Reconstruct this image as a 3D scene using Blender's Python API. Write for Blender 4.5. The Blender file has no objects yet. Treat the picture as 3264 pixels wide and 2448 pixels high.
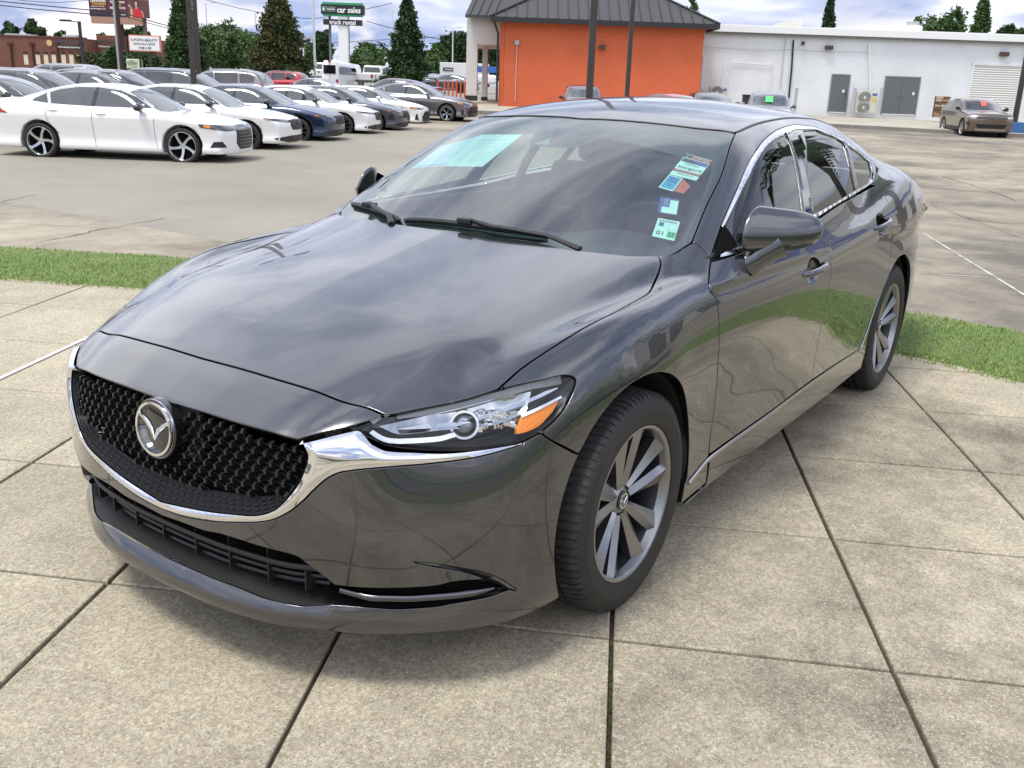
import bpy, bmesh, math, random
import numpy as np
from mathutils import Matrix, Vector
from mathutils.geometry import delaunay_2d_cdt
random.seed(7)
SC = bpy.context.scene
COL = SC.collection
PI = math.pi
R_ = math.radians
# ------------------------------------------------------------ camera
CAM = (2.3256, 2.0434, 1.4969); YAW, PITCH, ROLL = 3.7413, -0.3052, 0.0352
FPX = 3034.38; PW, PH = 3264.0, 2448.0
def cam_axes():
    cy, sy, cp, sp = math.cos(YAW), math.sin(YAW), math.cos(PITCH), math.sin(PITCH)
    f = np.array([cy*cp, sy*cp, sp]); r = np.array([sy, -cy, 0.0]); u = np.cross(r, f)
    c, s = math.cos(ROLL), math.sin(ROLL)
    return f, c*r+s*u, -s*r+c*u
CF, CR, CU = cam_axes(); CP = np.array(CAM)
cd = bpy.data.cameras.new('camera'); cam = bpy.data.objects.new('camera', cd); COL.objects.link(cam)
cam.matrix_world = Matrix(((CR[0], CU[0], -CF[0], CAM[0]), (CR[1], CU[1], -CF[1], CAM[1]), (CR[2], CU[2], -CF[2], CAM[2]), (0, 0, 0, 1)))
cd.sensor_fit = 'HORIZONTAL'; cd.sensor_width = 36.0; cd.lens = 36.0*FPX/PW; cd.clip_start = 0.05; cd.clip_end = 3000
SC.camera = cam
# ------------------------------------------------------------ light
SUN_AZ = R_(-12.0)      # compass bearing in the XY plane of the side the sun stands on
SUN_EL = R_(68.0)
w = bpy.data.worlds.new('World'); SC.world = w; w.use_nodes = True
nt = w.node_tree; N = nt.nodes; L = nt.links; N.clear()
def nd(t, **k):
    n = N.new(t)
    for a, b in k.items(): setattr(n, a, b)
    return n
out = nd('ShaderNodeOutputWorld'); bg = nd('ShaderNodeBackground'); bg.inputs['Strength'].default_value = 0.145
sky = nd('ShaderNodeTexSky', sky_type='NISHITA', sun_disc=False)
sky.sun_elevation = SUN_EL; sky.sun_rotation = PI/2-SUN_AZ; sky.altitude = 10; sky.air_density = 1.0; sky.dust_density = 1.5; sky.ozone_density = 1.6
tc = nd('ShaderNodeTexCoord'); sep = nd('ShaderNodeSeparateXYZ'); L.new(tc.outputs['Generated'], sep.inputs[0])
def M(op, a, b=None, c=None, clamp=False):
    n = nd('ShaderNodeMath', operation=op); n.use_clamp = clamp
    for i, v in enumerate((a, b, c)):
        if v is None: continue
        if isinstance(v, (int, float)): n.inputs[i].default_value = v
        else: L.new(v, n.inputs[i])
    return n.outputs[0]
zc_ = M('MAXIMUM', sep.outputs[2], 0.0)
den = M('ADD', zc_, 0.16)
cu = M('DIVIDE', sep.outputs[0], den); cv = M('DIVIDE', sep.outputs[1], den)
cmb = nd('ShaderNodeCombineXYZ'); L.new(cu, cmb.inputs[0]); L.new(cv, cmb.inputs[1])
def noise(scale, det, rough, dist, off):
    m = nd('ShaderNodeMapping'); m.inputs['Location'].default_value = off; L.new(cmb.outputs[0], m.inputs[0])
    n = nd('ShaderNodeTexNoise'); n.inputs['Scale'].default_value = scale; n.inputs['Detail'].default_value = det
    n.inputs['Roughness'].default_value = rough; n.inputs['Distortion'].default_value = dist
    L.new(m.outputs[0], n.inputs['Vector']); return n.outputs[0]
def ramp(x, pts):
    n = nd('ShaderNodeValToRGB'); L.new(x, n.inputs[0]); e = n.color_ramp.elements
    while len(e) < len(pts): e.new(0.5)
    for k, (p, c) in enumerate(pts): e[k].position = p; e[k].color = (*c, 1) if len(c) == 3 else c
    return n.outputs[0]
def mixc(f, a, b, t='MIX'):
    n = nd('ShaderNodeMix', data_type='RGBA', blend_type=t)
    if isinstance(f, (int, float)): n.inputs[0].default_value = f
    else: L.new(f, n.inputs[0])
    for i, v in ((6, a), (7, b)):
        if isinstance(v, tuple): n.inputs[i].default_value = (*v, 1)
        else: L.new(v, n.inputs[i])
    return n.outputs[2]
base = noise(0.55, 9, 0.55, 0.35, (3.1, 1.7, 0.3))
fine = noise(1.7, 10, 0.6, 0.2, (8.2, 4.4, 2.0))
cover = M('ADD', M('MULTIPLY', base, 0.7), M('MULTIPLY', fine, 0.3))
mask = ramp(cover, [(0.36, (0, 0, 0)), (0.50, (1, 1, 1))])
shade = ramp(M('ADD', M('MULTIPLY', base, 0.45), M('MULTIPLY', fine, 0.55)),
             [(0.34, (5.2, 5.7, 7.3)), (0.46, (7.2, 7.7, 9.2)), (0.56, (11.0, 11.3, 12.3)), (0.68, (14.0, 14.0, 14.4))])
skyb = mixc(1.0, sky.outputs[0], (1.0, 1.0, 1.05), 'MULTIPLY')
up = mixc(mask, skyb, shade)
# cloud deck seen edge-on low down: slate blue layers, then cumulus heads close to the horizon
def gnoise(scale, sc3, loc, det=8, rough=.55, dist=0.0):
    n = nd('ShaderNodeTexNoise'); mp = nd('ShaderNodeMapping'); mp.inputs['Scale'].default_value = sc3; mp.inputs['Location'].default_value = loc
    L.new(tc.outputs['Generated'], mp.inputs[0]); L.new(mp.outputs[0], n.inputs['Vector']); n.inputs['Scale'].default_value = scale; n.inputs['Detail'].default_value = det; n.inputs['Roughness'].default_value = rough; n.inputs['Distortion'].default_value = dist; return n.outputs[0]
layer = gnoise(3.2, (1, 1, 4.5), (2.0, 5.0, .4), 9, .55, .3)
lowc = ramp(layer, [(0.36, (2.1, 3.1, 5.6)), (0.46, (2.7, 3.3, 5.2)), (0.54, (4.3, 4.8, 6.4)), (0.62, (7.4, 7.6, 8.4)), (0.70, (9.0, 9.0, 9.3))])
hz = M('SUBTRACT', 1.0, M('MULTIPLY', M('SUBTRACT', zc_, 0.08), 3.8), clamp=True)
up = mixc(M('MULTIPLY', hz, 0.92), up, lowc)
low = gnoise(7.0, (1, 1, 2.6), (4.1, 0.6, 0), 10, .52)
band = M('SUBTRACT', 1.0, M('MULTIPLY', M('ABSOLUTE', M('SUBTRACT', sep.outputs[2], 0.03)), 16.0), clamp=True)
lm = M('MULTIPLY', ramp(low, [(0.47, (0, 0, 0)), (0.55, (1, 1, 1))]), band)
up = mixc(M('MULTIPLY', lm, .85), up, (9.2, 8.6, 8.0))
L.new(up, bg.inputs['Color']); L.new(bg.outputs[0], out.inputs[0])
sd = bpy.data.lights.new('sun', 'SUN'); sun = bpy.data.objects.new('sun', sd); COL.objects.link(sun)
sd.energy = 2.85; sd.angle = R_(15.0); sd.color = (1.0, 0.95, 0.87)
sdir = Vector((math.cos(SUN_AZ)*math.cos(SUN_EL), math.sin(SUN_AZ)*math.cos(SUN_EL), math.sin(SUN_EL)))
sun.rotation_euler = sdir.to_track_quat('Z', 'Y').to_euler(); sun.location = (0, 0, 30)
SC.view_settings.view_transform = 'Standard'; SC.view_settings.look = 'None'; SC.view_settings.gamma = 1; SC.view_settings.use_curve_mapping = False
SC.view_settings.exposure = 0.05
SC.cycles.max_bounces = 8; SC.cycles.transparent_max_bounces = 12; SC.cycles.caustics_reflective = False; SC.cycles.caustics_refractive = False

FH = np.array([CF[0], CF[1], 0.0]); FH /= np.linalg.norm(FH); RH = np.array([FH[1], -FH[0], 0.0])
def pray(x, y):
    d = CF*FPX + CR*(x-PW/2) - CU*(y-PH/2); return d/np.linalg.norm(d)
def at(x, y, depth):
    """world point seen at photo pixel (x, y), depth metres in front of the camera measured on the ground"""
    d = pray(x, y); return CP + d*depth/(d@FH)
def gnd(x, y, z=0.0):
    d = pray(x, y); return CP + d*(z-CP[2])/d[2]
# ------------------------------------------------------------ materials
MATS = {}
def mat(name, color=(0.5, 0.5, 0.5), rough=0.5, metal=0.0, coat=0.0, spec=0.5, noise=None, bump=None, emis=None, cvar=None, coatr=0.03, obj=False):
    """noise = (scale, amount) value variation; bump = (scale, strength); cvar = (color2, scale, lo, hi)"""
    if name in MATS: return MATS[name]
    m = bpy.data.materials.new(name); m.use_nodes = True; t = m.node_tree; b = t.nodes['Principled BSDF']
    b.inputs['Roughness'].default_value = rough; b.inputs['Metallic'].default_value = metal
    b.inputs['Coat Weight'].default_value = coat; b.inputs['Coat Roughness'].default_value = coatr
    b.inputs['Specular IOR Level'].default_value = spec; b.inputs['Base Color'].default_value = (*color, 1)
    tc = t.nodes.new('ShaderNodeTexCoord'); src = tc.outputs['Object']
    if not obj:
        g = t.nodes.new('ShaderNodeNewGeometry'); src = g.outputs['Position']
    last = None
    if cvar:
        n = t.nodes.new('ShaderNodeTexNoise'); n.inputs['Scale'].default_value = cvar[1]; n.inputs['Detail'].default_value = 6; t.links.new(src, n.inputs['Vector'])
        mr = t.nodes.new('ShaderNodeMapRange'); mr.inputs[1].default_value = cvar[2]; mr.inputs[2].default_value = cvar[3]; t.links.new(n.outputs[0], mr.inputs[0])
        mx = t.nodes.new('ShaderNodeMix'); mx.data_type = 'RGBA'; t.links.new(mr.outputs[0], mx.inputs[0])
        mx.inputs[6].default_value = (*color, 1); mx.inputs[7].default_value = (*cvar[0], 1); last = mx.outputs[2]; t.links.new(last, b.inputs['Base Color'])
    if noise:
        n = t.nodes.new('ShaderNodeTexNoise'); n.inputs['Scale'].default_value = noise[0]; n.inputs['Detail'].default_value = 8; n.inputs['Roughness'].default_value = 0.65; t.links.new(src, n.inputs['Vector'])
        mr = t.nodes.new('ShaderNodeMapRange'); mr.inputs[1].default_value = 0.25; mr.inputs[2].default_value = 0.75; mr.inputs[3].default_value = 1-noise[1]; mr.inputs[4].default_value = 1+noise[1]; t.links.new(n.outputs[0], mr.inputs[0])
        mx = t.nodes.new('ShaderNodeMix'); mx.data_type = 'RGBA'; mx.blend_type = 'MULTIPLY'; mx.inputs[0].default_value = 1
        if last is not None: t.links.new(last, mx.inputs[6])
        else: mx.inputs[6].default_value = (*color, 1)
        t.links.new(mr.outputs[0], mx.inputs[7]); t.links.new(mx.outputs[2], b.inputs['Base Color'])
    if bump:
        n = t.nodes.new('ShaderNodeTexNoise'); n.inputs['Scale'].default_value = bump[0]; n.inputs['Detail'].default_value = 5; t.links.new(src, n.inputs['Vector'])
        bp = t.nodes.new('ShaderNodeBump'); bp.inputs['Strength'].default_value = bump[1]; bp.inputs['Distance'].default_value = 0.01; t.links.new(n.outputs[0], bp.inputs['Height']); t.links.new(bp.outputs[0], b.inputs['Normal'])
    if emis: b.inputs['Emission Color'].default_value = (*emis[0], 1); b.inputs['Emission Strength'].default_value = emis[1]
    MATS[name] = m; return m
def glass(name, tint=(0.6, 0.7, 0.68), refl=1.0, ior=1.6):
    if name in MATS: return MATS[name]
    m = bpy.data.materials.new(name); m.use_nodes = True; t = m.node_tree; t.nodes.clear()
    o = t.nodes.new('ShaderNodeOutputMaterial'); tr = t.nodes.new('ShaderNodeBsdfTransparent'); tr.inputs[0].default_value = (*tint, 1)
    gl = t.nodes.new('ShaderNodeBsdfGlossy'); gl.inputs['Roughness'].default_value = 0.005; gl.inputs[0].default_value = (refl, refl, refl, 1)
    # same reflectance from either side of the sheet (Schlick)
    g = t.nodes.new('ShaderNodeNewGeometry'); vm = t.nodes.new('ShaderNodeVectorMath'); vm.operation = 'DOT_PRODUCT'; t.links.new(g.outputs['Normal'], vm.inputs[0]); t.links.new(g.outputs['Incoming'], vm.inputs[1])
    def mth(op, a_, b_):
        q = t.nodes.new('ShaderNodeMath'); q.operation = op
        for i_, v_ in enumerate((a_, b_)):
            if isinstance(v_, (int, float)): q.inputs[i_].default_value = v_
            elif v_ is not None: t.links.new(v_, q.inputs[i_])
        return q.outputs[0]
    f0 = ((ior-1)/(ior+1))**2; p5 = mth('POWER', mth('SUBTRACT', 1.0, mth('ABSOLUTE', vm.outputs['Value'], None)), 5.0)
    fr_ = mth('ADD', mth('MULTIPLY', p5, 1-f0), f0); mx = t.nodes.new('ShaderNodeMixShader')
    t.links.new(fr_, mx.inputs[0]); t.links.new(tr.outputs[0], mx.inputs[1]); t.links.new(gl.outputs[0], mx.inputs[2]); t.links.new(mx.outputs[0], o.inputs[0])
    MATS[name] = m; return m
# ------------------------------------------------------------ scene helpers
def tag(o, label=None, cat=None, group=None, kind=None):
    if label: o['label'] = label
    if cat: o['category'] = cat
    if group: o['group'] = group
    if kind: o['kind'] = kind
    return o
def link(name, me, m=None, parent=None, smooth=False):
    if m is not None and len(me.materials) == 0: me.materials.append(m)
    if smooth: me.polygons.foreach_set('use_smooth', [True]*len(me.polygons))
    o = bpy.data.objects.new(name, me); COL.objects.link(o)
    if parent: o.parent = parent
    return o
def empty(name, loc=(0, 0, 0), rz=0.0):
    o = bpy.data.objects.new(name, None); COL.objects.link(o); o.location = loc; o.rotation_euler = (0, 0, rz); o.empty_display_size = 0.2; return o
def copy_tree(o, parent=None):
    c = o.copy(); COL.objects.link(c)
    if parent: c.parent = parent
    for ch in o.children: copy_tree(ch, c)
    return c
class MB:
    """collects verts and faces, links them as one mesh"""
    def __init__(s): s.v = []; s.f = []
    def add(s, v, f):
        n = len(s.v); s.v += [tuple(map(float, p)) for p in v]; s.f += [tuple(i+n for i in q) for q in f]; return s
    def box(s, c, d, rz=0.0, M4=None):
        x, y, z = d[0]/2, d[1]/2, d[2]/2; co, si = math.cos(rz), math.sin(rz)
        P = [(i*x, j*y, k*z) for k in (-1, 1) for j in (-1, 1) for i in (-1, 1)]
        P = [(a*co-b*si+c[0], a*si+b*co+c[1], e+c[2]) for a, b, e in P]
        if M4: P = [tuple(M4 @ Vector(p)) for p in P]
        return s.add(P, [(0, 2, 3, 1), (4, 5, 7, 6), (0, 1, 5, 4), (2, 6, 7, 3), (0, 4, 6, 2), (1, 3, 7, 5)])
    def bar(s, a, b, r1, r2=None, n=8, cap=True):
        r2 = r1 if r2 is None else r2
        a = Vector(a); b = Vector(b); d = (b-a).normalized(); u = d.orthogonal().normalized(); w = d.cross(u)
        V = []
        for p, r in ((a, r1), (b, r2)):
            for k in range(n):
                t = 2*PI*k/n; V.append(p+(u*math.cos(t)+w*math.sin(t))*r)
        Fc = [(k, (k+1) % n, n+(k+1) % n, n+k) for k in range(n)]
        if cap: Fc += [tuple(range(n-1, -1, -1)), tuple(range(n, 2*n))]
        return s.add(V, Fc)
    def tube(s, pts, rad, n=6, sx=1.0, up=None, cap=True):
        """sweep an ellipse (rad along side, rad*sx along up) along pts"""
        pts = [Vector(p) for p in pts]; m = len(pts)
        rads = rad if isinstance(rad, (list, tuple)) else [rad]*m
        V = []; pu = None
        for i, p in enumerate(pts):
            d = (pts[min(i+1, m-1)]-pts[max(i-1, 0)]).normalized()
            if up is not None: u = (Vector(up)-d*d.dot(Vector(up))).normalized()
            else:
                u = d.orthogonal().normalized() if pu is None else (pu-d*d.dot(pu)).normalized()
            pu = u; w = d.cross(u)
            for k in range(n):
                t = 2*PI*k/n; V.append(p+w*math.cos(t)*rads[i]+u*math.sin(t)*rads[i]*sx)
        Fc = [(i*n+k, i*n+(k+1) % n, (i+1)*n+(k+1) % n, (i+1)*n+k) for i in range(m-1) for k in range(n)]
        if cap: Fc += [tuple(range(n-1, -1, -1)), tuple(range((m-1)*n, m*n))]
        return s.add(V, Fc)
    def lathe(s, prof, n=32, axis='Y', c=(0, 0, 0), closed=False):
        """prof: (radius, offset along axis)"""
        V = []
        for r, h in prof:
            for k in range(n):
                t = 2*PI*k/n; a, b = r*math.cos(t), r*math.sin(t)
                V.append({'Y': (a+c[0], h+c[1], b+c[2]), 'Z': (a+c[0], b+c[1], h+c[2]), 'X': (h+c[0], a+c[1], b+c[2])}[axis])
        m = len(prof); Fc = [(i*n+k, i*n+(k+1) % n, (i+1)*n+(k+1) % n, (i+1)*n+k) for i in range(m-1) for k in range(n)]
        if not closed:
            if prof[0][0] > 1e-6: Fc.append(tuple(range(n-1, -1, -1)))
            if prof[-1][0] > 1e-6: Fc.append(tuple(range((m-1)*n, m*n)))
        return s.add(V, Fc)
    def prism(s, poly, a0, a1, plane='XZ'):
        """extrude a 2D outline from a0 to a1 on the third axis"""
        n = len(poly); mk = {'XZ': lambda p, a: (p[0], a, p[1]), 'YZ': lambda p, a: (a, p[0], p[1]), 'XY': lambda p, a: (p[0], p[1], a)}[plane]
        V = [mk(p, a0) for p in poly]+[mk(p, a1) for p in poly]
        return s.add(V, [tuple(range(n)), tuple(range(2*n-1, n-1, -1))]+[(k, n+k, n+(k+1) % n, (k+1) % n) for k in range(n)])
    def build(s, name, m=None, parent=None, smooth=False, fix=True, bevel=0.0, angle=40):
        me = bpy.data.meshes.new(name); me.from_pydata(s.v, [], s.f)
        if fix or bevel:
            b = bmesh.new(); b.from_mesh(me); bmesh.ops.remove_doubles(b, verts=b.verts, dist=1e-5)
            if bevel:
                es = [e for e in b.edges if len(e.link_faces) == 2 and e.calc_face_angle(0) > R_(30)]
                bmesh.ops.bevel(b, geom=es, offset=bevel, segments=2, profile=0.5, affect='EDGES')
            bmesh.ops.recalc_face_normals(b, faces=b.faces); b.to_mesh(me); b.free()
        o = link(name, me, m, parent, smooth)
        if smooth:
            me.set_sharp_from_angle(angle=R_(angle))
        return o
# ---------- smooth tables ----------
def pchip(xk, yk, x):
    xk=np.asarray(xk,float); yk=np.asarray(yk,float)   # yk (n,m)
    h=np.diff(xk); d=np.diff(yk,axis=0)/h[:,None]
    m=np.zeros_like(yk); m[0]=d[0]; m[-1]=d[-1]
    w1=(2*h[1:]+h[:-1])[:,None]; w2=(h[1:]+2*h[:-1])[:,None]
    a,b=d[:-1],d[1:]; ok=(a*b)>0
    aa=np.where(ok,a,1); bb=np.where(ok,b,1)
    m[1:-1]=np.where(ok,(w1+w2)/(w1/aa+w2/bb),0)
    i=np.clip(np.searchsorted(xk,x)-1,0,len(xk)-2); t=((x-xk[i])/h[i])[:,None]; hh=h[i][:,None]
    te=np.clip(t,0,1)
    r=((1+2*te)*(1-te)**2)*yk[i]+te*(1-te)**2*hh*m[i]+te**2*(3-2*te)*yk[i+1]+te**2*(te-1)*hh*m[i+1]
    r=r+np.where(t<0,t*hh*m[i],0)+np.where(t>1,(t-1)*hh*m[i+1],0)
    return r
def blur(a, s):
    n=int(3*s)+1; k=np.exp(-.5*(np.arange(-n,n+1)/s)**2); k/=k.sum()
    for ax in (0,1):
        a=np.moveaxis(a,ax,0); lo=2*a[:1]-a[1:n+1][::-1]; hi=2*a[-1:]-a[-n-1:-1][::-1]
        e=np.concatenate([lo,a,hi]); a=sum(k[j]*e[j:j+a.shape[0]] for j in range(2*n+1)); a=np.moveaxis(a,0,ax)
    return a
class Tab:
    def __init__(s, xk, yk, T, step=.01, sm=2.0):
        xk=np.asarray(xk,float); yk=np.asarray(yk,float); T=np.asarray(T,float)
        if xk[0]>xk[-1]: xk=xk[::-1]; T=T[::-1]
        s.x0=xk[0]; s.y0=yk[0]; s.h=step
        gx=np.arange(xk[0],xk[-1]+step*.5,step); gy=np.arange(yk[0],yk[-1]+step*.5,step)
        A=pchip(xk,T,gx); A=pchip(yk,A.T.copy(),gy).T
        s.A=blur(A,sm)
        gxx,gyy=np.gradient(s.A,step); s.N=1/np.sqrt(1+gxx**2+gyy**2)
        s.n=s.A.shape
    def __call__(s,x,y,norm=False):
        u=np.clip((x-s.x0)/s.h,1,s.n[0]-2.001); v=np.clip((y-s.y0)/s.h,1,s.n[1]-2.001)
        ex=(x-s.x0)/s.h-u; ey=(y-s.y0)/s.h-v
        i=u.astype(int); j=v.astype(int); a=u-i; b=v-j
        i=np.minimum(i,s.n[0]-3); j=np.minimum(j,s.n[1]-3)
        def w(t): return [(1-t)**3/6,(3*t**3-6*t*t+4)/6,(-3*t**3+3*t*t+3*t+1)/6,t**3/6]
        wa,wb=w(a),w(b); r=0
        for p in range(4):
            for q in range(4): r=r+wa[p]*wb[q]*s.A[i+p-1,j+q-1]
        r=r+ex*(s.A[i+1,j]-s.A[i,j])+ey*(s.A[i,j+1]-s.A[i,j])
        if norm: return r, s.N[i,j]
        return r
def smax(a,b,k):
    h=np.clip(.5+.5*(a-b)/k,0,1); return b+(a-b)*h+k*h*(1-h)
def smin(a,b,k): return -smax(-a,-b,k)
def sstep(a,b,x):
    t=np.clip((x-a)/(b-a),0,1); return t*t*(3-2*t)
# ---------- hero body ----------
def hood_table():
    xs=[1.05,.95,.88,.80,.70,.6,.5,.4,.2,0,-.2,-.42,-.6]
    zc=[.60,.682,.728,.775,.808,.838,.863,.886,.926,.963,1.0,1.04,1.06]
    yc=[.42,.44,.455,.475,.50,.53,.555,.58,.62,.66,.70,.74,.76]
    z1=[.56,.645,.690,.735,.770,.803,.832,.857,.888,.912,.940,.972,.99]
    ys=[.58,.59,.60,.62,.66,.71,.765,.80,.81,.81,.805,.80,.80]
    z3=[.60,.66,.70,.735,.755,.775,.80,.842,.884,.901,.915,.935,.95]
    ygrid=np.arange(0,1.11,.01); T=[]
    for a,b,c,d,e,f3 in zip(xs,zc,yc,z1,ys,z3):
        ym=(c+e)/2; zm=(d+f3)/2-(.017 if a<.55 else .004)
        yk=e+.04
        kx=[0,.15,c*.55,c*.85,c,ym,e,yk,yk+.06,yk+.12,1.3]
        top=f3+(.008 if -.3<a<.45 else .0)
        q=(b-d)
        kz=[b,b-q*.05,b-q*.22,b-q*.58,d,zm,f3,top,top-.03,top-.09,top-.35]
        T.append(pchip(kx,np.array(kz)[:,None],ygrid)[:,0])
    return Tab(xs,ygrid,np.array(T),.01,1.25)
def side_table():
    z=[.10,.18,.25,.35,.5,.62,.72,.80,.86,.92,.98,1.05,1.12,1.3]
    R={ .75:[.88,.89,.89,.89,.89,.885,.875,.86,.84,.8,.75,.7,.6,.4],
        .45:[.89,.895,.895,.895,.892,.888,.88,.868,.855,.825,.78,.73,.6,.4],
        .30:[.895,.90,.90,.90,.90,.90,.897,.885,.868,.84,.79,.73,.65,.4],
        .15:[.90,.905,.905,.908,.91,.913,.91,.898,.88,.848,.80,.74,.65,.4],
        0:[.90,.905,.908,.91,.915,.918,.915,.903,.883,.852,.81,.75,.67,.4],
        -.15:[.90,.90,.90,.905,.91,.915,.915,.905,.886,.86,.825,.77,.70,.45],
        -.35:[.885,.895,.897,.895,.893,.90,.906,.902,.888,.873,.86,.825,.76,.5],
        -.6:[.87,.885,.89,.886,.884,.893,.905,.905,.897,.885,.868,.84,.80,.6],
        -1.0:[.87,.885,.89,.884,.885,.898,.911,.915,.909,.895,.872,.845,.81,.65],
        -1.4:[.87,.885,.89,.884,.888,.903,.914,.919,.916,.902,.874,.845,.81,.65],
        -1.8:[.87,.885,.89,.886,.893,.908,.917,.921,.919,.907,.878,.848,.81,.65],
        -2.2:[.87,.888,.893,.894,.902,.914,.919,.920,.919,.911,.884,.853,.815,.65],
        -2.5:[.88,.893,.90,.905,.914,.921,.920,.917,.914,.909,.886,.855,.815,.66],
        -2.83:[.89,.90,.905,.912,.920,.924,.919,.911,.906,.900,.880,.850,.81,.66],
        -3.1:[.885,.895,.90,.906,.913,.915,.908,.900,.894,.888,.868,.835,.79,.64],
        -3.4:[.85,.865,.87,.875,.877,.873,.865,.855,.848,.838,.820,.78,.73,.58],
        -3.7:[.76,.79,.80,.81,.81,.808,.80,.795,.785,.775,.755,.71,.65,.5],
        -3.85:[.6,.68,.70,.72,.72,.725,.73,.73,.72,.70,.67,.62,.55,.4],
        -3.95:[.2,.35,.4,.42,.42,.43,.45,.45,.45,.42,.4,.3,.2,.1]}
    xs=sorted(R); return Tab(xs,z,[R[k] for k in xs],.01,3.0)
def nose_table():
    y=[0,.15,.3,.4,.456,.52,.588,.67,.74,.80,.85,.88,.91,.95,1.1]
    R={.05:[.90,.895,.88,.85,.82,.78,.74,.67,.59,.5,.41,.32,.18,0,-1],
       .14:[.935,.930,.917,.89,.86,.825,.785,.72,.645,.56,.465,.375,.24,.05,-1],
       .175:[.962,.957,.938,.91,.882,.850,.812,.748,.68,.605,.515,.42,.28,.08,-1],
       .215:[.974,.969,.949,.920,.892,.862,.824,.761,.694,.623,.537,.452,.32,.12,-1],
       .26:[.938,.934,.915,.888,.862,.835,.800,.742,.678,.610,.53,.45,.32,.12,-1],
       .32:[.948,.945,.93,.912,.890,.86,.826,.765,.695,.615,.525,.44,.30,.1,-1],
       .45:[.955,.952,.940,.922,.905,.878,.845,.78,.705,.62,.52,.43,.30,.1,-1],
       .60:[.948,.946,.938,.922,.905,.872,.830,.755,.675,.585,.475,.385,.26,.1,-1],
       .68:[.942,.940,.930,.912,.895,.858,.812,.728,.640,.54,.425,.335,.21,0,-1],
       .74:[.95,.95,.94,.92,.895,.83,.755,.665,.575,.475,.365,.275,.15,-.05,-1],
       .80:[.95,.95,.94,.91,.86,.76,.66,.57,.49,.39,.285,.2,.05,-.1,-1],
       .90:[.95,.95,.93,.87,.78,.62,.50,.40,.33,.23,.12,.02,-.1,-.3,-1],
       1.1:[.95,.95,.9,.8,.6,.40,.20,.10,.0,-.1,-.2,-.3,-.4,-.6,-1.4]}
    zs=sorted(R); return Tab(zs,y,[R[k] for k in zs],.005,1.4)
HT,ST,NT=hood_table(),side_table(),nose_table()
def belt_table():
    xs=[-4.1,-3.9,-3.8,-3.6,-3.3,-2.9,-2.5,-2.1,-1.6,-1.1,-.7,-.45]
    zc=[.96,1.04,1.085,1.115,1.135,1.14,1.11,1.07,1.035,1.015,1.0,.995]
    ys=[0,.3,.6,.75,.82,.87,.95,1.1]; dz=[0,-.003,-.015,-.03,-.045,-.07,-.14,-.3]
    return Tab(xs[::1],ys,[[a+b for b in dz] for a in zc],.01,2.5)
BT=belt_table()
def wx0(z): return np.interp(z,[.8,.95,1.0,1.1,1.2,1.3,1.374,1.45,1.6],[.13,-.155,-.26,-.465,-.675,-.895,-1.08,-1.32,-1.9])
def roof_prof(x): return P1(RK,x)
class P1:
    def __init__(s,xk,yk,step=.01,sm=3):
        xk=np.asarray(xk,float);yk=np.asarray(yk,float)
        if xk[0]>xk[-1]: xk=xk[::-1];yk=yk[::-1]
        s.g=np.arange(xk[0],xk[-1],step); v=pchip(xk,yk[:,None],s.g)[:,0]
        n=int(3*sm)+1;k=np.exp(-.5*(np.arange(-n,n+1)/sm)**2);k/=k.sum()
        e=np.concatenate([2*v[0]-v[1:n+1][::-1],v,2*v[-1]-v[-n-1:-1][::-1]]); s.v=np.convolve(e,k,'valid')
    def __call__(s,x): return np.interp(x,s.g,s.v)
ROOF=P1([-.6,-.9,-1.1,-1.3,-1.5,-1.8,-2.1,-2.4,-2.7,-3.0,-3.3,-3.6,-3.9],[1.20,1.325,1.383,1.424,1.450,1.464,1.456,1.425,1.360,1.275,1.19,1.10,1.0])
YG=P1([.6,.8,.95,1.0,1.1,1.2,1.3,1.36,1.42,1.5,1.7],[1.0,.925,.872,.850,.803,.752,.697,.660,.622,.57,.42])
WX=P1([.6,.8,.95,1.0,1.1,1.2,1.3,1.374,1.45,1.6],[.45,.13,-.155,-.26,-.465,-.675,-.895,-1.08,-1.30,-1.75])
def F_low(P):
    x,y,z=P[:,0],np.abs(P[:,1]),P[:,2]
    h,n=HT(x,y,True); a=(z-h)*n
    hb,nb=BT(x,y,True); ab=(z-hb)*nb
    w=sstep(-.42,-.62,x); a=a*(1-w)+ab*w
    s,n=ST(x,z,True); b=(y-s)*n
    q,n=NT(z,y,True); c=(x-q)*n
    k=.05+.0*x
    f=smax(a,b,.055)
    kc=.02+.05*sstep(.42,.7,y)
    f=smax(f,c,kc)
    f=smax(f,(-3.92+.10*(y/.8)**2+.10*np.clip(.62-z,0,1)-x),.09)
    f=smax(f,.163-z,.014)
    return f
def F_top(P):
    x,y,z=P[:,0],np.abs(P[:,1]),P[:,2]
    w=x-(WX(z)-.44*y*y); w=w*.42
    r=(z-(ROOF(x)-.155*y*y))*.96
    tap=.05*sstep(-1.9,-3.2,x)
    s=(y-(YG(z)-tap+.012*np.clip(1-((x+1.7)/1.3)**2,-1,1)))*.88
    b=(-3.35+(1.12-z)*-0.0-x)
    f=smax(r,w,.02); f=smax(f,s,.10); f=np.maximum(f,.90-z)
    return f
def F(P):
    x=P[:,0]; k=.012+.09*sstep(-2.25,-2.9,x)
    return smin(F_low(P),F_top(P),k)
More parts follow.
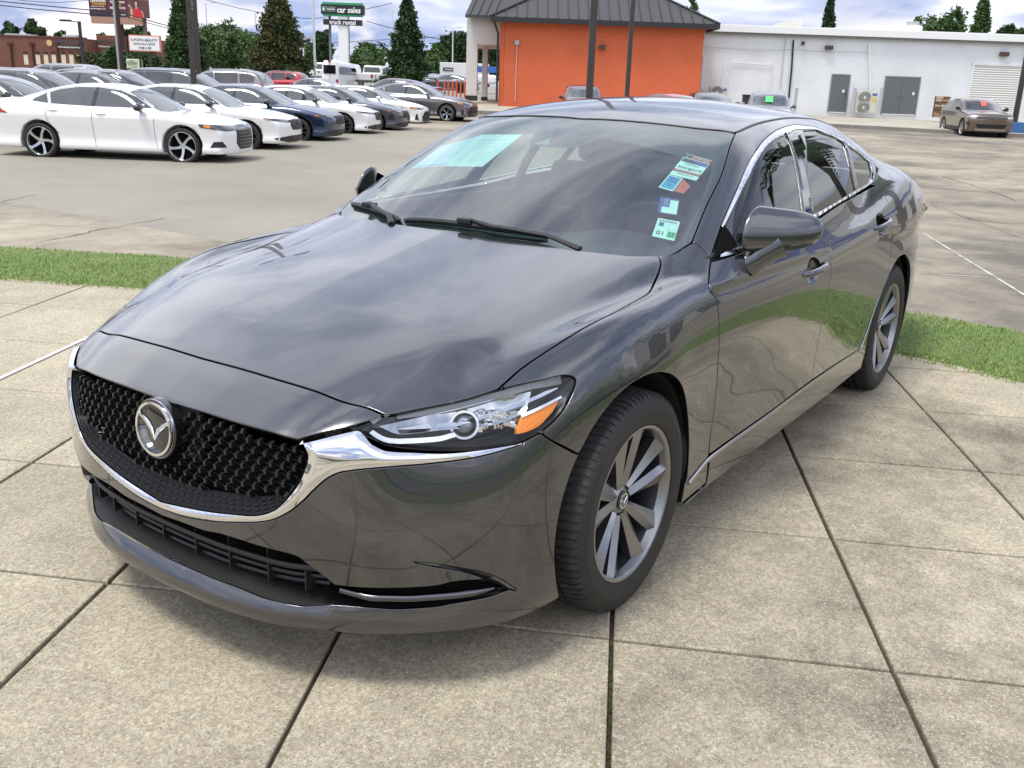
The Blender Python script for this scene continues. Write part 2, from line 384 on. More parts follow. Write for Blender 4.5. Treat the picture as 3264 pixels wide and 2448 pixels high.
def root(fn,P0,D,L=1.2,steps=120):
    """first crossing from outside (f>0) along D; returns points, ok"""
    P0=np.atleast_2d(P0).astype(float); D=np.broadcast_to(D,P0.shape)
    n=len(P0); t0=np.zeros(n); f0=fn(P0); lo=np.zeros(n); hi=np.full(n,np.nan); ok=np.zeros(n,bool)
    dt=L/steps; t=np.zeros(n); fp=f0
    for s in range(steps):
        tn=t+dt; idx=np.where(~ok)[0]
        if len(idx)==0: break
        fv=fn(P0[idx]+D[idx]*tn[idx,None]); hit=(fv<=0)
        h=idx[hit]; ok[h]=True; lo[h]=t[h]; hi[h]=tn[h]; t[idx]=tn[idx]
    idx=np.where(ok)[0]
    a=lo[idx]; b=hi[idx]
    fa=fn(P0[idx]+D[idx]*a[:,None]); fb=fn(P0[idx]+D[idx]*b[:,None])
    for _ in range(14):
        m=.5*(a+b) if _%3==2 else a+(b-a)*np.clip(fa/(fa-fb+1e-12),.02,.98)
        fm=fn(P0[idx]+D[idx]*m[:,None]); pos=fm>0
        a=np.where(pos,m,a); fa=np.where(pos,fm,fa); b=np.where(pos,b,m); fb=np.where(pos,fb,fm)
    T=np.full(n,np.nan); T[idx]=.5*(a+b)
    return P0+D*T[:,None], ok
def grad(fn,P,e=.004):
    g=np.stack([fn(P+e*np.eye(3)[i])-fn(P-e*np.eye(3)[i]) for i in range(3)],1)
    return g/np.linalg.norm(g,axis=1)[:,None]
# feature curves of the sedan in car coordinates (metres)
CV = {
'hood_rear': [(-0.437,0.706,0.988), (-0.363,0.640,0.989), (-0.328,0.576,0.993), (-0.288,0.474,0.997), (-0.263,0.315,1.003), (-0.246,0.094,1.007), (-0.247,0.000,1.003)],
'hood_side': [(-0.437,0.706,0.988), (-0.398,0.735,0.967), (-0.305,0.762,0.927), (-0.189,0.793,0.913), (-0.076,0.800,0.905), (0.063,0.805,0.895), (0.169,0.797,0.880), (0.264,0.785,0.857), (0.347,0.771,0.833), (0.408,0.760,0.812), (0.448,0.754,0.794), (0.493,0.748,0.774)],
'hood_hl': [(0.493,0.748,0.774), (0.557,0.713,0.761), (0.650,0.652,0.747), (0.695,0.620,0.740), (0.718,0.604,0.736), (0.733,0.593,0.736)],
'hood_front': [(0.733,0.593,0.736), (0.757,0.490,0.750), (0.776,0.350,0.763), (0.789,0.180,0.773), (0.795,0.000,0.776)],
'beak_hl': [(0.733,0.593,0.736), (0.768,0.574,0.726), (0.805,0.551,0.715), (0.849,0.506,0.701), (0.887,0.456,0.682)],
'beak_lip': [(0.887,0.456,0.682), (0.902,0.396,0.688), (0.917,0.289,0.693), (0.928,0.122,0.695), (0.931,0.000,0.694)],
'ch_in': [(0.884,0.469,0.680), (0.884,0.486,0.650), (0.894,0.479,0.607), (0.910,0.441,0.540), (0.923,0.397,0.496), (0.933,0.349,0.474), (0.943,0.272,0.459), (0.950,0.187,0.444), (0.953,0.087,0.429), (0.954,0.000,0.417)],
'ch_out': [(0.954,0.000,0.398), (0.953,0.057,0.399), (0.950,0.185,0.418), (0.940,0.297,0.444), (0.925,0.386,0.470), (0.911,0.440,0.502), (0.895,0.480,0.541), (0.883,0.504,0.571), (0.862,0.537,0.606), (0.845,0.562,0.619), (0.793,0.626,0.629), (0.710,0.703,0.633), (0.613,0.773,0.638), (0.537,0.813,0.646), (0.492,0.830,0.651)],
'wing_up': [(0.494,0.829,0.653), (0.574,0.791,0.653), (0.644,0.748,0.653), (0.733,0.673,0.662), (0.773,0.634,0.668), (0.793,0.607,0.683), (0.799,0.566,0.711), (0.823,0.543,0.705), (0.884,0.468,0.679)],
'mesh_low': [(0.885,0.485,0.650), (0.902,0.463,0.589), (0.914,0.429,0.538), (0.932,0.352,0.515), (0.945,0.248,0.499), (0.952,0.131,0.483), (0.954,0.035,0.479), (0.953,0.000,0.478)],
'hl': [(0.731,0.596,0.734), (0.649,0.652,0.747), (0.502,0.750,0.768), (0.394,0.806,0.786), (0.308,0.844,0.786), (0.294,0.854,0.774), (0.309,0.858,0.750), (0.386,0.854,0.689), (0.442,0.844,0.666), (0.491,0.830,0.655), (0.554,0.801,0.656), (0.642,0.746,0.662), (0.730,0.671,0.674), (0.769,0.630,0.686), (0.784,0.598,0.702), (0.800,0.557,0.715)],
'hl_amber': [(0.350,0.851,0.735), (0.458,0.819,0.721), (0.474,0.815,0.715), (0.500,0.820,0.674), (0.483,0.828,0.674), (0.439,0.841,0.679), (0.381,0.850,0.708)],
'proj': [(0.602,0.745,0.711)],
'drl': [(0.769,0.589,0.718), (0.760,0.622,0.702), (0.740,0.649,0.694), (0.677,0.705,0.692), (0.633,0.733,0.698)],
'in_up': [(0.952,0.000,0.376), (0.951,0.096,0.381), (0.949,0.163,0.383), (0.944,0.237,0.392), (0.939,0.291,0.393), (0.931,0.343,0.392), (0.917,0.410,0.391), (0.902,0.453,0.386), (0.889,0.478,0.366), (0.873,0.503,0.343), (0.859,0.523,0.322), (0.852,0.530,0.312)],
'in_low': [(0.943,0.000,0.250), (0.943,0.081,0.250), (0.930,0.248,0.249), (0.914,0.356,0.242), (0.894,0.417,0.240), (0.881,0.444,0.239), (0.864,0.474,0.243), (0.843,0.512,0.250)],
'fog_low': [(0.767,0.643,0.249), (0.690,0.730,0.253), (0.670,0.749,0.257), (0.621,0.792,0.262), (0.585,0.818,0.265), (0.567,0.829,0.269)],
'fog_up': [(0.852,0.531,0.312), (0.699,0.735,0.314), (0.678,0.754,0.317), (0.606,0.805,0.307), (0.590,0.815,0.301)],
'fog_tip': [(0.590,0.815,0.301), (0.566,0.829,0.289), (0.543,0.841,0.271)],
'strip_edge': [(0.963,0.000,0.222), (0.958,0.100,0.233), (0.936,0.338,0.223), (0.899,0.441,0.210), (0.879,0.481,0.210), (0.809,0.606,0.220), (0.697,0.735,0.224), (0.677,0.755,0.218), (0.608,0.809,0.224), (0.545,0.843,0.233), (0.508,0.856,0.239)],
'cres_up': [(0.753,0.694,0.389), (0.714,0.729,0.379), (0.664,0.768,0.360), (0.607,0.805,0.335), (0.577,0.823,0.315), (0.544,0.840,0.286), (0.519,0.851,0.260)],
'cres_low': [(0.519,0.851,0.260), (0.543,0.841,0.271), (0.566,0.829,0.290), (0.596,0.811,0.308), (0.645,0.781,0.338), (0.697,0.742,0.362), (0.730,0.715,0.377)],
'bf_seam': [(0.436,0.845,0.665), (0.414,0.855,0.646), (0.318,0.881,0.583), (0.253,0.891,0.575)],
'fend_top': [(-0.437,0.706,0.988), (-0.490,0.740,0.995), (-0.544,0.755,1.015), (-0.565,0.761,1.022)],
'fend_apil': [(-0.565,0.761,1.022), (-0.576,0.778,1.018), (-0.574,0.796,1.007), (-0.569,0.816,0.990), (-0.562,0.828,0.977)],
'door_f': [(-0.558,0.833,0.971), (-0.517,0.849,0.942), (-0.469,0.877,0.901), (-0.497,0.891,0.863), (-0.507,0.903,0.792), (-0.531,0.903,0.696), (-0.585,0.887,0.544), (-0.589,0.884,0.470), (-0.582,0.885,0.419), (-0.561,0.888,0.323)],
'door_m': [(-1.605,0.875,0.970), (-1.612,0.881,0.956), (-1.618,0.898,0.920), (-1.594,0.913,0.876), (-1.617,0.918,0.761), (-1.623,0.912,0.679), (-1.642,0.904,0.606), (-1.659,0.894,0.527), (-1.665,0.888,0.453)],
'door_r': [(-2.551,0.807,1.084), (-2.576,0.850,1.041), (-2.576,0.878,0.996), (-2.554,0.904,0.930), (-2.553,0.915,0.869), (-2.599,0.917,0.778), (-2.584,0.920,0.724), (-2.536,0.921,0.656)],
'arch_r': [(-2.844,0.917,0.735), (-2.712,0.920,0.717), (-2.599,0.921,0.680), (-2.490,0.920,0.601), (-2.463,0.915,0.528), (-2.390,0.908,0.464)],
'strip': [(-0.414,0.894,0.290), (-0.687,0.888,0.290), (-0.983,0.887,0.298), (-1.322,0.886,0.309), (-1.727,0.887,0.321), (-2.038,0.890,0.321), (-2.242,0.895,0.340), (-2.322,0.899,0.372)],
'mirrorb': [(-0.701,0.875,0.951), (-0.706,0.889,0.918), (-0.802,0.891,0.887), (-0.863,0.893,0.912), (-0.982,0.887,0.930)],
'handle_f': [(-1.289,0.916,0.838), (-1.543,0.917,0.852)],
'cup_f': [(-1.382,0.905,0.889), (-1.462,0.913,0.866), (-1.476,0.919,0.792), (-1.399,0.918,0.780), (-1.307,0.917,0.812), (-1.301,0.915,0.848)],
'handle_r': [(-2.272,0.909,0.915), (-2.521,0.900,0.944)],
'cup_r': [(-2.403,0.888,0.971), (-2.449,0.914,0.880), (-2.381,0.915,0.869), (-2.294,0.913,0.896), (-2.300,0.903,0.936)],
'head': [(-1.213,0.602,1.348), (-1.157,0.464,1.359), (-1.124,0.299,1.370), (-1.086,0.000,1.372)],
'glass_side': [(-1.220,0.605,1.348), (-1.118,0.633,1.311), (-0.922,0.689,1.211), (-0.750,0.719,1.124), (-0.572,0.757,1.027)],
'chrome_out': [(-0.557,0.833,0.971), (-0.724,0.789,1.069), (-0.907,0.754,1.160), (-1.154,0.708,1.271), (-1.366,0.672,1.328), (-1.566,0.649,1.359), (-1.770,0.639,1.372), (-1.972,0.646,1.364), (-2.177,0.670,1.333), (-2.396,0.688,1.291), (-2.553,0.714,1.235), (-2.721,0.730,1.183), (-2.772,0.747,1.145), (-2.648,0.774,1.107), (-2.504,0.793,1.090), (-1.922,0.835,1.057), (-1.542,0.851,1.024)],
'chrome_in': [(-0.720,0.800,1.058), (-0.854,0.778,1.122), (-1.022,0.749,1.198), (-1.174,0.722,1.259), (-1.310,0.698,1.299), (-1.448,0.681,1.325), (-1.612,0.672,1.340), (-1.744,0.660,1.355), (-1.824,0.659,1.355), (-1.983,0.661,1.351), (-2.102,0.672,1.336), (-2.223,0.685,1.313), (-2.344,0.701,1.281), (-2.533,0.717,1.232), (-2.673,0.733,1.185), (-2.661,0.747,1.159), (-2.529,0.787,1.099), (-2.198,0.813,1.086), (-1.618,0.842,1.044)],
'fw': [(-0.680,0.851,0.989), (-0.831,0.790,1.103), (-1.013,0.753,1.191), (-1.179,0.720,1.262), (-1.318,0.695,1.302), (-1.456,0.677,1.329), (-1.596,0.672,1.339), (-1.556,0.727,1.268), (-1.492,0.784,1.161), (-1.418,0.836,1.054)],
'rw': [(-1.810,0.665,1.350), (-1.987,0.663,1.349), (-2.087,0.676,1.332), (-2.220,0.686,1.312), (-2.314,0.699,1.286), (-2.254,0.759,1.187), (-2.200,0.813,1.086), (-1.619,0.842,1.044), (-1.537,0.843,1.041), (-1.634,0.768,1.192)],
'qw': [(-2.366,0.699,1.280), (-2.535,0.717,1.232), (-2.672,0.733,1.186), (-2.636,0.755,1.146), (-2.543,0.786,1.098), (-2.269,0.807,1.091)],
'mt': [(-0.558,0.833,0.971), (-0.774,0.795,1.080), (-0.680,0.851,0.989)],
'clear_top': [(-0.885,-0.634,1.216), (-0.967,-0.589,1.264), (-0.967,-0.461,1.290), (-0.955,-0.355,1.301), (-0.937,-0.181,1.311), (-0.940,-0.134,1.315), (-0.869,-0.101,1.286), (-0.836,-0.071,1.273), (-0.835,0.017,1.273), (-0.841,0.082,1.275), (-0.870,0.139,1.285), (-0.909,0.160,1.301), (-0.940,0.194,1.311), (-0.943,0.324,1.300), (-0.938,0.469,1.276), (-0.941,0.564,1.258), (-0.945,0.637,1.242)],
'clear_right': [(-0.928,0.645,1.232), (-0.814,0.676,1.170), (-0.697,0.704,1.107), (-0.609,0.718,1.059), (-0.536,0.719,1.024), (-0.485,0.685,1.009)],
'clear_bot': [(-0.485,0.685,1.009), (-0.441,0.614,1.008), (-0.374,0.461,1.010), (-0.336,0.346,1.012), (-0.303,0.168,1.015), (-0.300,0.025,1.019), (-0.330,-0.232,1.022), (-0.416,-0.487,1.025), (-0.465,-0.605,1.022)],
'clear_left': [(-0.465,-0.605,1.022), (-0.520,-0.629,1.042), (-0.680,-0.625,1.121), (-0.885,-0.634,1.216)],
'st_att': [(-0.969,0.526,1.278), (-0.977,0.626,1.259), (-0.842,0.631,1.196), (-0.826,0.533,1.212)],
'st_blue': [(-0.824,0.534,1.211), (-0.830,0.585,1.202), (-0.748,0.589,1.162), (-0.743,0.535,1.172)],
'st_orange': [(-0.827,0.587,1.200), (-0.804,0.628,1.179), (-0.756,0.626,1.157), (-0.750,0.592,1.163)],
'st_card': [(-0.701,0.567,1.145), (-0.721,0.630,1.139), (-0.647,0.659,1.095), (-0.625,0.598,1.101)],
'st_la': [(-0.602,0.613,1.086), (-0.625,0.683,1.078), (-0.537,0.709,1.027), (-0.514,0.638,1.037)],
'paper1': [(-0.958,-0.404,1.296), (-0.937,-0.181,1.311), (-0.680,-0.187,1.195), (-0.705,-0.404,1.180)],
'paper2': [(-0.907,-0.577,1.239), (-0.956,-0.408,1.294), (-0.703,-0.385,1.182), (-0.740,-0.599,1.156)],
'wip_d_blade': [(-0.297,-0.245,1.006), (-0.298,-0.080,1.017), (-0.298,0.041,1.018), (-0.307,0.165,1.017), (-0.336,0.346,1.012)],
'wip_d_arm': [(-0.310,0.050,1.024), (-0.297,0.151,1.013), (-0.306,0.236,1.011), (-0.324,0.361,1.003), (-0.352,0.488,0.994)],
'wip_p_blade': [(-0.478,-0.682,1.007), (-0.413,-0.538,1.013), (-0.365,-0.431,1.011), (-0.294,-0.259,1.003)],
'wip_p_arm': [(-0.413,-0.511,1.019), (-0.351,-0.410,1.008), (-0.310,-0.322,1.002), (-0.290,-0.263,1.000)],
'cam': [(-0.910,-0.030,1.306), (-0.853,0.001,1.281), (-0.850,-0.072,1.279)],
'tail': [(-3.097,0.842,1.046), (-3.019,0.860,1.021), (-3.037,0.875,0.986), (-3.075,0.884,0.956)],
'mirror': [(-0.835,0.843,1.028), (-0.788,0.871,0.966), (-1.424,0.902,0.906), (-1.609,0.883,0.951)],
}
# ------------------------------------------------------------ panels cut from the body surface
def pip(P, poly):
    x, y = P[:, 0], P[:, 1]; c = np.zeros(len(P), bool); n = len(poly); j = n-1
    for i in range(n):
        xi, yi = poly[i]; xj, yj = poly[j]
        if abs(yj-yi) > 1e-12:
            c ^= ((yi > y) != (yj > y)) & (x < (xj-xi)*(y-yi)/(yj-yi)+xi)
        j = i
    return c
def dist_poly(P, poly):
    d = np.full(len(P), 1e9)
    for i in range(len(poly)):
        a = poly[i]; b = poly[(i+1) % len(poly)]; ab = b-a; L2 = (ab@ab)+1e-15
        t = np.clip(((P-a)@ab)/L2, 0, 1); q = P-(a+t[:, None]*ab); d = np.minimum(d, np.hypot(q[:, 0], q[:, 1]))
    return d
S2 = math.sqrt(0.5)
class Chart:
    def __init__(s, kind, c=(0.15, 0.0), k=0.8): s.kind = kind; s.c = c; s.k = k
    def to(s, P):
        P = np.atleast_2d(np.asarray(P, float))
        if s.kind == 'top': return P[:, [0, 1]]
        if s.kind == 'side': return P[:, [0, 2]]
        if s.kind == 'front': return P[:, [1, 2]]
        if s.kind == 'diag': return np.stack([P[:, 0], (P[:, 2]-P[:, 1])*S2], 1)
        if s.kind == 'cyl': return np.stack([np.arctan2(P[:, 1]-s.c[1], P[:, 0]-s.c[0])*s.k, P[:, 2]], 1)
        if s.kind == 'rcyl': return np.stack([np.arctan2(P[:, 1]-s.c[1], -(P[:, 0]-s.c[0]))*s.k, P[:, 2]], 1)
    def ray(s, Q):
        n = len(Q); o = np.zeros(n)
        if s.kind == 'top': return np.stack([Q[:, 0], Q[:, 1], o+1.7], 1), np.array([[0, 0, -1.]]), 1.7
        if s.kind == 'side': return np.stack([Q[:, 0], o+1.15, Q[:, 1]], 1), np.array([[0, -1., 0]]), 1.1
        if s.kind == 'front': return np.stack([o+1.15, Q[:, 0], Q[:, 1]], 1), np.array([[-1., 0, 0]]), 1.2
        if s.kind == 'diag':
            B = np.stack([Q[:, 0], -Q[:, 1]*S2, Q[:, 1]*S2], 1); D = np.array([0, S2, S2]); return B+D*(2.1), -D[None], 2.1
        t = Q[:, 0]/s.k; sg = 1 if s.kind == 'cyl' else -1
        D = np.stack([sg*np.cos(t), np.sin(t), o], 1); B = np.stack([o+s.c[0], o+s.c[1], Q[:, 1]], 1)
        return B+D*1.25, -D, 1.2
TOP, SIDE, FRONT, DIAG, CYL, RCYL = Chart('top'), Chart('side'), Chart('front'), Chart('diag'), Chart('cyl'), Chart('rcyl', (-3.1, 0.0))
def drop(chart, Q, fn):
    P0, D, Ln = chart.ray(np.atleast_2d(np.asarray(Q, float))); P, ok = root(fn, P0, D, Ln, int(Ln/.012)); return P, ok
def smooth_curve(P, res):
    P = np.asarray(P, float); k = np.concatenate([[True], np.hypot(*(P[1:]-P[:-1]).T) > 1e-5]); P = P[k]
    if len(P) < 2: return P
    d = np.hypot(*(P[1:]-P[:-1]).T); s = np.concatenate([[0], np.cumsum(d)]); n = max(1, int(math.ceil(s[-1]/res)))
    t = np.linspace(0, s[-1], n+1)
    if len(P) == 2: return P[0]+(P[1]-P[0])*(t/s[-1])[:, None]
    return pchip(s, P, t)
def outline(chart, segs, res):
    """segs: list of 3D curves; corners stay where curves meet"""
    o = []
    for sgm in segs:
        c = smooth_curve(chart.to(sgm), res)
        if len(o) and np.hypot(*(c[0]-o[-1])) < 0.004: c = c[1:]
        o += list(c)
    o = np.array(o)
    if np.hypot(*(o[0]-o[-1])) < 0.004: o = o[:-1]
    return o
def inset(poly, g):
    n = len(poly); a = np.roll(poly, 1, 0); b = np.roll(poly, -1, 0)
    area = 0.5*np.sum(poly[:, 0]*b[:, 1]-b[:, 0]*poly[:, 1]); sg = 1 if area > 0 else -1
    def nr(p, q):
        d = q-p; l = np.hypot(*d.T)[:, None]+1e-12; return np.stack([-d[:, 1], d[:, 0]], 1)/l*sg
    n1, n2 = nr(a, poly), nr(poly, b); m = n1+n2; l2 = (m*m).sum(1)[:, None]
    m = np.where(l2 > .25, m/np.maximum(l2, .25)*2, n2)
    return poly+m*g
def panel(name, chart, segs, m, parent, holes=(), res=0.02, bres=None, fn=None, off=0.0, gap=0.0015, bev=0.002, hem=0.012, puff=None, mirror=False, hemdir=None, poly=None, disp=None):
    """a skin piece lying on the surface fn, bounded by curves, with a folded edge; returns object"""
    fn = fn or F; bres = bres or res
    o = poly if poly is not None else outline(chart, segs, bres)
    o = inset(o, gap+bev); hs = [inset(outline(chart, h, bres), -(gap+bev)) for h in holes]
    lo, hi = o.min(0), o.max(0)
    gx, gy = np.meshgrid(np.arange(lo[0]+res/2, hi[0], res), np.arange(lo[1]+res/2, hi[1], res))
    gx = gx+np.where(np.arange(gx.shape[0])[:, None] % 2 == 0, 0, res/2)
    G = np.stack([gx.ravel(), gy.ravel()], 1); k = pip(G, o)
    for h in hs: k &= ~pip(G, h)
    G = G[k]; dd = dist_poly(G, o)
    for h in hs: dd = np.minimum(dd, dist_poly(G, h))
    G = G[dd > .55*bres]
    V = [tuple(p) for p in o]; E = [(i, (i+1) % len(o)) for i in range(len(o))]
    for h in hs:
        b = len(V); V += [tuple(p) for p in h]; E += [(b+i, b+(i+1) % len(h)) for i in range(len(h))]
    V += [tuple(p) for p in G]
    r = delaunay_2d_cdt([Vector(p) for p in V], E, [], 0, 1e-6)
    Q = np.array([tuple(p) for p in r[0]]); T = np.array([t for t in r[2]])
    cen = Q[T].mean(1); k = pip(cen, o)
    for h in hs: k &= ~pip(cen, h)
    T = T[k]
    P, ok = drop(chart, Q, fn)
    T = T[ok[T].all(1)]
    used = np.unique(T); rm = -np.ones(len(Q), int); rm[used] = np.arange(len(used)); Q = Q[used]; P = P[used]; T = rm[T]
    # orientation outward
    nr = grad(fn, P)
    fnorm = np.cross(P[T[:, 1]]-P[T[:, 0]], P[T[:, 2]]-P[T[:, 0]]); fl = (fnorm*nr[T[:, 0]]).sum(1) < 0; T[fl] = T[fl][:, ::-1]
    if off or puff or disp is not None:
        a = np.full(len(P), off)
        if puff:
            db = dist_poly(Q, o)
            for h in hs: db = np.minimum(db, dist_poly(Q, h))
            u = np.clip(db/puff[1], 0, 1); a = a+puff[0]*(np.sqrt(np.clip(1-(1-u)**2, 0, 1)) if len(puff) < 3 else u*u*(3-2*u))
        if disp is not None: a = a+disp(P, Q)
        P = P+nr*a[:, None]
    cn = bool(puff) or disp is not None
    if cn:
        acc = np.zeros_like(P); fn_ = np.cross(P[T[:, 1]]-P[T[:, 0]], P[T[:, 2]]-P[T[:, 0]])
        for c in range(3): np.add.at(acc, T[:, c], fn_)
        nr = acc/(np.linalg.norm(acc, axis=1)[:, None]+1e-12)
        ed = np.concatenate([T[:, [0, 1]], T[:, [1, 2]], T[:, [2, 0]]])
        for _ in range(3):
            sm = nr*2.0
            np.add.at(sm, ed[:, 0], nr[ed[:, 1]]); np.add.at(sm, ed[:, 1], nr[ed[:, 0]]); nr = sm/(np.linalg.norm(sm, axis=1)[:, None]+1e-12)
    # boundary loops
    es = {}
    for t in T:
        for a, b in ((t[0], t[1]), (t[1], t[2]), (t[2], t[0])): es[(int(a), int(b))] = 1
    bd = [(a, b) for (a, b) in es if (b, a) not in es]
    tout = np.zeros_like(P)
    for a, b in bd:
        d = P[b]-P[a]; d = d/(np.linalg.norm(d)+1e-12); c = np.cross(d, nr[a]); tout[a] += c; tout[b] += c
    l = np.linalg.norm(tout, axis=1); bi = np.where(l > 1e-9)[0]; tout[bi] /= l[bi][:, None]
    verts = [P]; norms = [nr]; faces = [tuple(map(int, t)) for t in T]
    if hem > 0:
        n0 = len(P); ix = {int(v): i for i, v in enumerate(bi)}; nb = len(bi); Pb, nb_, tb = P[bi], nr[bi], tout[bi]
        hd = -nb_ if hemdir is None else np.broadcast_to(np.array(hemdir, float), Pb.shape)
        r1 = Pb+bev*(.7*tb-.3*nb_); r2 = Pb+bev*tb-bev*nb_; r3 = r2+hd*hem
        verts += [r1, r2, r3]; s1 = .7*nb_+.7*tb; norms += [s1/np.linalg.norm(s1, axis=1)[:, None], tb, tb]
        for a, b in bd:
            i, j = ix[a], ix[b]; A = [a, n0+i, n0+nb+i, n0+2*nb+i]; B = [b, n0+j, n0+nb+j, n0+2*nb+j]
            for q in range(3): faces.append((B[q], A[q], A[q+1], B[q+1]))
    VV = np.concatenate(verts); NN = np.concatenate(norms)
    def mk(flip):
        me = bpy.data.meshes.new(name); v = VV.copy(); n = NN.copy(); f = faces
        if flip: v[:, 1] *= -1; n[:, 1] *= -1; f = [q[::-1] for q in faces]
        me.from_pydata([tuple(p) for p in v.tolist()], [], f); me.polygons.foreach_set('use_smooth', [True]*len(me.polygons))
        me.normals_split_custom_set_from_vertices([tuple(p) for p in n.tolist()])
        return link(name, me, m, parent)
    A = mk(False)
    if mirror: return A, mk(True)
    return A
def c3(*names):
    o = []
    for n in names:
        rev = n[0] == '-'; c = np.array(CV[n.strip('-')]);
        o.append(c[::-1] if rev else c)
    return o
def mir(c): c = np.array(c, float).copy(); c[:, 1] *= -1; return c
def half(segs):
    """closed outline from the y>=0 half given from centre line to centre line"""
    return list(segs)+[mir(s)[::-1] for s in reversed(segs)]

def split_loose(o):
    """give every separate piece of a mesh its own object"""
    me = o.data; n = len(me.vertices); par = list(range(n))
    def fd(a):
        while par[a] != a: par[a] = par[par[a]]; a = par[a]
        return a
    for e in me.edges: a, b = fd(e.vertices[0]), fd(e.vertices[1]); par[a] = b
    g = {}
    for p in me.polygons: g.setdefault(fd(p.vertices[0]), []).append(p)
    if len(g) < 2: return
    for ps in g.values():
        ix = {}; V = []; Fc = []
        for p in ps:
            for v in p.vertices:
                if v not in ix: ix[v] = len(V); V.append(tuple(me.vertices[v].co))
            Fc.append([ix[v] for v in p.vertices])
        m2 = bpy.data.meshes.new(o.name.split('.')[0]); m2.from_pydata(V, [], Fc); link(o.name.split('.')[0], m2, me.materials[0], o.parent, True)
    bpy.data.objects.remove(o)
# ------------------------------------------------------------ hero sedan
def paint_mat(name, col, metal=0.9, rough=0.3, flake=0.12):
    if name in MATS: return MATS[name]
    m = bpy.data.materials.new(name); m.use_nodes = True; t = m.node_tree; b = t.nodes['Principled BSDF']
    b.inputs['Metallic'].default_value = metal; b.inputs['Roughness'].default_value = rough
    b.inputs['Coat Weight'].default_value = 1.0; b.inputs['Coat Roughness'].default_value = 0.012; b.inputs['Coat IOR'].default_value = 1.7
    g = t.nodes.new('ShaderNodeNewGeometry'); n = t.nodes.new('ShaderNodeTexNoise'); n.inputs['Scale'].default_value = 420; n.inputs['Detail'].default_value = 2
    t.links.new(g.outputs['Position'], n.inputs['Vector']); mr = t.nodes.new('ShaderNodeMapRange'); mr.inputs[1].default_value = .3; mr.inputs[2].default_value = .7
    mr.inputs[3].default_value = 1-flake; mr.inputs[4].default_value = 1+flake; t.links.new(n.outputs[0], mr.inputs[0])
    mx = t.nodes.new('ShaderNodeMix'); mx.data_type = 'RGBA'; mx.blend_type = 'MULTIPLY'; mx.inputs[0].default_value = 1; mx.inputs[6].default_value = (*col, 1)
    t.links.new(mr.outputs[0], mx.inputs[7]); t.links.new(mx.outputs[2], b.inputs['Base Color'])
    MATS[name] = m; return m
PAINT = paint_mat('grey_metallic_paint', (0.080, 0.082, 0.091), 0.92, 0.24)
CHROME = mat('chrome', (0.82, 0.82, 0.84), 0.04, 1.0)
SATIN = mat('satin_chrome', (0.55, 0.55, 0.57), 0.18, 1.0)
BLK = mat('black_plastic', (0.012, 0.012, 0.013), 0.45, bump=(300, .15))
BLKG = mat('gloss_black', (0.006, 0.006, 0.007), 0.06, coat=1.0)
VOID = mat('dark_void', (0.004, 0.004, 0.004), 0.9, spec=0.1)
RUB = mat('tyre_rubber', (0.016, 0.0145, 0.014), 0.62, noise=(40, .25), bump=(140, .12))
RUBD = mat('tyre_tread', (0.018, 0.018, 0.019), 0.75, cvar=((0.05, 0.047, 0.042), 35, .45, .8))
ALLOY = mat('alloy', (0.28, 0.282, 0.292), 0.30, 0.95, coat=0.6, coatr=.08)
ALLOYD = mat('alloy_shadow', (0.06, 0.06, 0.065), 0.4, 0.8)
WGLASS = glass('windshield_glass', (0.70, 0.86, 0.82), 0.97, ior=2.5)
SGLASS = glass('side_glass', (0.52, 0.58, 0.55), 1.0, ior=1.7)
LENS = glass('lamp_lens', (0.95, 0.97, 0.98), 1.0, ior=1.45)
FRIT = mat('frit', (0.035, 0.034, 0.038), 0.5)
AMBER = mat('amber', (0.95, 0.27, 0.015), 0.45, bump=(220, .4))
REDL = mat('red_lens', (0.35, 0.01, 0.01), 0.12, coat=1)
TRIMD = mat('interior_dark', (0.035, 0.037, 0.038), 0.75, noise=(60, .15))
TRIMM = mat('interior_seat', (0.06, 0.062, 0.062), 0.8, noise=(60, .15))
def resamp(P, n):
    P = np.asarray(P, float); d = np.concatenate([[0], np.cumsum(np.linalg.norm(P[1:]-P[:-1], axis=1))]); t = np.linspace(0, d[-1], n)
    return np.stack([np.interp(t, d, P[:, i]) for i in range(3)], 1)
car = empty('sedan'); tag(car, 'dark grey metallic four-door sedan parked on the exposed-aggregate slabs in front', 'car')
def T3(pts, fn=None): return drop(TOP, pts, fn or F_top)[0]
def Sd(pts, fn=None): return drop(SIDE, pts, fn or F_low)[0]
def arc(cx, cz, r, a0, a1, n=14): return Sd([(cx+r*math.cos(R_(a0+(a1-a0)*i/n)), cz+r*math.sin(R_(a0+(a1-a0)*i/n))) for i in range(n+1)])
# shared outlines
ditch = T3([(-1.24, .604), (-1.4, .601), (-1.8, .594), (-2.2, .586), (-2.44, .578)])
ditch_in = ditch
f_arch = arc(0.0, .335, .392, -8, 37)      # placeholder, trimmed below
# hood
P_ = panel('hood', TOP, half([c3('-hood_rear')[0], *c3('hood_side'), *c3('hood_hl'), *c3('hood_front')]), PAINT, car, res=.022, bres=.014, gap=.0022, bev=.0025, hem=.016)
# upper bumper section between hood and grille
panel('grille_header', TOP, half([c3('-hood_front')[0], *c3('beak_hl'), *c3('beak_lip')]), PAINT, car, res=.016, bres=.012, gap=.0022, bev=.003, hem=.035, hemdir=(-.8, 0, -.55))
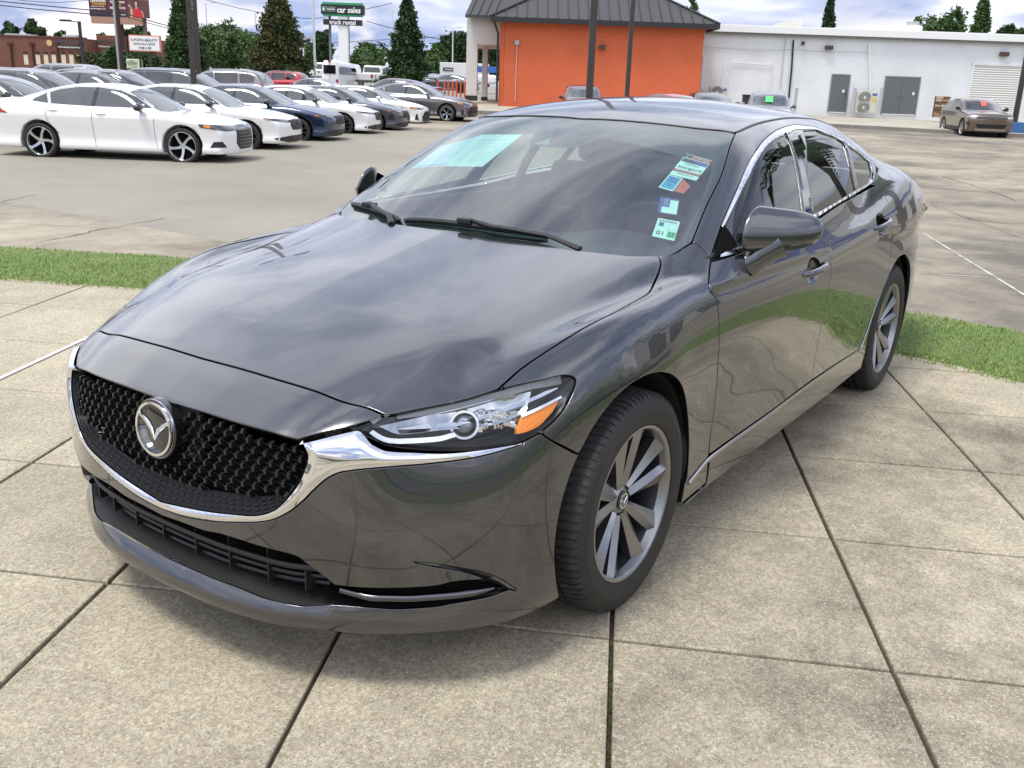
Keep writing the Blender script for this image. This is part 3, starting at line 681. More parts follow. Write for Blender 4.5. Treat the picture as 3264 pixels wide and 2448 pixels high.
# front bumper
arch_b = Sd([(.392*math.cos(R_(a)), .335+.392*math.sin(R_(a))) for a in (39, 34, 28, 20, 10, 0, -10, -18, -23)])
low_b = drop(CYL, [(math.atan2(y, x-.15)*.8, .178) for x, y in ((.37, .87), (.47, .85), (.60, .78), (.74, .66), (.85, .5), (.90, .38), (.93, .2), (.94, 0))], F_low)[0]
hl_low = np.array(CV['hl'])[8:10][::-1]      # lamp lower outer corner
sbolt = [np.array(CV['bf_seam'])[:3], np.vstack([np.array(CV['bf_seam'])[2:3], arch_b[:1]])]
hole_in = half([*c3('in_up'), *c3('fog_up'), *c3('fog_tip'), *c3('-fog_low'), *c3('-in_low')])
cu_, cl_ = np.array(CV['cres_up']), np.array(CV['cres_low'])
def scallop(P, Q):
    y, z = np.abs(P[:, 1]), P[:, 2]; c = cl_[::-1]
    zl = np.interp(y, c[:, 1], c[:, 2]); d = zl+.004-z; k = sstep(.70, .78, y)*sstep(.862, .845, y)
    return -.011*k*np.where(d > 0, np.exp(-(d/.05)**2), 0)*sstep(.258, .290, z)
cres_hole = [np.vstack([cu_, cl_[0:1]]), np.vstack([cl_, cu_[0:1]])]
panel('front_bumper', CYL, half([*c3('ch_out'), np.array(CV['hl'])[9:7:-1], np.array(CV['bf_seam'])[:3], arch_b, low_b]), PAINT, car, holes=[hole_in, cres_hole, [mir(q) for q in cres_hole]], res=.018, bres=.009, gap=.0015, bev=.002, hem=.016, disp=scallop)
for sg in (1, -1):
    A = resamp(cu_, 30); Bq = resamp(cl_[::-1], 30); Bq = Bq-grad(F, Bq)*(.011*np.sin(PI*np.linspace(0, 1, 30))[:, None]**.5); A = A-grad(F, A)*.002; V = np.concatenate([A, Bq]); V[:, 1] *= sg
    MB().add(V.tolist(), [(i, i+1, 31+i, 30+i) for i in range(29)]).build('bumper_crease', PAINT, car, smooth=True)
# fender
f_arch = Sd([(.392*math.cos(R_(a)), .335+.392*math.sin(R_(a))) for a in (39, 50, 60, 70, 80, 90, 100, 110, 120, 130, 140, 150, 160, 170, 180, 188)]+[(-.378, .27), (-.36, .20)])
hlo = np.array(CV['hl'])[1:9]
hlo = np.vstack([np.array(CV['hood_hl'])[0:1], np.array(CV['hl'])[3:9]])
fend_low = Sd([(-.36, .20), (-.45, .20), (-.575, .20)])
dfr = np.vstack([Sd([(-.575, .20), (-.57, .30)]), np.array(CV['door_f'])[1:-1][::-1], [(-.558, .833, .971)]])
panel('fender', DIAG, [hlo, np.array(CV['bf_seam'])[:3], f_arch, fend_low, dfr, *c3('-fend_apil'), *c3('-fend_top'), *c3('hood_side')], PAINT, car, res=.017, bres=.010, gap=.0018, hem=.016, mirror=True)
# doors
def ell(cx, cz, rx, rz, n=26): return Sd([(cx+rx*math.cos(2*PI*i/n), cz+rz*math.sin(2*PI*i/n)) for i in range(n+1)])
cupf, cupr = ell(-1.388, .836, .080, .052), ell(-2.375, .922, .080, .052)
mid_t = np.vstack([[(-1.607, .850, 1.018)], np.array(CV['door_m'])[0:1]+[(0, 0, 0)]])
dm = np.vstack([[(-1.607, .850, 1.020)], np.array(CV['door_m'])])
dm_b = np.vstack([dm, Sd([(-1.665, .32)])])
panel('front_door', SIDE, [np.vstack([[(-.558, .833, .971)], np.array(CV['door_f'])[1:-1], Sd([(-.575, .308)])]), Sd([(-.575, .308), (-1.1, .308), (-1.665, .32)]), dm_b[::-1], Sd([(-1.607, 1.020), (-1.3, 1.006), (-.9, .990), (-.558, .971)], F)], PAINT, car, holes=[[cupf]], res=.022, bres=.013, mirror=True)
dr_ = np.vstack([[(-2.551, .807, 1.084)], Sd([(-2.576, 1.041), (-2.576, .996), (-2.555, .931), (-2.560, .87), (-2.592, .79), (-2.590, .73), (-2.545, .655), (-2.475, .56), (-2.428, .46), (-2.39, .38), (-2.335, .318)])])
panel('rear_door', SIDE, [dr_, Sd([(-2.335, .318), (-2.0, .32), (-1.665, .32)]), dm_b[::-1], Sd([(-1.607, 1.020), (-1.95, 1.052), (-2.25, 1.066), (-2.551, 1.084)], F)], PAINT, car, holes=[[cupr]], res=.022, bres=.013, mirror=True)
for nm, cu in (('front', cupf), ('rear', cupr)):
    panel('handle_cup', SIDE, [cu], PAINT, car, res=.012, bres=.010, gap=-.002, bev=0, hem=0, puff=(-.028, .05), mirror=True)
# side skirt
panel('side_skirt', SIDE, [Sd([(-.40, .185), (-1.0, .18), (-1.8, .18), (-2.44, .20)]), Sd([(-2.44, .20), (-2.44, .27), (-2.345, .305)]), Sd([(-2.345, .305), (-1.8, .306), (-1.1, .296), (-.585, .294)]), Sd([(-.585, .294), (-.585, .195), (-.40, .185)])], PAINT, car, res=.03, bres=.02, mirror=True)
st = np.array(CV['strip']); stx = np.vstack([Sd([(-.40, .262), (-.60, .296), (-1.1, .300), (-1.7, .312), (-2.1, .313), (-2.33, .312), (-2.385, .37), (-2.425, .46), (-2.472, .56)])])
for sg in (1, -1):
    b = MB(); p = smooth_curve(stx[:, [0, 2]], .03); q = Sd(p); n = grad(F, q); q = q+n*.003; q[:, 1] *= sg
    wd = [.0075 if x > -2.3 else max(.002, .0075-(-2.3-x)*.04) for x in q[:, 0]]
    b.tube(q.tolist(), wd, 8, sx=.6, up=(0, 1, 0)).build('sill_strip', SATIN, car, smooth=True)
# body side frame: pillars, roof rail and rear quarter
r_arch = Sd([(-2.83+.388*math.cos(R_(a)), .335+.388*math.sin(R_(a))) for a in (-14, 0, 12, 24, 36, 48, 60, 72, 84, 96, 108, 120, 132, 140)])
cpil = T3([(-2.47, .575), (-2.7, .61), (-3.0, .645), (-3.22, .67)], F)
deck = T3([(-3.22, .67), (-3.26, .715), (-3.5, .70), (-3.70, .665)], F)
tailc = [drop(RCYL, [(math.atan2(.665, .60)*.8, 1.06), (math.atan2(.74, .56)*.8, 1.02), (math.atan2(.80, .50)*.8, .94), (math.atan2(.82, .47)*.8, .80), (math.atan2(.84, .36)*.8, .66)], F)[0]]
tl = Sd([(-3.66, 1.00), (-3.60, .93), (-3.55, .84), (-3.42, .70), (-3.127, .584)])
co = np.array(CV['chrome_out'])
co_up = co[1:13]; co_r = np.vstack([co[12:15], [(-2.551, .807, 1.090)]])
panel('body_side_frame', DIAG, [np.array([(-.562, .828, .977)]*1+[(-.569, .816, .990), (-.574, .796, 1.007), (-.576, .778, 1.018), (-.565, .761, 1.022)]), *c3('-glass_side'), ditch, cpil, deck, np.vstack([deck[-1:], tl[:1]]), tl, r_arch[::-1], Sd([(-2.455, .24), (-2.44, .27), (-2.345, .305), (-2.335, .318)]), dr_[::-1], co_r[::-1], co_up[::-1], np.array([co[1], (-.562, .828, .977)])], PAINT, car, res=.02, bres=.012, mirror=True)
# roof
panel('roof', TOP, half([c3('-head')[0], np.vstack([np.array(CV['head'])[0:1], ditch[:1]]), ditch, T3([(-2.44, .578), (-2.47, .3), (-2.48, 0)])]), PAINT, car, res=.03, bres=.02, gap=.003, fn=F_top)
for sg in (1, -1):
    q = T3(smooth_curve(ditch[:, :2], .05)); q[:, 2] -= .003; q[:, 1] *= sg
    MB().tube(q.tolist(), .008, 6, sx=.6, up=(0, 0, 1)).build('roof_molding', BLK, car, smooth=True)
# windshield
wo = half([T3([(-.22, 0), (-.245, .3), (-.31, .52), (-.40, .67), (-.47, .73), (-.565, .758)]), *c3('-glass_side'), *c3('head')])
wind = panel('windshield', TOP, wo, WGLASS, car, res=.04, bres=.02, gap=.0025, bev=.001, hem=.002, fn=F_top)
clear = [np.array(CV[k]) for k in ('clear_top', 'clear_right', 'clear_bot', 'clear_left')]
panel('windshield_border', TOP, wo, FRIT, car, holes=[clear], res=.04, bres=.018, gap=.003, bev=0, hem=0, off=-.005, fn=F_top)
q = T3(smooth_curve(np.array(CV['head'])[::-1][:, :2], .05)); q = np.vstack([q, q[::-1]*[1, -1, 1]])
hq = T3(smooth_curve(np.array(CV['head'])[:, :2], .05)); hq = np.vstack([hq, (hq[::-1]*[1, -1, 1])[1:]]); MB().tube(hq.tolist(), .004, 6).build('windshield_molding', BLK, car, smooth=True)
panel('cowl', TOP, half([T3([(-.12, 0), (-.16, .3), (-.25, .55), (-.36, .70)], F), T3([(-.36, .70), (-.50, .765)], F), T3([(-.50, .765), (-.40, .60), (-.33, .4), (-.29, 0)], F)]), BLK, car, res=.05, bres=.03, fn=F, off=-.022, hem=.03)
# rear glass, boot lid, tail
panel('rear_glass', TOP, half([T3([(-2.485, 0), (-2.475, .3), (-2.455, .57)]), cpil[1:]-[0, .004, 0], T3([(-3.22, .665), (-3.27, .3), (-3.28, 0)], F)]), SGLASS, car, res=.05, bres=.03, off=-.002, fn=F)
panel('boot_lid', TOP, half([T3([(-3.29, 0), (-3.28, .3), (-3.235, .665)], F), T3([(-3.26, .71), (-3.5, .695), (-3.70, .66)], F), T3([(-3.70, .66), (-3.80, .4), (-3.83, 0)], F)]), PAINT, car, res=.03, bres=.02, fn=F)
def rc(y, x, z): return (math.atan2(y, -(x+3.1))*.8, z)
tz = drop(RCYL, [rc(0, -3.9, 1.05), rc(.35, -3.87, 1.05), rc(.6, -3.75, 1.03), rc(.74, -3.66, 1.0)], F)[0]
tz2 = drop(RCYL, [rc(.74, -3.66, 1.0), rc(.79, -3.60, .93), rc(.83, -3.55, .84)], F)[0]
tz3 = drop(RCYL, [rc(.83, -3.55, .84), rc(.6, -3.75, .80), rc(0, -3.9, .78)], F)[0]
panel('tail_panel', RCYL, half([tz, tz2, tz3]), PAINT, car, res=.03, bres=.02)
rb2 = drop(RCYL, [rc(.83, -3.55, .835), rc(.86, -3.4, .70), rc(.895, -3.13, .584)], F)[0]
rb3 = drop(RCYL, [rc(.9, -3.13, .584), rc(.9, -3.20, .45), rc(.9, -3.215, .3), rc(.88, -3.2, .2)], F)[0]
rb4 = drop(RCYL, [rc(.88, -3.2, .2), rc(.6, -3.75, .2), rc(0, -3.9, .2)], F)[0]
panel('rear_bumper', RCYL, half([tz3[::-1], rb2, rb3, rb4]), PAINT, car, res=.035, bres=.025)
for sg in (1, -1):
    o_ = drop(RCYL, [rc(.62, -3.74, .99), rc(.74, -3.66, .985), rc(.80, -3.58, .955), rc(.845, -3.42, .93), rc(.80, -3.6, .90), rc(.62, -3.75, .90)], F)[0]
a_, b_ = panel('tail_lamp', RCYL, [drop(RCYL, smooth_curve(np.array([rc(.60, -3.75, .985), rc(.74, -3.66, .985), rc(.80, -3.58, .96), rc(.835, -3.44, .93)]), .03), F)[0], drop(RCYL, [rc(.835, -3.44, .93), rc(.80, -3.6, .895), rc(.60, -3.76, .90)], F)[0]], REDL, car, res=.02, off=.004, hem=.004, mirror=True)
# side windows
belt_in = np.array([(-1.618, .842, 1.046), (-1.2, .845, 1.020), (-.66, .850, .997), (-.72, .800, 1.058)])
ci = np.array(CV['chrome_in'])
ci_l = [ci[:-1], np.vstack([ci[-2:], belt_in[1:3]]), np.vstack([belt_in[2:3], ci[0:1]])]
ci_seg = [ci[:15], ci[14:17], np.vstack([ci[16:], belt_in[1:3]]), np.array([belt_in[2], ci[0]])]
co_seg = [np.vstack([co[0:1], co[1:13]]), co[12:15], np.vstack([co[14:], [(-1.1, .850, 1.000)], co[0:1]])]
lowo = np.vstack([co[14:], [(-1.1, .850, 1.000), (-.61, .842, .979)]])
trim_poly = [co[1:13], co[12:15], lowo, np.array([lowo[-1], (-.63, .845, .994)]), np.array([(-.63, .845, .994), (-.9, .847, 1.006), (-1.2, .845, 1.020), tuple(ci[-1])]), ci[16:][::-1], ci[14:17][::-1], ci[:15][::-1], np.array([ci[0], co[1]])]
panel('window_trim', SIDE, trim_poly, CHROME, car, res=.006, bres=.006, gap=.0005, bev=.001, hem=.006, fn=F_top, puff=(.005, .008, 1), mirror=True)
fw, rw, qw = [np.array(CV[k]) for k in ('fw', 'rw', 'qw')]
fseg = [fw[:7], fw[6:], np.array([fw[-1], fw[0]])]
rseg = [rw[:5], rw[4:7], rw[6:8], np.vstack([rw[7:], rw[0:1]])]
qseg = [qw[:3], qw[2:5], qw[4:6], np.array([qw[5], qw[0]])]
_pc = panel('pillar_cover', SIDE, ci_seg, BLKG, car, holes=[fseg, rseg, qseg], res=.03, bres=.014, gap=0, bev=.001, hem=.004, off=-.001, fn=F_top, mirror=True)
for q_ in _pc: split_loose(q_)
for s_, n_ in ((fseg, 'front_side_window'), (rseg, 'rear_side_window'), (qseg, 'quarter_window')):
    panel(n_, SIDE, s_, SGLASS, car, res=.05, bres=.02, gap=-.003, bev=0, hem=0, off=-.006, fn=F_top, mirror=True)
# mirror sail
panel('mirror_sail', SIDE, [np.array([(-.575, .84, .978), (-.735, .795, 1.072)]), np.array([(-.735, .795, 1.072), (-.735, .85, 1.002)]), np.array([(-.735, .85, 1.002), (-.575, .84, .978)])], VOID, car, res=.03, off=.003, hem=.006, fn=F_top, mirror=True)
# ------------------------------------------------------------ headlamps
hl = np.array(CV['hl']); hlseg = [np.vstack([np.array(CV['hood_front'])[0:1], np.array(CV['hood_hl'])[::-1][1:-1], hl[2:5]]), hl[4:8], hl[7:10], hl[9:]]
hlseg[-1] = np.vstack([hl[9:], np.array(CV['beak_hl'])[::-1][1:4]*0+np.array(CV['beak_hl'])[::-1][1:4]]) if False else np.vstack([hl[9:], np.array(CV['hood_front'])[0:1]])
def offs(P, d): P = np.atleast_2d(P); return P+grad(F, P)*d
for sg in (1, -1):
    hd = empty('headlight'); hd.parent = car
    def both(nm, *a, **k):
        o = panel(nm, *a, **k)
        if sg < 0:
            me = o.data; v = np.empty(len(me.vertices)*3); me.vertices.foreach_get('co', v); v = v.reshape(-1, 3)
            f = [tuple(p.vertices)[::-1] for p in me.polygons]; v[:, 1] *= -1
            nrm = [Vector((c.vector[0], -c.vector[1], c.vector[2])) for c in me.corner_normals]
            m2 = bpy.data.meshes.new(nm); m2.from_pydata([tuple(p) for p in v.tolist()], [], f); m2.materials.append(me.materials[0]); m2.polygons.foreach_set('use_smooth', [True]*len(m2.polygons)); o.data = m2
        return o
    both('lens', CYL, hlseg, LENS, hd, res=.016, bres=.012, gap=.002, bev=.002, hem=.006, off=-.001)
    both('housing', CYL, hlseg, mat('lamp_black', (.012, .012, .013), .35), hd, res=.02, bres=.014, gap=-.006, bev=0, hem=0, puff=(-.075, .10), off=-.006)
    both('reflector_bowl', CYL, [np.array([(.755, .592, .722), (.62, .70, .745), (.50, .765, .763), (.42, .80, .768)]), np.array([(.42, .80, .768), (.46, .82, .722)]), np.array([(.46, .82, .722), (.56, .785, .706), (.66, .715, .708), (.735, .65, .704), (.755, .592, .722)])], mat('reflector_satin', (.55, .56, .58), .16, 1.0), hd, res=.02, bres=.012, gap=0, bev=0, hem=0, off=-.012, puff=(-.030, .03))
    # smoked upper band and bright reflector shelf
    def ribbon(nm, c, w0, w1, d0, d1, m_, th=.004):
        q = smooth_curve(np.array(c)[:, [0, 2]] if False else CYL.to(c), .012); P, ok = drop(CYL, q, F); n = grad(F, P); tg = np.gradient(P, axis=0); tg /= np.linalg.norm(tg, axis=1)[:, None]; sd_ = np.cross(n, tg)
        k = len(P); t = np.linspace(0, 1, k)[:, None]; wv = w0+(w1-w0)*t; A = P+n*d0+sd_*wv; B = P+n*d1-sd_*wv; A2 = A-n*th; B2 = B-n*th
        V = np.concatenate([A, B, B2, A2]); V[:, 1] *= sg
        f = [(r*k+i, r*k+i+1, ((r+1) % 4)*k+i+1, ((r+1) % 4)*k+i) for r in range(4) for i in range(k-1)]+[(0, k, 2*k, 3*k), (k-1, 2*k-1, 3*k-1, 4*k-1)]
        return MB().add(V.tolist(), f).build(nm, m_, hd, smooth=True, angle=30)
    ribbon('light_guide', [(.774, .585, .716), (.768, .606, .704), (.757, .628, .694), (.738, .655, .690), (.676, .704, .689), (.633, .733, .697)], .0065, .006, -.022, -.020, mat('light_guide', (.75, .78, .8), .12, 0.6))
    ribbon('reflector_trim', [(.775, .592, .727), (.70, .655, .722), (.62, .715, .722), (.52, .775, .735), (.42, .825, .752), (.345, .848, .767)], .007, .004, -.022, -.018, CHROME)
    ribbon('reflector_trim', [(.473, .812, .716), (.41, .838, .728), (.345, .853, .741)], .004, .003, -.010, -.009, CHROME)
    ribbon('upper_cover', [(.72, .62, .740), (.62, .680, .748), (.50, .755, .768), (.40, .808, .782), (.33, .84, .782)], .010, .010, -.010, -.014, mat('smoked', (.10, .105, .115), .25, coat=1))
    rng = random.Random(5)
    rb = MB()
    for i in range(40):
        u = i/39; p = np.array([.58-.11*u+rng.uniform(-.012, .012), .768+.048*u+rng.uniform(-.006, .006), .728-.022*u+rng.uniform(-.024, .020)]); p = offs(drop(CYL, CYL.to(p), F)[0], -.028)[0]
        rb.box((p[0], p[1]*sg, p[2]), (rng.uniform(.008, .022), rng.uniform(.008, .02), rng.uniform(.006, .014)), rz=rng.uniform(0, 3))
    rb.build('reflector_facets', CHROME, hd)
    pc = drop(CYL, CYL.to((.612, .738, .708)), F)[0]; n = grad(F, pc)[0]; n = np.array([n[0], n[1]*.6, n[2]*.2]); n /= np.linalg.norm(n); c = pc[0]-n*.035
    def disc(nm, r0, r1, h0, h1, m_, dome=0.0):
        u = np.cross(n, [0, 0, 1]); u /= np.linalg.norm(u); v = np.cross(n, u); V = []; K = 28; prof = [(r0, h0), (r0, h1), (r1, h1), (r1, h0)]
        if dome: prof = [(r1*math.cos(a), h0+dome*math.sin(a)) for a in (0, .3, .6, .9, 1.2, 1.45, 1.5705)]
        for r, h in prof:
            for k in range(K): a = 2*PI*k/K; p = c+n*h+(u*math.cos(a)+v*math.sin(a))*r; V.append((p[0], p[1]*sg, p[2]))
        m = len(prof); f = [(i*K+k, i*K+(k+1) % K, ((i+1) % m)*K+(k+1) % K, ((i+1) % m)*K+k) for i in range(m if not dome else m-1) for k in range(K)]
        return MB().add(V, f).build(nm, m_, hd, smooth=True, angle=40)
    disc('projector_ring', .030, .036, -.03, .010, CHROME); disc('projector_barrel', .0285, .030, -.05, .006, BLKG)
    disc('projector_lens', .0, .024, -.012, .004, mat('projector_glass', (.45, .5, .55), .03, .2, coat=1), dome=.018)
    am = np.array(CV['hl_amber']); both('turn_lamp', CYL, [am[[6, 0]], am[0:3], am[2:4], am[3:]], AMBER, hd, res=.012, bres=.012, off=-.012, gap=0, hem=.01)
    aml = drop(CYL, CYL.to(am[[2, 3]]), F)[0]
# black gap filler behind the lamps
# ------------------------------------------------------------ chrome and grille
ins = [*c3('ch_out'), np.vstack([np.array(CV['ch_out'])[-1:], np.array(CV['wing_up'])[0:1]]), *c3('wing_up'), *c3('ch_in')]
ins_h = [*c3('ch_out'), np.array(CV['wing_up'])[:7], np.array(CV['wing_up'])[6:], *c3('ch_in')]
co2 = np.array(CV['ch_out']).copy(); wu = np.array(CV['wing_up']); cin = np.array(CV['ch_in'])
def ridge(P, Q): return np.zeros(len(P))
chalf = [co2, np.vstack([co2[-1:], wu[0:1]]), wu[:6], wu[5:], np.vstack([wu[-1:], cin[0:1]])]
panel('chrome_surround', CYL, chalf+[cin, mir(cin)[::-1]]+[mir(q)[::-1] for q in reversed(chalf)], CHROME, car, res=.0042, bres=.0042, gap=.001, bev=.001, hem=.03, puff=(.010, .013, 1))
# grille backing
lipc = np.array(CV['beak_lip']).copy(); lipc[:, 2] -= .004
gb = half([cin[::-1], lipc])
FR_fn = lambda P: F(P)
panel('grille_backing', CYL, gb, VOID, car, res=.04, bres=.03, gap=-.012, bev=0, hem=0, off=-.075)
ml = np.array(CV['mesh_low'])
# studs
gz = MB(); gpoly = CYL.to(np.vstack([ml[::-1][:-1], [(.885, .480, .66)], lipc])); gfull = np.vstack([gpoly, (gpoly*[-1, 1])[::-1]])
rows = np.arange(.47, .70, .0235); Q = []
for i, z in enumerate(rows):
    for y in np.arange(-.56, .57, .038): Q.append((y+(.019 if i % 2 else 0), z))
Q = np.array(Q); thq = np.stack([np.arctan2(Q[:, 0], .93-.15)*.8, Q[:, 1]], 1)
k = pip(thq, gfull) & (dist_poly(thq, gfull) > .006)
P, ok = drop(CYL, thq[k], F); n = grad(F, P); P = P-n*.016
for p, nn in zip(P, n):
    if p[1]**2+((p[2]-.62)*1.0)**2 < .088**2: continue
    nn = Vector(nn); t = Vector((0, 0, 1)).cross(nn).normalized(); u = nn.cross(t)
    p = Vector(p); w_, h_ = .0038, .0112
    V = []
    for s, d in ((-1, -.012), (-.5, .001), (.5, .003), (1, -.008)):
        for q in (-1, 1): V.append(p+u*h_*s+t*w_*q+nn*d)
        for q in (1, -1): V.append(p+u*h_*s*.85+t*w_*q*.8+nn*(d-.012))
    f = [(4*i+a, 4*i+(a+1) % 4, 4*(i+1)+(a+1) % 4, 4*(i+1)+a) for i in range(3) for a in range(4)]+[(0, 1, 2, 3), (12, 13, 14, 15)]
    gz.add(V, f)
    gz.bar(p-t*.019+u*.005-nn*.016, p+t*.019-u*.005-nn*.013, .0011, n=4)
go = gz.build('grille_mesh', mat('grille_plastic', (.016, .0165, .0175), .32), car, smooth=True, angle=35); go['kind'] = 'stuff'
# tray between mesh and chrome
def ruled(nm, A, B, m_, n=40, sub=1):
    A = resamp(A, n); B = resamp(B, n); V = np.concatenate([A, B]); f = [(i, i+1, n+i+1, n+i) for i in range(n-1)]
    return MB().add(V.tolist(), f).build(nm, m_, car, smooth=True)
def resamp(P, n):
    P = np.asarray(P, float); d = np.concatenate([[0], np.cumsum(np.linalg.norm(P[1:]-P[:-1], axis=1))]); t = np.linspace(0, d[-1], n)
    return np.stack([np.interp(t, d, P[:, i]) for i in range(3)], 1)
cinf = np.vstack([mir(cin), cin[::-1][1:]]); mlf = np.vstack([mir(ml), ml[::-1][1:]])
A_ = resamp(cinf, 90); B_ = resamp(mlf, 90); A_ = offs(A_, -.004); B_ = offs(B_, -.030)
ruled('grille_tray', A_, B_, mat('tray_plastic', (.004, .004, .006), .5, spec=.25), 90)
tr = MB()
for i in range(8, 82, 2):
    for u in (.25, .5, .75):
        p = A_[i]*(1-u)+B_[i]*u; w_ = np.linalg.norm(A_[i]-B_[i])
        if w_ < .03: continue
        tr.bar(p-(A_[i+1]-A_[i-1])*.33+[.003, 0, .002], p+(A_[i+1]-A_[i-1])*.33+[.003, 0, .002], .0016, n=4)
o = tr.build('tray_ribs', mat('grille_plastic', (.016, .0165, .0175), .32), car); o['kind'] = 'stuff'
# badge
bc = drop(FRONT, [(0, .622)], F)[0][0]; bn = grad(F, np.array([[bc[0], .001, bc[2]]]))[0]; bn[1] = 0; bn = Vector(bn).normalized(); bt = Vector((0, 1, 0)); bu = bn.cross(bt).normalized()
if bu.z < 0: bu = -bu
badge = empty('badge'); badge.parent = car
def B3(a, b, h=0.0): return Vector(bc)+bt*a+bu*b+bn*h
def oval(nm, ro, ri, h0, h1, m_, K=56, sy=.97):
    prof = [(ro, h0), (ro-.001, h1), (ri+.001, h1), (ri, h0)] if ri > 0 else [(ro, h0), (ro-.001, h1-.001), (ro-.003, h1), (.0005, h1)]
    V = [B3(r*math.cos(2*PI*k/K), r*sy*math.sin(2*PI*k/K), h) for r, h in prof for k in range(K)]; m = len(prof)
    f = [(i*K+k, i*K+(k+1) % K, (i+1)*K+(k+1) % K, (i+1)*K+k) for i in range(m-1) for k in range(K)]
    return MB().add(V, f).build(nm, m_, badge, smooth=True, angle=30)
oval('badge_base', .083, 0, -.03, .004, BLKG); oval('badge_ring', .0745, .0655, .003, .013, CHROME); oval('badge_ring', .0800, .0770, .003, .008, SATIN)
wing = [(-.0625, .024), (-.048, .022), (-.031, .012), (-.014, -.002), (0, -.026), (.014, -.002), (.031, .012), (.048, .022), (.0625, .024)]
wr = [.0035, .0052, .0062, .0060, .0045, .0060, .0062, .0052, .0035]
MB().tube([B3(a, b, .007) for a, b in wing], wr, 8, sx=.7, up=bn).build('badge_wings', CHROME, badge, smooth=True)
# radar pad behind the badge
MB().prism([(-.10, .545), (.125, .545), (.14, .60), (.125, .700), (-.10, .700), (-.115, .62)], bc[0]-.06, bc[0]-.034, 'YZ').build('sensor_pad', mat('pad_black', (.006, .006, .007), .3), car, bevel=.006)
# ------------------------------------------------------------ lower intake, splitter shelf, fog trim
iu = np.array(CV['in_up']); il = np.array(CV['in_low']); fu = np.array(CV['fog_up']); fl = np.array(CV['fog_low']); ft = np.array(CV['fog_tip'])
up_ = np.vstack([iu, fu[1:], ft[1:]]); lo_ = np.vstack([il, fl])
upf = np.vstack([mir(up_)[::-1], up_[1:]]); lof = np.vstack([mir(lo_)[::-1], lo_[1:]])
def inward(P, d, dz): P = np.array(P); n = grad(F, P); n[:, 2] = 0; n /= np.linalg.norm(n, axis=1)[:, None]; return P-n*d+[0, 0, dz]
dp = lambda P, a, b: a+(b-a)*sstep(.50, .62, np.abs(np.asarray(P)[:, 1]))[:, None]
U, W = resamp(upf, 120), resamp(lof, 120)
SHELF = mat('shelf_plastic', (.006, .006, .0065), .5, bump=(500, .2))
Ui = np.vstack([inward(U[i:i+1], float(dp(U[i:i+1], .085, .03)[0, 0]), -.008) for i in range(120)]); Wi = np.vstack([inward(W[i:i+1], float(dp(W[i:i+1], .085, .03)[0, 0]), .022 if abs(W[i][1]) < .5 else .004) for i in range(120)])
ruled('splitter_shelf', offs(W, -.004), Wi, SHELF, 120); ruled('intake_top', offs(U, -.004), Ui, SHELF, 120); ruled('intake_back', Ui, Wi, VOID, 120)
def along(y0, y1, zf, d, n=40):
    out = []
    for y in np.linspace(y0, y1, n):
        z = zf(y); p = drop(CYL, [(math.atan2(y, .93-.15)*.8, z)], F)[0]; p = drop(CYL, [(math.atan2(y, p[0][0]-.15)*.8, z)], F)[0]; out.append(inward(p, d, 0)[0])
    return np.array(out)
for z_, r_, d_ in ((.335, .007, .03), (.300, .005, .045), (.272, .006, .05), (.362, .004, .05)):
    q = along(-.50 if z_ < .35 else -.46, .50 if z_ < .35 else .46, lambda y: z_+.01*(y*y)*2, d_)
    MB().tube(q.tolist(), r_, 6, sx=1.2, up=(0, 0, 1)).build('intake_bar', BLK, car, smooth=True)
for y in (-.44, -.33, -.2, -.07, .07, .2, .33, .44):
    p = along(y, y+.001, lambda y: .32, .055, 2)[0]; MB().box((p[0], y, .32), (.03, .005, .10)).build('intake_divider', BLK, car)
for sg in (1, -1):
    ft_ = np.array([drop(CYL, [(math.atan2(y, x-.15)*.8, z)], F)[0][0] for x, y, z in ((.84, .525, .292), (.80, .60, .284), (.74, .675, .283), (.67, .75, .285), (.62, .79, .286), (.585, .822, .289))]); ft_ = offs(ft_, .004); ft_[0] -= [.018, 0, 0]; ft_[:, 1] *= sg
    MB().tube(smooth3(ft_).tolist() if False else resamp(ft_, 24).tolist(), [.010]*20+[.009, .007, .005, .002], 10, sx=1.0, up=(0, 0, 1)).build('fog_trim', mat('dark_chrome', (.13, .13, .14), .12, 1.0), car, smooth=True)
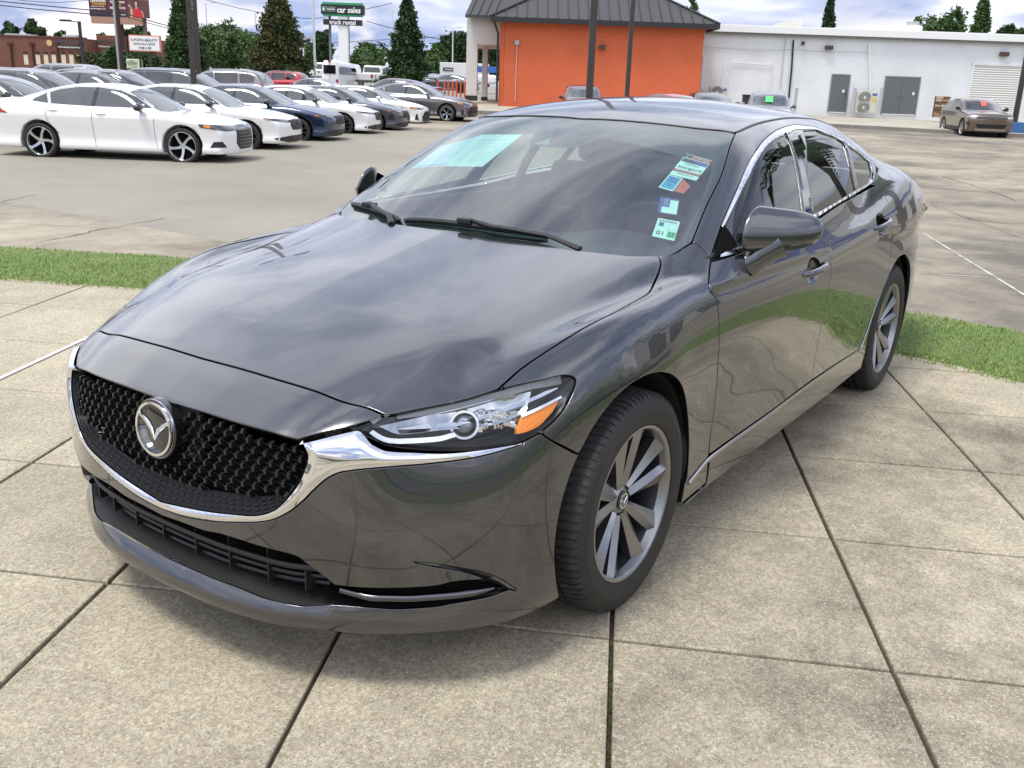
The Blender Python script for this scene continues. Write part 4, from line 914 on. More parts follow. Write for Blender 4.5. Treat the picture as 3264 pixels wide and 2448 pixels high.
# ------------------------------------------------------------ door mirrors, handles, wipers
def mirror_shell(sg):
    r = empty('door_mirror'); r.parent = car
    # sections from the inner end to the tip: (x, z) corners, the crease between roof and face kept firm
    def chaikin(p, n=2, k=.22):
        for _ in range(n):
            q = []
            for i in range(len(p)):
                a, b = p[i], p[(i+1) % len(p)]; q += [(a[0]+(b[0]-a[0])*k, a[1]+(b[1]-a[1])*k), (a[0]+(b[0]-a[0])*(1-k), a[1]+(b[1]-a[1])*(1-k))]
            p = q
        return p
    V = []; J = 21; cut = None
    for j in range(J):
        v = (1-math.cos(PI*j/(J-1)))/2; e = min(1, (1-(1-min(v/.10, 1))**2)**.5+.0) if v < .10 else 1; t = 1 if v < .55 else max(0.0, 1-((v-.55)/.45)**2.3)**.5
        s_ = (.62+.38*e)*(.10+.90*t); xc = -.770-.225*v; top = (.088-.030*v)*s_; bot = (.072-.012*v)*s_; fr = (.078-.022*v)*s_; bk = (.055-.01*v)*s_; zc2 = 1.052-.004*v; yc = (.868+.180*v)
        prof = [(-bk, -bot), (fr*.55, -bot), (fr*.92, -bot*.62), (fr, .002), (fr*.45, top*.72), (-bk*.35, top), (-bk, top*.90)]
        pr = chaikin(prof); V += [(xc+a, yc*sg, zc2+b) for a, b in pr]; K = len(pr)
    f = [(j*K+k, j*K+(k+1) % K, (j+1)*K+(k+1) % K, (j+1)*K+k) for j in range(J-1) for k in range(K)]+[tuple(range(K-1, -1, -1)), tuple((J-1)*K+k for k in range(K))]
    zlim = lambda q: sum(V[i][2] for i in q)/len(q) > 1.052-.052+.010*(sum(abs(V[i][1]) for i in q)/len(q)-.89)/.18
    up = [q for q in f if zlim(q)]; lo = [q for q in f if not zlim(q)]
    MB().add(V, up).build('shell', PAINT, r, smooth=True, angle=50); MB().add(V, lo).build('lower_cover', BLK, r, smooth=True, angle=60)
    MB().tube([(-.84, .955*sg, 1.010), (-.815, .93*sg, .988), (-.79, .905*sg, .955), (-.78, .875*sg, .925)], [.05, .042, .040, .046], 14, sx=.55, up=(0, 1, .6)).build('stalk', PAINT, r, smooth=True)
    MB().prism([(-.09*1, -.045), (.08, -.035), (.088, .02), (.07, .035), (-.07, .05), (-.095, .02)], 0, .004, 'YZ').build('mirror_glass', CHROME, r).matrix_local = Matrix.Translation((-.937, .953*sg, 1.052)) @ Matrix.Rotation(R_(25*sg), 4, 'Z')
    return r
mirror_shell(1); mirror_shell(-1)
for sg in (1, -1):
    for x0, x1, z0, z1 in ((-1.275, -1.535, .836, .850), (-2.262, -2.515, .914, .936)):
        q = []
        for u in np.linspace(0, 1, 13):
            p = Sd([(x0+(x1-x0)*u, z0+(z1-z0)*u)])[0]; q.append((p[0], (p[1]-.006+.030*math.sin(PI*u)**.6)*sg, p[2]))
        MB().tube(q, [.008+.006*math.sin(PI*i/12)**.5 for i in range(13)], 10, sx=1.15, up=(0, 0, 1)).build('door_handle', PAINT, car, smooth=True)
def wiper(nm, blade, arm):
    r = empty('wiper'); r.parent = car
    bl = np.array(CV[blade]); ar = np.array(CV[arm]); ar = np.vstack([ar[:-1], ar[-1:]+[.03, 0, -.02]])
    P = drop(TOP, resamp(bl, 20)[:, :2], F_top)[0]; 
    MB().tube((P+[0.004, 0, .012]).tolist(), [.004]+[.011]*18+[.004], 6, sx=.8, up=(0, 0, 1)).build('blade', BLK, r, smooth=True)
    MB().tube((P+[0.0, 0, .003]).tolist(), .004, 4).build('blade_rubber', VOID, r)
    MB().tube((resamp(ar, 14)+[0.012, 0, .024]).tolist(), [.009, .009]+[.011]*10+[.013, .014], 8, sx=.7, up=(0, 0, 1)).build('arm', BLK, r, smooth=True)
    p = P[np.argmin(np.linalg.norm(P-ar[0], axis=1))]; MB().box((p[0]+.006, p[1], p[2]+.024), (.03, .06, .018)).build('clip', BLK, r, bevel=.004)
wiper('d', 'wip_d_blade', 'wip_d_arm'); wiper('p', 'wip_p_blade', 'wip_p_arm')
# ------------------------------------------------------------ stickers and papers (bilinear print on the glass)
def quad_print(nm, key, d, base, items, parent, lab=None, seg=6, fn=None, round_=0):
    """items: (u0, v0, u1, v1, material) blocks or (u, v, height, text, material, width); v runs down"""
    q = np.array(CV[key]); q = q+grad(F_top, q)*d; n = grad(F_top, q).mean(0); r = empty(nm); r.parent = parent
    if lab: r['label'] = lab
    def P(u, v, h=0): return q[0]*(1-u)*(1-v)+q[1]*u*(1-v)+q[2]*u*v+q[3]*(1-u)*v+n*h
    th = .0006
    def block(name, u0, v0, u1, v1, m_, lv):
        V = [P(u0+(u1-u0)*i/seg, v0+(v1-v0)*j/seg, lv*th) for j in range(seg+1) for i in range(seg+1)]; k = seg+1
        MB().add(V, [(j*k+i, j*k+i+1, (j+1)*k+i+1, (j+1)*k+i) for j in range(seg) for i in range(seg)]).build(name, m_, r, smooth=True)
    block('sheet', 0, 0, 1, 1, base, 0)
    for i, it in enumerate(items):
        if len(it) == 5: block('print_block', *it, 1+i*.02)
        else:
            u, v, hgt, txt, m_, wd = it; cu_ = bpy.data.curves.new('txt', 'FONT'); cu_.body = txt; cu_.align_x = 'CENTER'; cu_.size = 1; cu_.resolution_u = 2
            to = bpy.data.objects.new('txt', cu_); COL.objects.link(to); bpy.context.view_layer.update(); me = to.to_mesh()
            vs = np.array([v_.co[:] for v_ in me.vertices]); fs = [tuple(p.vertices) for p in me.polygons]; to.to_mesh_clear(); bpy.data.objects.remove(to)
            if len(vs) == 0: continue
            ww = vs[:, 0].max()-vs[:, 0].min(); cx = (vs[:, 0].max()+vs[:, 0].min())/2
            V = [P(u+(a-cx)/ww*wd, v-b*hgt/.72, 3*th) for a, b, _ in vs]; MB().add(V, fs).build('lettering', m_, r, fix=False)
    return r
SHEET = mat('sticker_paper', (.62, .86, .80), .6); SHW = mat('sheet_white', (.46, .70, .66), .6); INK = mat('ink', (.02, .02, .03), .6); INKR = mat('ink_red', (.45, .05, .03), .6)
BLU = mat('ink_blue', (.05, .35, .62), .6); NAVY = mat('ink_navy', (.05, .08, .30), .6); GRN = mat('ink_green', (.05, .50, .22), .6); PGR = mat('ink_grey', (.42, .62, .60), .6); ORG = mat('sticker_orange', (.62, .13, .07), .6)
quad_print('attention_sticker', 'st_att', -.002, SHEET, [(0.0, .02, 1, .17, INK), (.25, .02, 1, .17, INKR), (.62, .145, .085, 'ATTENTION', SHEET, .62), (.12, .145, .07, 'A', SHEET, .09), (.02, .20, .98, .36, NAVY), (.1, .24, .5, .33, INK), (.5, .42, .035, 'THIS VEHICLE IS', INK, .5), (.5, .47, .035, 'EQUIPPED WITH A', INK, .55), (.5, .64, .11, 'stargard', INK, .86), (0, .71, 1, .82, INKR), (.5, .795, .065, 'THEFT RECOVERY SYSTEM', SHEET, .92), (.5, .91, .045, 'STARGARDGPS.COM', INK, .62)], wind, 'white warning sticker with a black and red heading')
quad_print('cleaned_sticker', 'st_blue', -.0022, SHEET, [(.08, .06, .92, .92, BLU), (.5, .27, .15, 'VEHICLE', NAVY, .66), (.5, .47, .15, 'CLEANED', NAVY, .68), (.5, .74, .16, 'V', NAVY, .2)], wind, 'small blue and white sticker')
quad_print('orange_sticker', 'st_orange', -.0024, ORG, [(.5, .5, .2, 'V', INKR, .25)], wind, 'torn orange sticker')
quad_print('record_card', 'st_card', -.002, NAVY, [(.16, .12, .97, .97, SHEET), (.16, .05, .55, .60, NAVY), (.35, .15, .06, 'STOCK', SHEET, .26), (.35, .24, .06, 'YEAR', SHEET, .24), (.35, .33, .06, 'MAKE', SHEET, .24), (.35, .42, .06, 'MODEL', SHEET, .26), (.35, .51, .06, 'COLOR', SHEET, .26), (.58, .20, .95, .21, PGR), (.58, .32, .95, .33, PGR), (.58, .44, .95, .45, PGR), (.58, .56, .95, .57, PGR), (.2, .72, .95, .73, PGR)], wind, 'blue and white record card')
quad_print('inspection_sticker', 'st_la', -.002, SHEET, [(.5, .16, .13, 'Louisiana', INK, .8), (.12, .2, .34, .4, NAVY), (.55, .22, .92, .5, PGR), (.57, .24, .90, .48, SHEET), (.28, .86, .21, '01', INK, .30), (.60, .60, .98, .90, GRN), (.79, .85, .20, '27', INK, .28)], wind, 'white inspection sticker numbered 01 27')
lines = [(.15+.0, .12+.045*i, .15+.7*random.Random(i).uniform(.55, 1), .13+.045*i, PGR) for i in range(17)]
pw = quad_print('paper_sheet', 'paper1', -.006, SHW, [(.45, .20, .05, 'IMPLIED WARRANTIES ONLY', PGR, .7), (.4, .30, .045, 'DEALER WARRANTY', PGR, .5)]+lines[5:], wind, 'right-hand of the two printed sheets behind the windshield')
quad_print('paper_sheet', 'paper2', -.006, mat('sheet_blue', (.33, .56, .62), .6), [(.03, .10, .97, .14, PGR), (.03, .55, .97, .58, PGR), (.02, .9, .98, .97, mat('sheet_navy', (.2, .35, .5), .6))], wind, 'left-hand of the two printed sheets behind the windshield')
# sensor behind the glass
cm = np.array(CV['cam']); cm = np.vstack([cm]); MB().add((cm+[.0, 0, -.0]-grad(F_top, cm)*.0035).tolist(), [(0, 1, 2)]).build('camera_window', mat('camera_window_grey', (.16, .22, .21), .5), wind, fix=False)
# ------------------------------------------------------------ interior and under-structure
MB().box((-1.55, 0, .28), (4.3, 1.20, .14)).box((.25, 0, .42), (.9, 1.1, .40)).box((-3.3, 0, .5), (.7, 1.1, .5)).box((-1.4, 0, .27), (1.95, 1.66, .12)).box((.30, 0, .58), (.5, 1.2, .16)).build('underbody_light_block', VOID, car)  # plain dark boxes added inside the shell to block light through the body
b = MB()
prof = [(-.30, .955), (-.45, .965), (-.62, .968), (-.80, .955), (-.92, .925), (-.97, .86), (-.97, .62)]; ys = np.linspace(-.76, .76, 25)
V = []
for y in ys:
    hump = .045*math.exp(-((y-.37)/.17)**2)
    for i, (x, z) in enumerate(prof): V.append((x-.0*y*y-(.12*(y/.76)**2 if i < 2 else 0), y, z+(hump if i in (3, 4) else 0)-.01*(y/.76)**4-(.0 if i else .03)))
m = len(prof); b.add(V, [(j*m+i, j*m+i+1, (j+1)*m+i+1, (j+1)*m+i) for j in range(24) for i in range(m-1)]).build('dashboard', TRIMD, car, smooth=True)
MB().box((-.95, 0, .985), (.02, .20, .10)).build('display_screen', BLKG, car, bevel=.004)
sw = empty('steering_wheel'); sw.parent = car; sw.matrix_local = Matrix.Translation((-1.10, .37, .90)) @ Matrix.Rotation(R_(-68), 4, 'Y')
MB().tube([(.185*math.cos(t), .185*math.sin(t), 0) for t in np.linspace(0, 2*PI, 37)], .015, 8, cap=False).build('rim', TRIMD, sw, smooth=True)
MB().box((0, 0, -.02), (.12, .16, .05)).box((0, .1, -.01), (.04, .12, .02)).box((0, -.1, -.01), (.04, .12, .02)).box((-.1, 0, -.01), (.12, .035, .02)).build('hub', TRIMD, sw, bevel=.008)
def seat(x, y, w_=.50, rear=False):
    r = empty('seat'); r.parent = car
    MB().box((x+.27, y, .52), (.52, w_, .20)).build('cushion', TRIMM, r, bevel=.05, smooth=True)
    Mx = Matrix.Translation((x, y, .56)) @ Matrix.Rotation(R_(-20), 4, 'Y')
    MB().box((0, 0, .30), (.14, w_, .62), M4=Mx).build('backrest', TRIMM, r, bevel=.045, smooth=True)
    for yy in ((0,) if not rear else (-.38, .38)):
        MB().box((-.0, yy, .70), (.10, .25, .16), M4=Mx).build('headrest', TRIMM, r, bevel=.035, smooth=True)
    return r
seat(-1.70, .37); seat(-1.70, -.37); seat(-2.52, 0, 1.30, True)
MB().box((-2.85, 0, .96), (.60, 1.25, .03)).build('parcel_shelf', TRIMD, car)
for sg in (1, -1):
    MB().box((-1.55, .80*sg, .68), (2.0, .05, .62)).build('door_lining', TRIMD, car, bevel=.01)
    MB().tube([(-1.86, .655*sg, 1.29), (-1.80, .74*sg, 1.12), (-1.76, .79*sg, .95)], .022, 6).build('pillar_lining', TRIMM, car, smooth=True)
hp = T3([(x, y) for x in np.linspace(-1.16, -2.45, 14) for y in np.linspace(-.56, .56, 9)])
MB().add((hp-[0, 0, .03]).tolist(), [(j*9+i, j*9+i+1, (j+1)*9+i+1, (j+1)*9+i) for j in range(13) for i in range(8)]).build('headliner', mat('headliner', (.35, .36, .36), .9), car, smooth=True)
# ------------------------------------------------------------ wheels
def make_wheel():
    r = empty('wheel'); r.parent = car
    ty = [(.232, -.100), (.240, -.108), (.262, -.113), (.290, -.115), (.312, -.110), (.324, -.100), (.331, -.088), (.3345, -.060), (.335, -.045), (.327, -.043), (.327, -.035), (.3355, -.033), (.3358, -.008), (.328, -.006), (.328, .002), (.3358, .004), (.3355, .029), (.327, .031), (.327, .039), (.335, .041), (.3345, .060), (.331, .086), (.324, .100), (.3205, .1035), (.312, .110), (.290, .115), (.2885, .1165), (.262, .1145), (.252, .1125), (.244, .110), (.2385, .104), (.234, .098)]
    t = MB().lathe([(a, b) for a, b in ty], 96, closed=True).build('tyre', RUB, r, smooth=True, angle=28)
    lug = MB()
    for k in range(84):
        a0 = 2*PI*k/84; 
        for y0, y1, tw in ((.044, .090, .020), (-.090, -.044, -.020), (-.031, -.009, .03), (.006, .028, -.03)):
            V = []
            for y, dt in ((y0, 0), (y1, tw)):
                for rr in (.329, .3378 if abs(y) < .08 else .3335):
                    for da in (0, .052): a = a0+dt+da; V.append((rr*math.cos(a), y, rr*math.sin(a)))
            lug.add(V, [(0, 1, 3, 2), (4, 6, 7, 5), (0, 2, 6, 4), (1, 5, 7, 3), (2, 3, 7, 6), (0, 4, 5, 1)])
        # shoulder sipes wrap
        V = []
        for rr, y in ((.3335, .088), (.3285, .1005), (.3195, .1065)):
            for da in (.0, .045): a = a0+.02+da; V.append((rr*math.cos(a), y, rr*math.sin(a)))
        for rr, y in ((.330, .086), (.325, .0985), (.3165, .1045)):
            for da in (.0, .045): a = a0+.02+da; V.append((rr*math.cos(a), y, rr*math.sin(a)))
        lug.add(V, [(0, 1, 3, 2), (2, 3, 5, 4), (0, 2, 8, 6), (2, 4, 10, 8), (1, 7, 9, 3), (3, 9, 11, 5), (4, 5, 11, 10), (0, 6, 7, 1)])
    o = lug.build('tread_blocks', RUBD, r, fix=False); o['kind'] = 'stuff'; o.parent = t
    rim = MB().lathe([(.2385, .1015), (.2375, .1065), (.2325, .1075), (.2275, .104), (.2245, .098), (.2215, .085), (.219, .078)], 80, closed=True).build('rim', ALLOY, r, smooth=True, angle=50)
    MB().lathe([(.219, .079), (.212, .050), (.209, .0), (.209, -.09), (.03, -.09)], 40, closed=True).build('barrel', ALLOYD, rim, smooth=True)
    MB().lathe([(.150, .0), (.150, .012), (.075, .012), (.075, .035), (.0, .035)], 48).build('brake_disc', mat('disc_metal', (.25, .24, .23), .35, .9), r, smooth=True, angle=30)
    MB().box((.10, .01, .09), (.10, .06, .09)).build('caliper', ALLOYD, r, bevel=.01)
    # spokes
    for k in range(5):
        base = 2*PI*k/5+R_(90)
        for sgn in (-1, 1):
            sp = MB(); V = []; secs = 13
            for i in range(secs):
                u = i/(secs-1); rr = .046+.183*u
                ang = base+sgn*(R_(14)+R_(1.5)*u)
                wd = .0140+.0195*u; dep = .068+.031*u    # face height
                e = Vector((math.cos(ang), 0, math.sin(ang))); t_ = Vector((-math.sin(ang), 0, math.cos(ang)))
                rd = sgn*wd*(.35-.9*u)        # ridge wanders across the spoke
                c = e*rr
                for off, h in ((-wd, dep-.045), (-wd, dep-.010-.006*u), (rd, dep), (wd, dep-.010-.006*u), (wd, dep-.045)):
                    p = c+t_*off; V.append((p.x, h, p.z))
            f = [(i*5+a, i*5+(a+1) % 5, (i+1)*5+(a+1) % 5, (i+1)*5+a) for i in range(secs-1) for a in range(5)]+[(4, 3, 2, 1, 0), tuple((secs-1)*5+a for a in range(5))]
            sp.add(V, f).build('spoke', ALLOY, rim, smooth=True, angle=26)
        a = base+R_(36)
        MB().lathe([(.011, .046), (.010, .058), (.006, .060), (0, .060)], 12, c=(.057*math.cos(base), 0, .057*math.sin(base))).build('lug_nut', ALLOYD, rim, smooth=True)
    MB().lathe([(.066, .010), (.060, .030), (.048, .054), (.038, .062), (.034, .064), (.032, .062), (0, .062)], 40).build('hub', ALLOY, rim, smooth=True, angle=40)
    cp = MB().lathe([(.031, .059), (.030, .067), (.027, .0695), (.0, .0700)], 32).build('centre_cap', BLKG, rim, smooth=True, angle=40)
    MB().lathe([(.0235, .0695), (.0235, .0715), (.0195, .0715), (.0195, .0695)], 32).build('cap_ring', CHROME, cp, smooth=True)
    MB().tube([(a*.33, .0715, b*.33) for a, b in wing], [q*.4 for q in wr], 6, sx=.6, up=(0, 1, 0)).build('cap_wings', CHROME, cp, smooth=True)
    return r
wh = make_wheel()
for i, (x, y, rz, ry) in enumerate(((0, .7975, 0, 3), (-2.83, .7925, 0, 2), (0, -.7975, PI, 40), (-2.83, -.7925, PI, 10))):
    o = wh if i == 0 else copy_tree(wh, car)
    o.location = (x, y, .333); o.rotation_euler = (0, R_(ry), rz+(.006 if x == 0 else 0))
for x0 in (0, -2.83):
    for sg in (1, -1):
        b = MB(); V = []; n = 30
        for i in range(n+1):
            a = R_(-25+230*i/n); rr = .385 if x0 < -1 else .389
            for r2, y in ((rr, .875), (rr-.0, .66), (rr-.06, .60), (.05, .60)): V.append((x0+r2*math.cos(a), y*sg, .335+r2*math.sin(a)))
        b.add(V, [(i*4+k, i*4+k+1, (i+1)*4+k+1, (i+1)*4+k) for i in range(n) for k in range(3)]).build('wheel_liner', mat('liner', (.012, .012, .012), .85, noise=(30, .5)), car, smooth=True)
        if sg > 0 and x0 == 0:
            for zz, xx in ((.56, -.335), (.43, -.362), (.30, -.362)): MB().lathe([(.012, 0), (.012, .008), (.005, .009), (.005, .004), (0, .004)], 14, c=(xx, .845, zz)).build('liner_clip', mat('clip', (.05, .05, .055), .4), car, smooth=True)
            MB().add([(-.385, .89, .62), (-.352, .83, .60), (-.352, .83, .19), (-.40, .885, .19)], [(0, 1, 2, 3)]).build('liner_edge', mat('liner', (.012, .012, .012), .85), car)
# ------------------------------------------------------------ ground
def lotz(d):
    return -.2+.3*float(np.clip((d-26)/20, 0, 1))
def dep(p): return float((np.array([p[0], p[1], 0])-[CP[0], CP[1], 0]) @ FH)
def concrete(name, col, dark, scale, speck, stain=(.45, .62), rnd=0.09, gloss=.85, streak=None):
    m = bpy.data.materials.new(name); m.use_nodes = True; t = m.node_tree; b = t.nodes['Principled BSDF']; b.inputs['Roughness'].default_value = gloss; b.inputs['Specular IOR Level'].default_value = .3
    ln = t.links.new
    def n_(ty, **k):
        q = t.nodes.new(ty)
        for a, v in k.items(): setattr(q, a, v)
        return q
    g = n_('ShaderNodeNewGeometry'); pos = g.outputs['Position']
    def ns(sc, det=6, rough=.6, vec=None, dist=0):
        q = n_('ShaderNodeTexNoise'); q.inputs['Scale'].default_value = sc; q.inputs['Detail'].default_value = det; q.inputs['Roughness'].default_value = rough; q.inputs['Distortion'].default_value = dist; ln(vec or pos, q.inputs['Vector']); return q.outputs[0]
    def mr(x, a, b_, c=0., d=1.):
        q = n_('ShaderNodeMapRange'); q.inputs[1].default_value = a; q.inputs[2].default_value = b_; q.inputs[3].default_value = c; q.inputs[4].default_value = d; ln(x, q.inputs[0]); return q.outputs[0]
    def mx(f, a, b_, ty='MIX'):
        q = n_('ShaderNodeMix', data_type='RGBA', blend_type=ty)
        for i, v in ((0, f), (6, a), (7, b_)):
            if isinstance(v, tuple): q.inputs[i].default_value = (*v, 1)
            elif isinstance(v, (int, float)): q.inputs[i].default_value = v
            else: ln(v, q.inputs[i])
        return q.outputs[2]
    c = mx(mr(ns(scale, 8, .6), .3, .7), tuple(x*.86 for x in col), tuple(x*1.12 for x in col))
    s1 = ns(scale*.55, 9, .68, dist=.4); s2 = ns(scale*3.1, 8, .75)
    mp = n_('ShaderNodeMath', operation='MULTIPLY_ADD'); ln(s1, mp.inputs[0]); mp.inputs[1].default_value = .65; q = n_('ShaderNodeMath', operation='MULTIPLY'); ln(s2, q.inputs[0]); q.inputs[1].default_value = .35; ln(q.outputs[0], mp.inputs[2])
    side = None
    stf = mr(mp.outputs[0], *stain)
    if streak:
        # dirt gathers on the side of the pad away from the viewer's left
        sp = n_('ShaderNodeSeparateXYZ'); ln(pos, sp.inputs[0]); w1 = n_('ShaderNodeMath', operation='ADD'); ln(sp.outputs[1], w1.inputs[0]); w1.inputs[1].default_value = 0
        q = n_('ShaderNodeMath', operation='MULTIPLY'); ln(stf, q.inputs[0]); ln(mr(sp.outputs[1], streak[0], streak[1], streak[2], 1.0), q.inputs[1]); stf = q.outputs[0]
    c = mx(stf, c, dark)
    if speck:
        for sc_, a_, b_2 in ((speck*.95, .80, 1.20), (speck*2.0, .82, 1.20)):
            v = n_('ShaderNodeTexVoronoi'); v.inputs['Scale'].default_value = sc_; ln(pos, v.inputs['Vector']); sel = n_('ShaderNodeSeparateColor'); ln(v.outputs['Color'], sel.inputs[0]); c = mx(1.0, c, mr(sel.outputs[0], 0, 1, a_, b_2), 'MULTIPLY')
            c = mx(mr(sel.outputs[2], .55, 1.0, 0, .30), c, (.33, .25, .16))
        for sc_, lo, hi, colr, am in ((speck, .14, .34, (.62, .57, .47), .7), (speck*1.3, .16, .34, (.085, .070, .055), .9), (speck*.62, .08, .2, (.70, .66, .56), .6)):
            v = n_('ShaderNodeTexVoronoi'); v.inputs['Scale'].default_value = sc_; v.inputs['Randomness'].default_value = 1; ln(pos, v.inputs['Vector'])
            sel = n_('ShaderNodeSeparateColor'); ln(v.outputs['Color'], sel.inputs[0])
            pick = mr(sel.outputs[0 if colr[0] > .3 else 1], .60 if colr[0] > .3 else .72, .64 if colr[0] > .3 else .76)
            q = n_('ShaderNodeMath', operation='MULTIPLY'); ln(mr(v.outputs['Distance'], lo, hi, am, 0.), q.inputs[0]); ln(pick, q.inputs[1]); c = mx(q.outputs[0], c, colr)
    if speck: c = mx(1.0, c, mr(ns(speck*2.6, 3, .8), .3, .7, .80, 1.16), 'MULTIPLY')
    oi = n_('ShaderNodeObjectInfo'); c = mx(1.0, c, mr(oi.outputs['Random'], 0, 1, 1-rnd, 1+rnd), 'MULTIPLY')
    ln(c, b.inputs['Base Color'])
    bp = n_('ShaderNodeBump'); bp.inputs['Strength'].default_value = .35; bp.inputs['Distance'].default_value = .004; ln(ns(speck*1.2 if speck else 40, 4, .7), bp.inputs['Height']); ln(bp.outputs[0], b.inputs['Normal'])
    return m
CONC = concrete('aggregate_concrete', (.44, .398, .298), (.140, .122, .100), 1.5, 105, (.43, .60), streak=(-.5, 1.8, .35))
LOT = concrete('lot_concrete', (.40, .352, .265), (.135, .122, .10), .42, 0, (.38, .60), rnd=.12)
WALKM = concrete('walk_concrete', (.42, .39, .32), (.28, .25, .2), .5, 0, (.5, .75))
DIRT = mat('joint_dirt', (.055, .040, .028), .95, noise=(20, .4), cvar=((.09, .10, .04), 9, .55, .7))
AN, BN = np.array([-.4772, .8788]), np.array([.8965, .4431])
def cellp(oa, ob): return np.linalg.solve(np.stack([AN, BN]), np.array([oa, ob]))
def curve_pts(P, res=.12):
    P = np.array(P, float); d = np.concatenate([[0], np.cumsum(np.hypot(*(P[1:]-P[:-1]).T))]); t = np.arange(0, d[-1], res); return pchip(d, P, t)
Bd = np.array([-.4446, .8957])
near = [tuple(np.array([-2.934, -1.457])+s*Bd) for s in (-13, -10, -7, -5, -3, -1, 0.5, 1.2)]+[(-3.62, .35), (-3.606, .813), (-3.474, 1.526), (-3.16, 2.35), (-2.60, 3.05), (-1.8, 3.6), (-.8, 3.95), (.4, 4.05), (2, 3.9), (5, 3.3), (9, 2.5)]
far = [tuple(np.array([-4.166, -2.069])+s*Bd) for s in (-13, -10, -7, -5, -3, -1, .8, 1.6)]+[(-5.10, .0), (-5.156, .479), (-5.014, 1.318), (-4.6, 2.5), (-3.85, 3.6), (-2.7, 4.6), (-1.2, 5.2), (.4, 5.4), (2, 5.25), (5, 4.7), (9, 3.9)]
near, far = curve_pts(near), curve_pts(far)
nA = resamp(np.c_[near, near[:, 0]*0], 170)[:, :2]; nB = resamp(np.c_[far, far[:, 0]*0], 170)[:, :2]
padpoly = np.vstack([nA, [(9, -20), (6, -24)], nA[:1]])
padpoly = np.vstack([near, [(30, -2), (30, -14), (4, -15)]])
pad = empty('pavement'); pad['kind'] = 'structure'
g = .0065; c00, c10, c11, c01 = cellp(g, -g), cellp(.769-g, -g), cellp(.769-g, -.805+g), cellp(g, -.805+g); cc = (c00+c10+c11+c01)/4
def slab_mesh():
    out_ = [np.array(c)-cc for c in (c00, c10, c11, c01)]; V = []
    for z, k in ((0, .0045), (-.0015, .0015), (-.005, 0), (-.07, 0)):
        for c in out_: q = c*(1-k/.4); V.append((q[0], q[1], z))
    f = [(0, 1, 2, 3)]+[(i*4+a, i*4+(a+1) % 4, (i+1)*4+(a+1) % 4, (i+1)*4+a) for i in range(3) for a in range(4)]
    return MB().add(V, f)
so = slab_mesh().build('slab', CONC, pad); me_s = so.data; first = True; cnt = 0
rs = random.Random(3)
for i in range(-7, 9):
    for j in range(-8, 6):
        p = cellp(-.018+.769*i+.3845, .60-.805*j-.4025)
        inside = pip(np.array([p]), padpoly)[0]
        if not inside and dist_poly(np.array([p]), near)[0] > .62: continue
        if not inside and not pip(np.array([p-.0]), np.vstack([near, far[::-1]]))[0]: continue
        o = so if first else bpy.data.objects.new('slab', me_s)
        if not first: COL.objects.link(o); o.parent = pad
        first = False; o.location = (p[0], p[1], rs.uniform(-.0022, .0018)); o.rotation_euler = (rs.uniform(-.0012, .0012), rs.uniform(-.0012, .0012), 0); cnt += 1
print('slabs', cnt)
b = MB(); b.add([(-6, -16, -.016), (14, -16, -.016), (14, 8, -.016), (-6, 8, -.016)], [(0, 1, 2, 3)]); 
bp_ = MB(); tri = delaunay_2d_cdt([Vector(p) for p in padpoly], [(i, (i+1) % len(padpoly)) for i in range(len(padpoly))], [], 1, 1e-6)
bp_.add([(v.x, v.y, -.016) for v in tri[0]], [tuple(t) for t in tri[2]]).build('joint_bed', DIRT, pad)
# the pad beyond the picture: plain slabs of the same concrete, seen only in reflections
o = MB()
for i in range(-12, 16):
    for j in range(-22, 6):
        if -7 <= i < 9 and -8 <= j < 6: continue
        p = cellp(-.018+.769*i+.3845, .60-.805*j-.4025)
        if pip(np.array([p]), padpoly)[0] and np.hypot(p[0], p[1]) < 13:
            q = [np.array(c)-cc+p for c in (c00, c10, c11, c01)]; o.add([(a[0], a[1], -.001) for a in q], [(0, 1, 2, 3)])
o = o.build('slab_field', CONC, pad); o['kind'] = 'stuff'
# white caulk in one joint left of the car, weeds in the joint in front of the wheel
L0, L1 = cellp(-2.335, -2.02), cellp(-2.335, .2)
MB().box(((L0[0]+L1[0])/2, (L0[1]+L1[1])/2, .0005), (np.hypot(*(L1-L0)), .024, .006), rz=math.atan2(*(L1-L0)[::-1])).build('joint_sealant', mat('caulk', (.62, .62, .58), .7, noise=(60, .1)), pad)
wd = MB(); rg = random.Random(11)
for k in range(700):
    u = rg.uniform(.02, 1.6); p = cellp(.751+rg.uniform(-.005, .005), .60+u*.9); h = rg.uniform(.004, .014); a = rg.uniform(0, 6.28); dx, dy = math.cos(a)*.0016, math.sin(a)*.0016
    wd.add([(p[0]-dx, p[1]-dy, -.012), (p[0]+dx, p[1]+dy, -.012), (p[0]+rg.uniform(-.006, .006), p[1]+rg.uniform(-.006, .006), -.010+h)], [(0, 1, 2)])
o = wd.build('joint_weeds', mat('weeds', (.07, .085, .03), .8), None, fix=False); tag(o, 'thin line of weeds growing in the slab joint below the front wheel', 'weeds', kind='stuff')
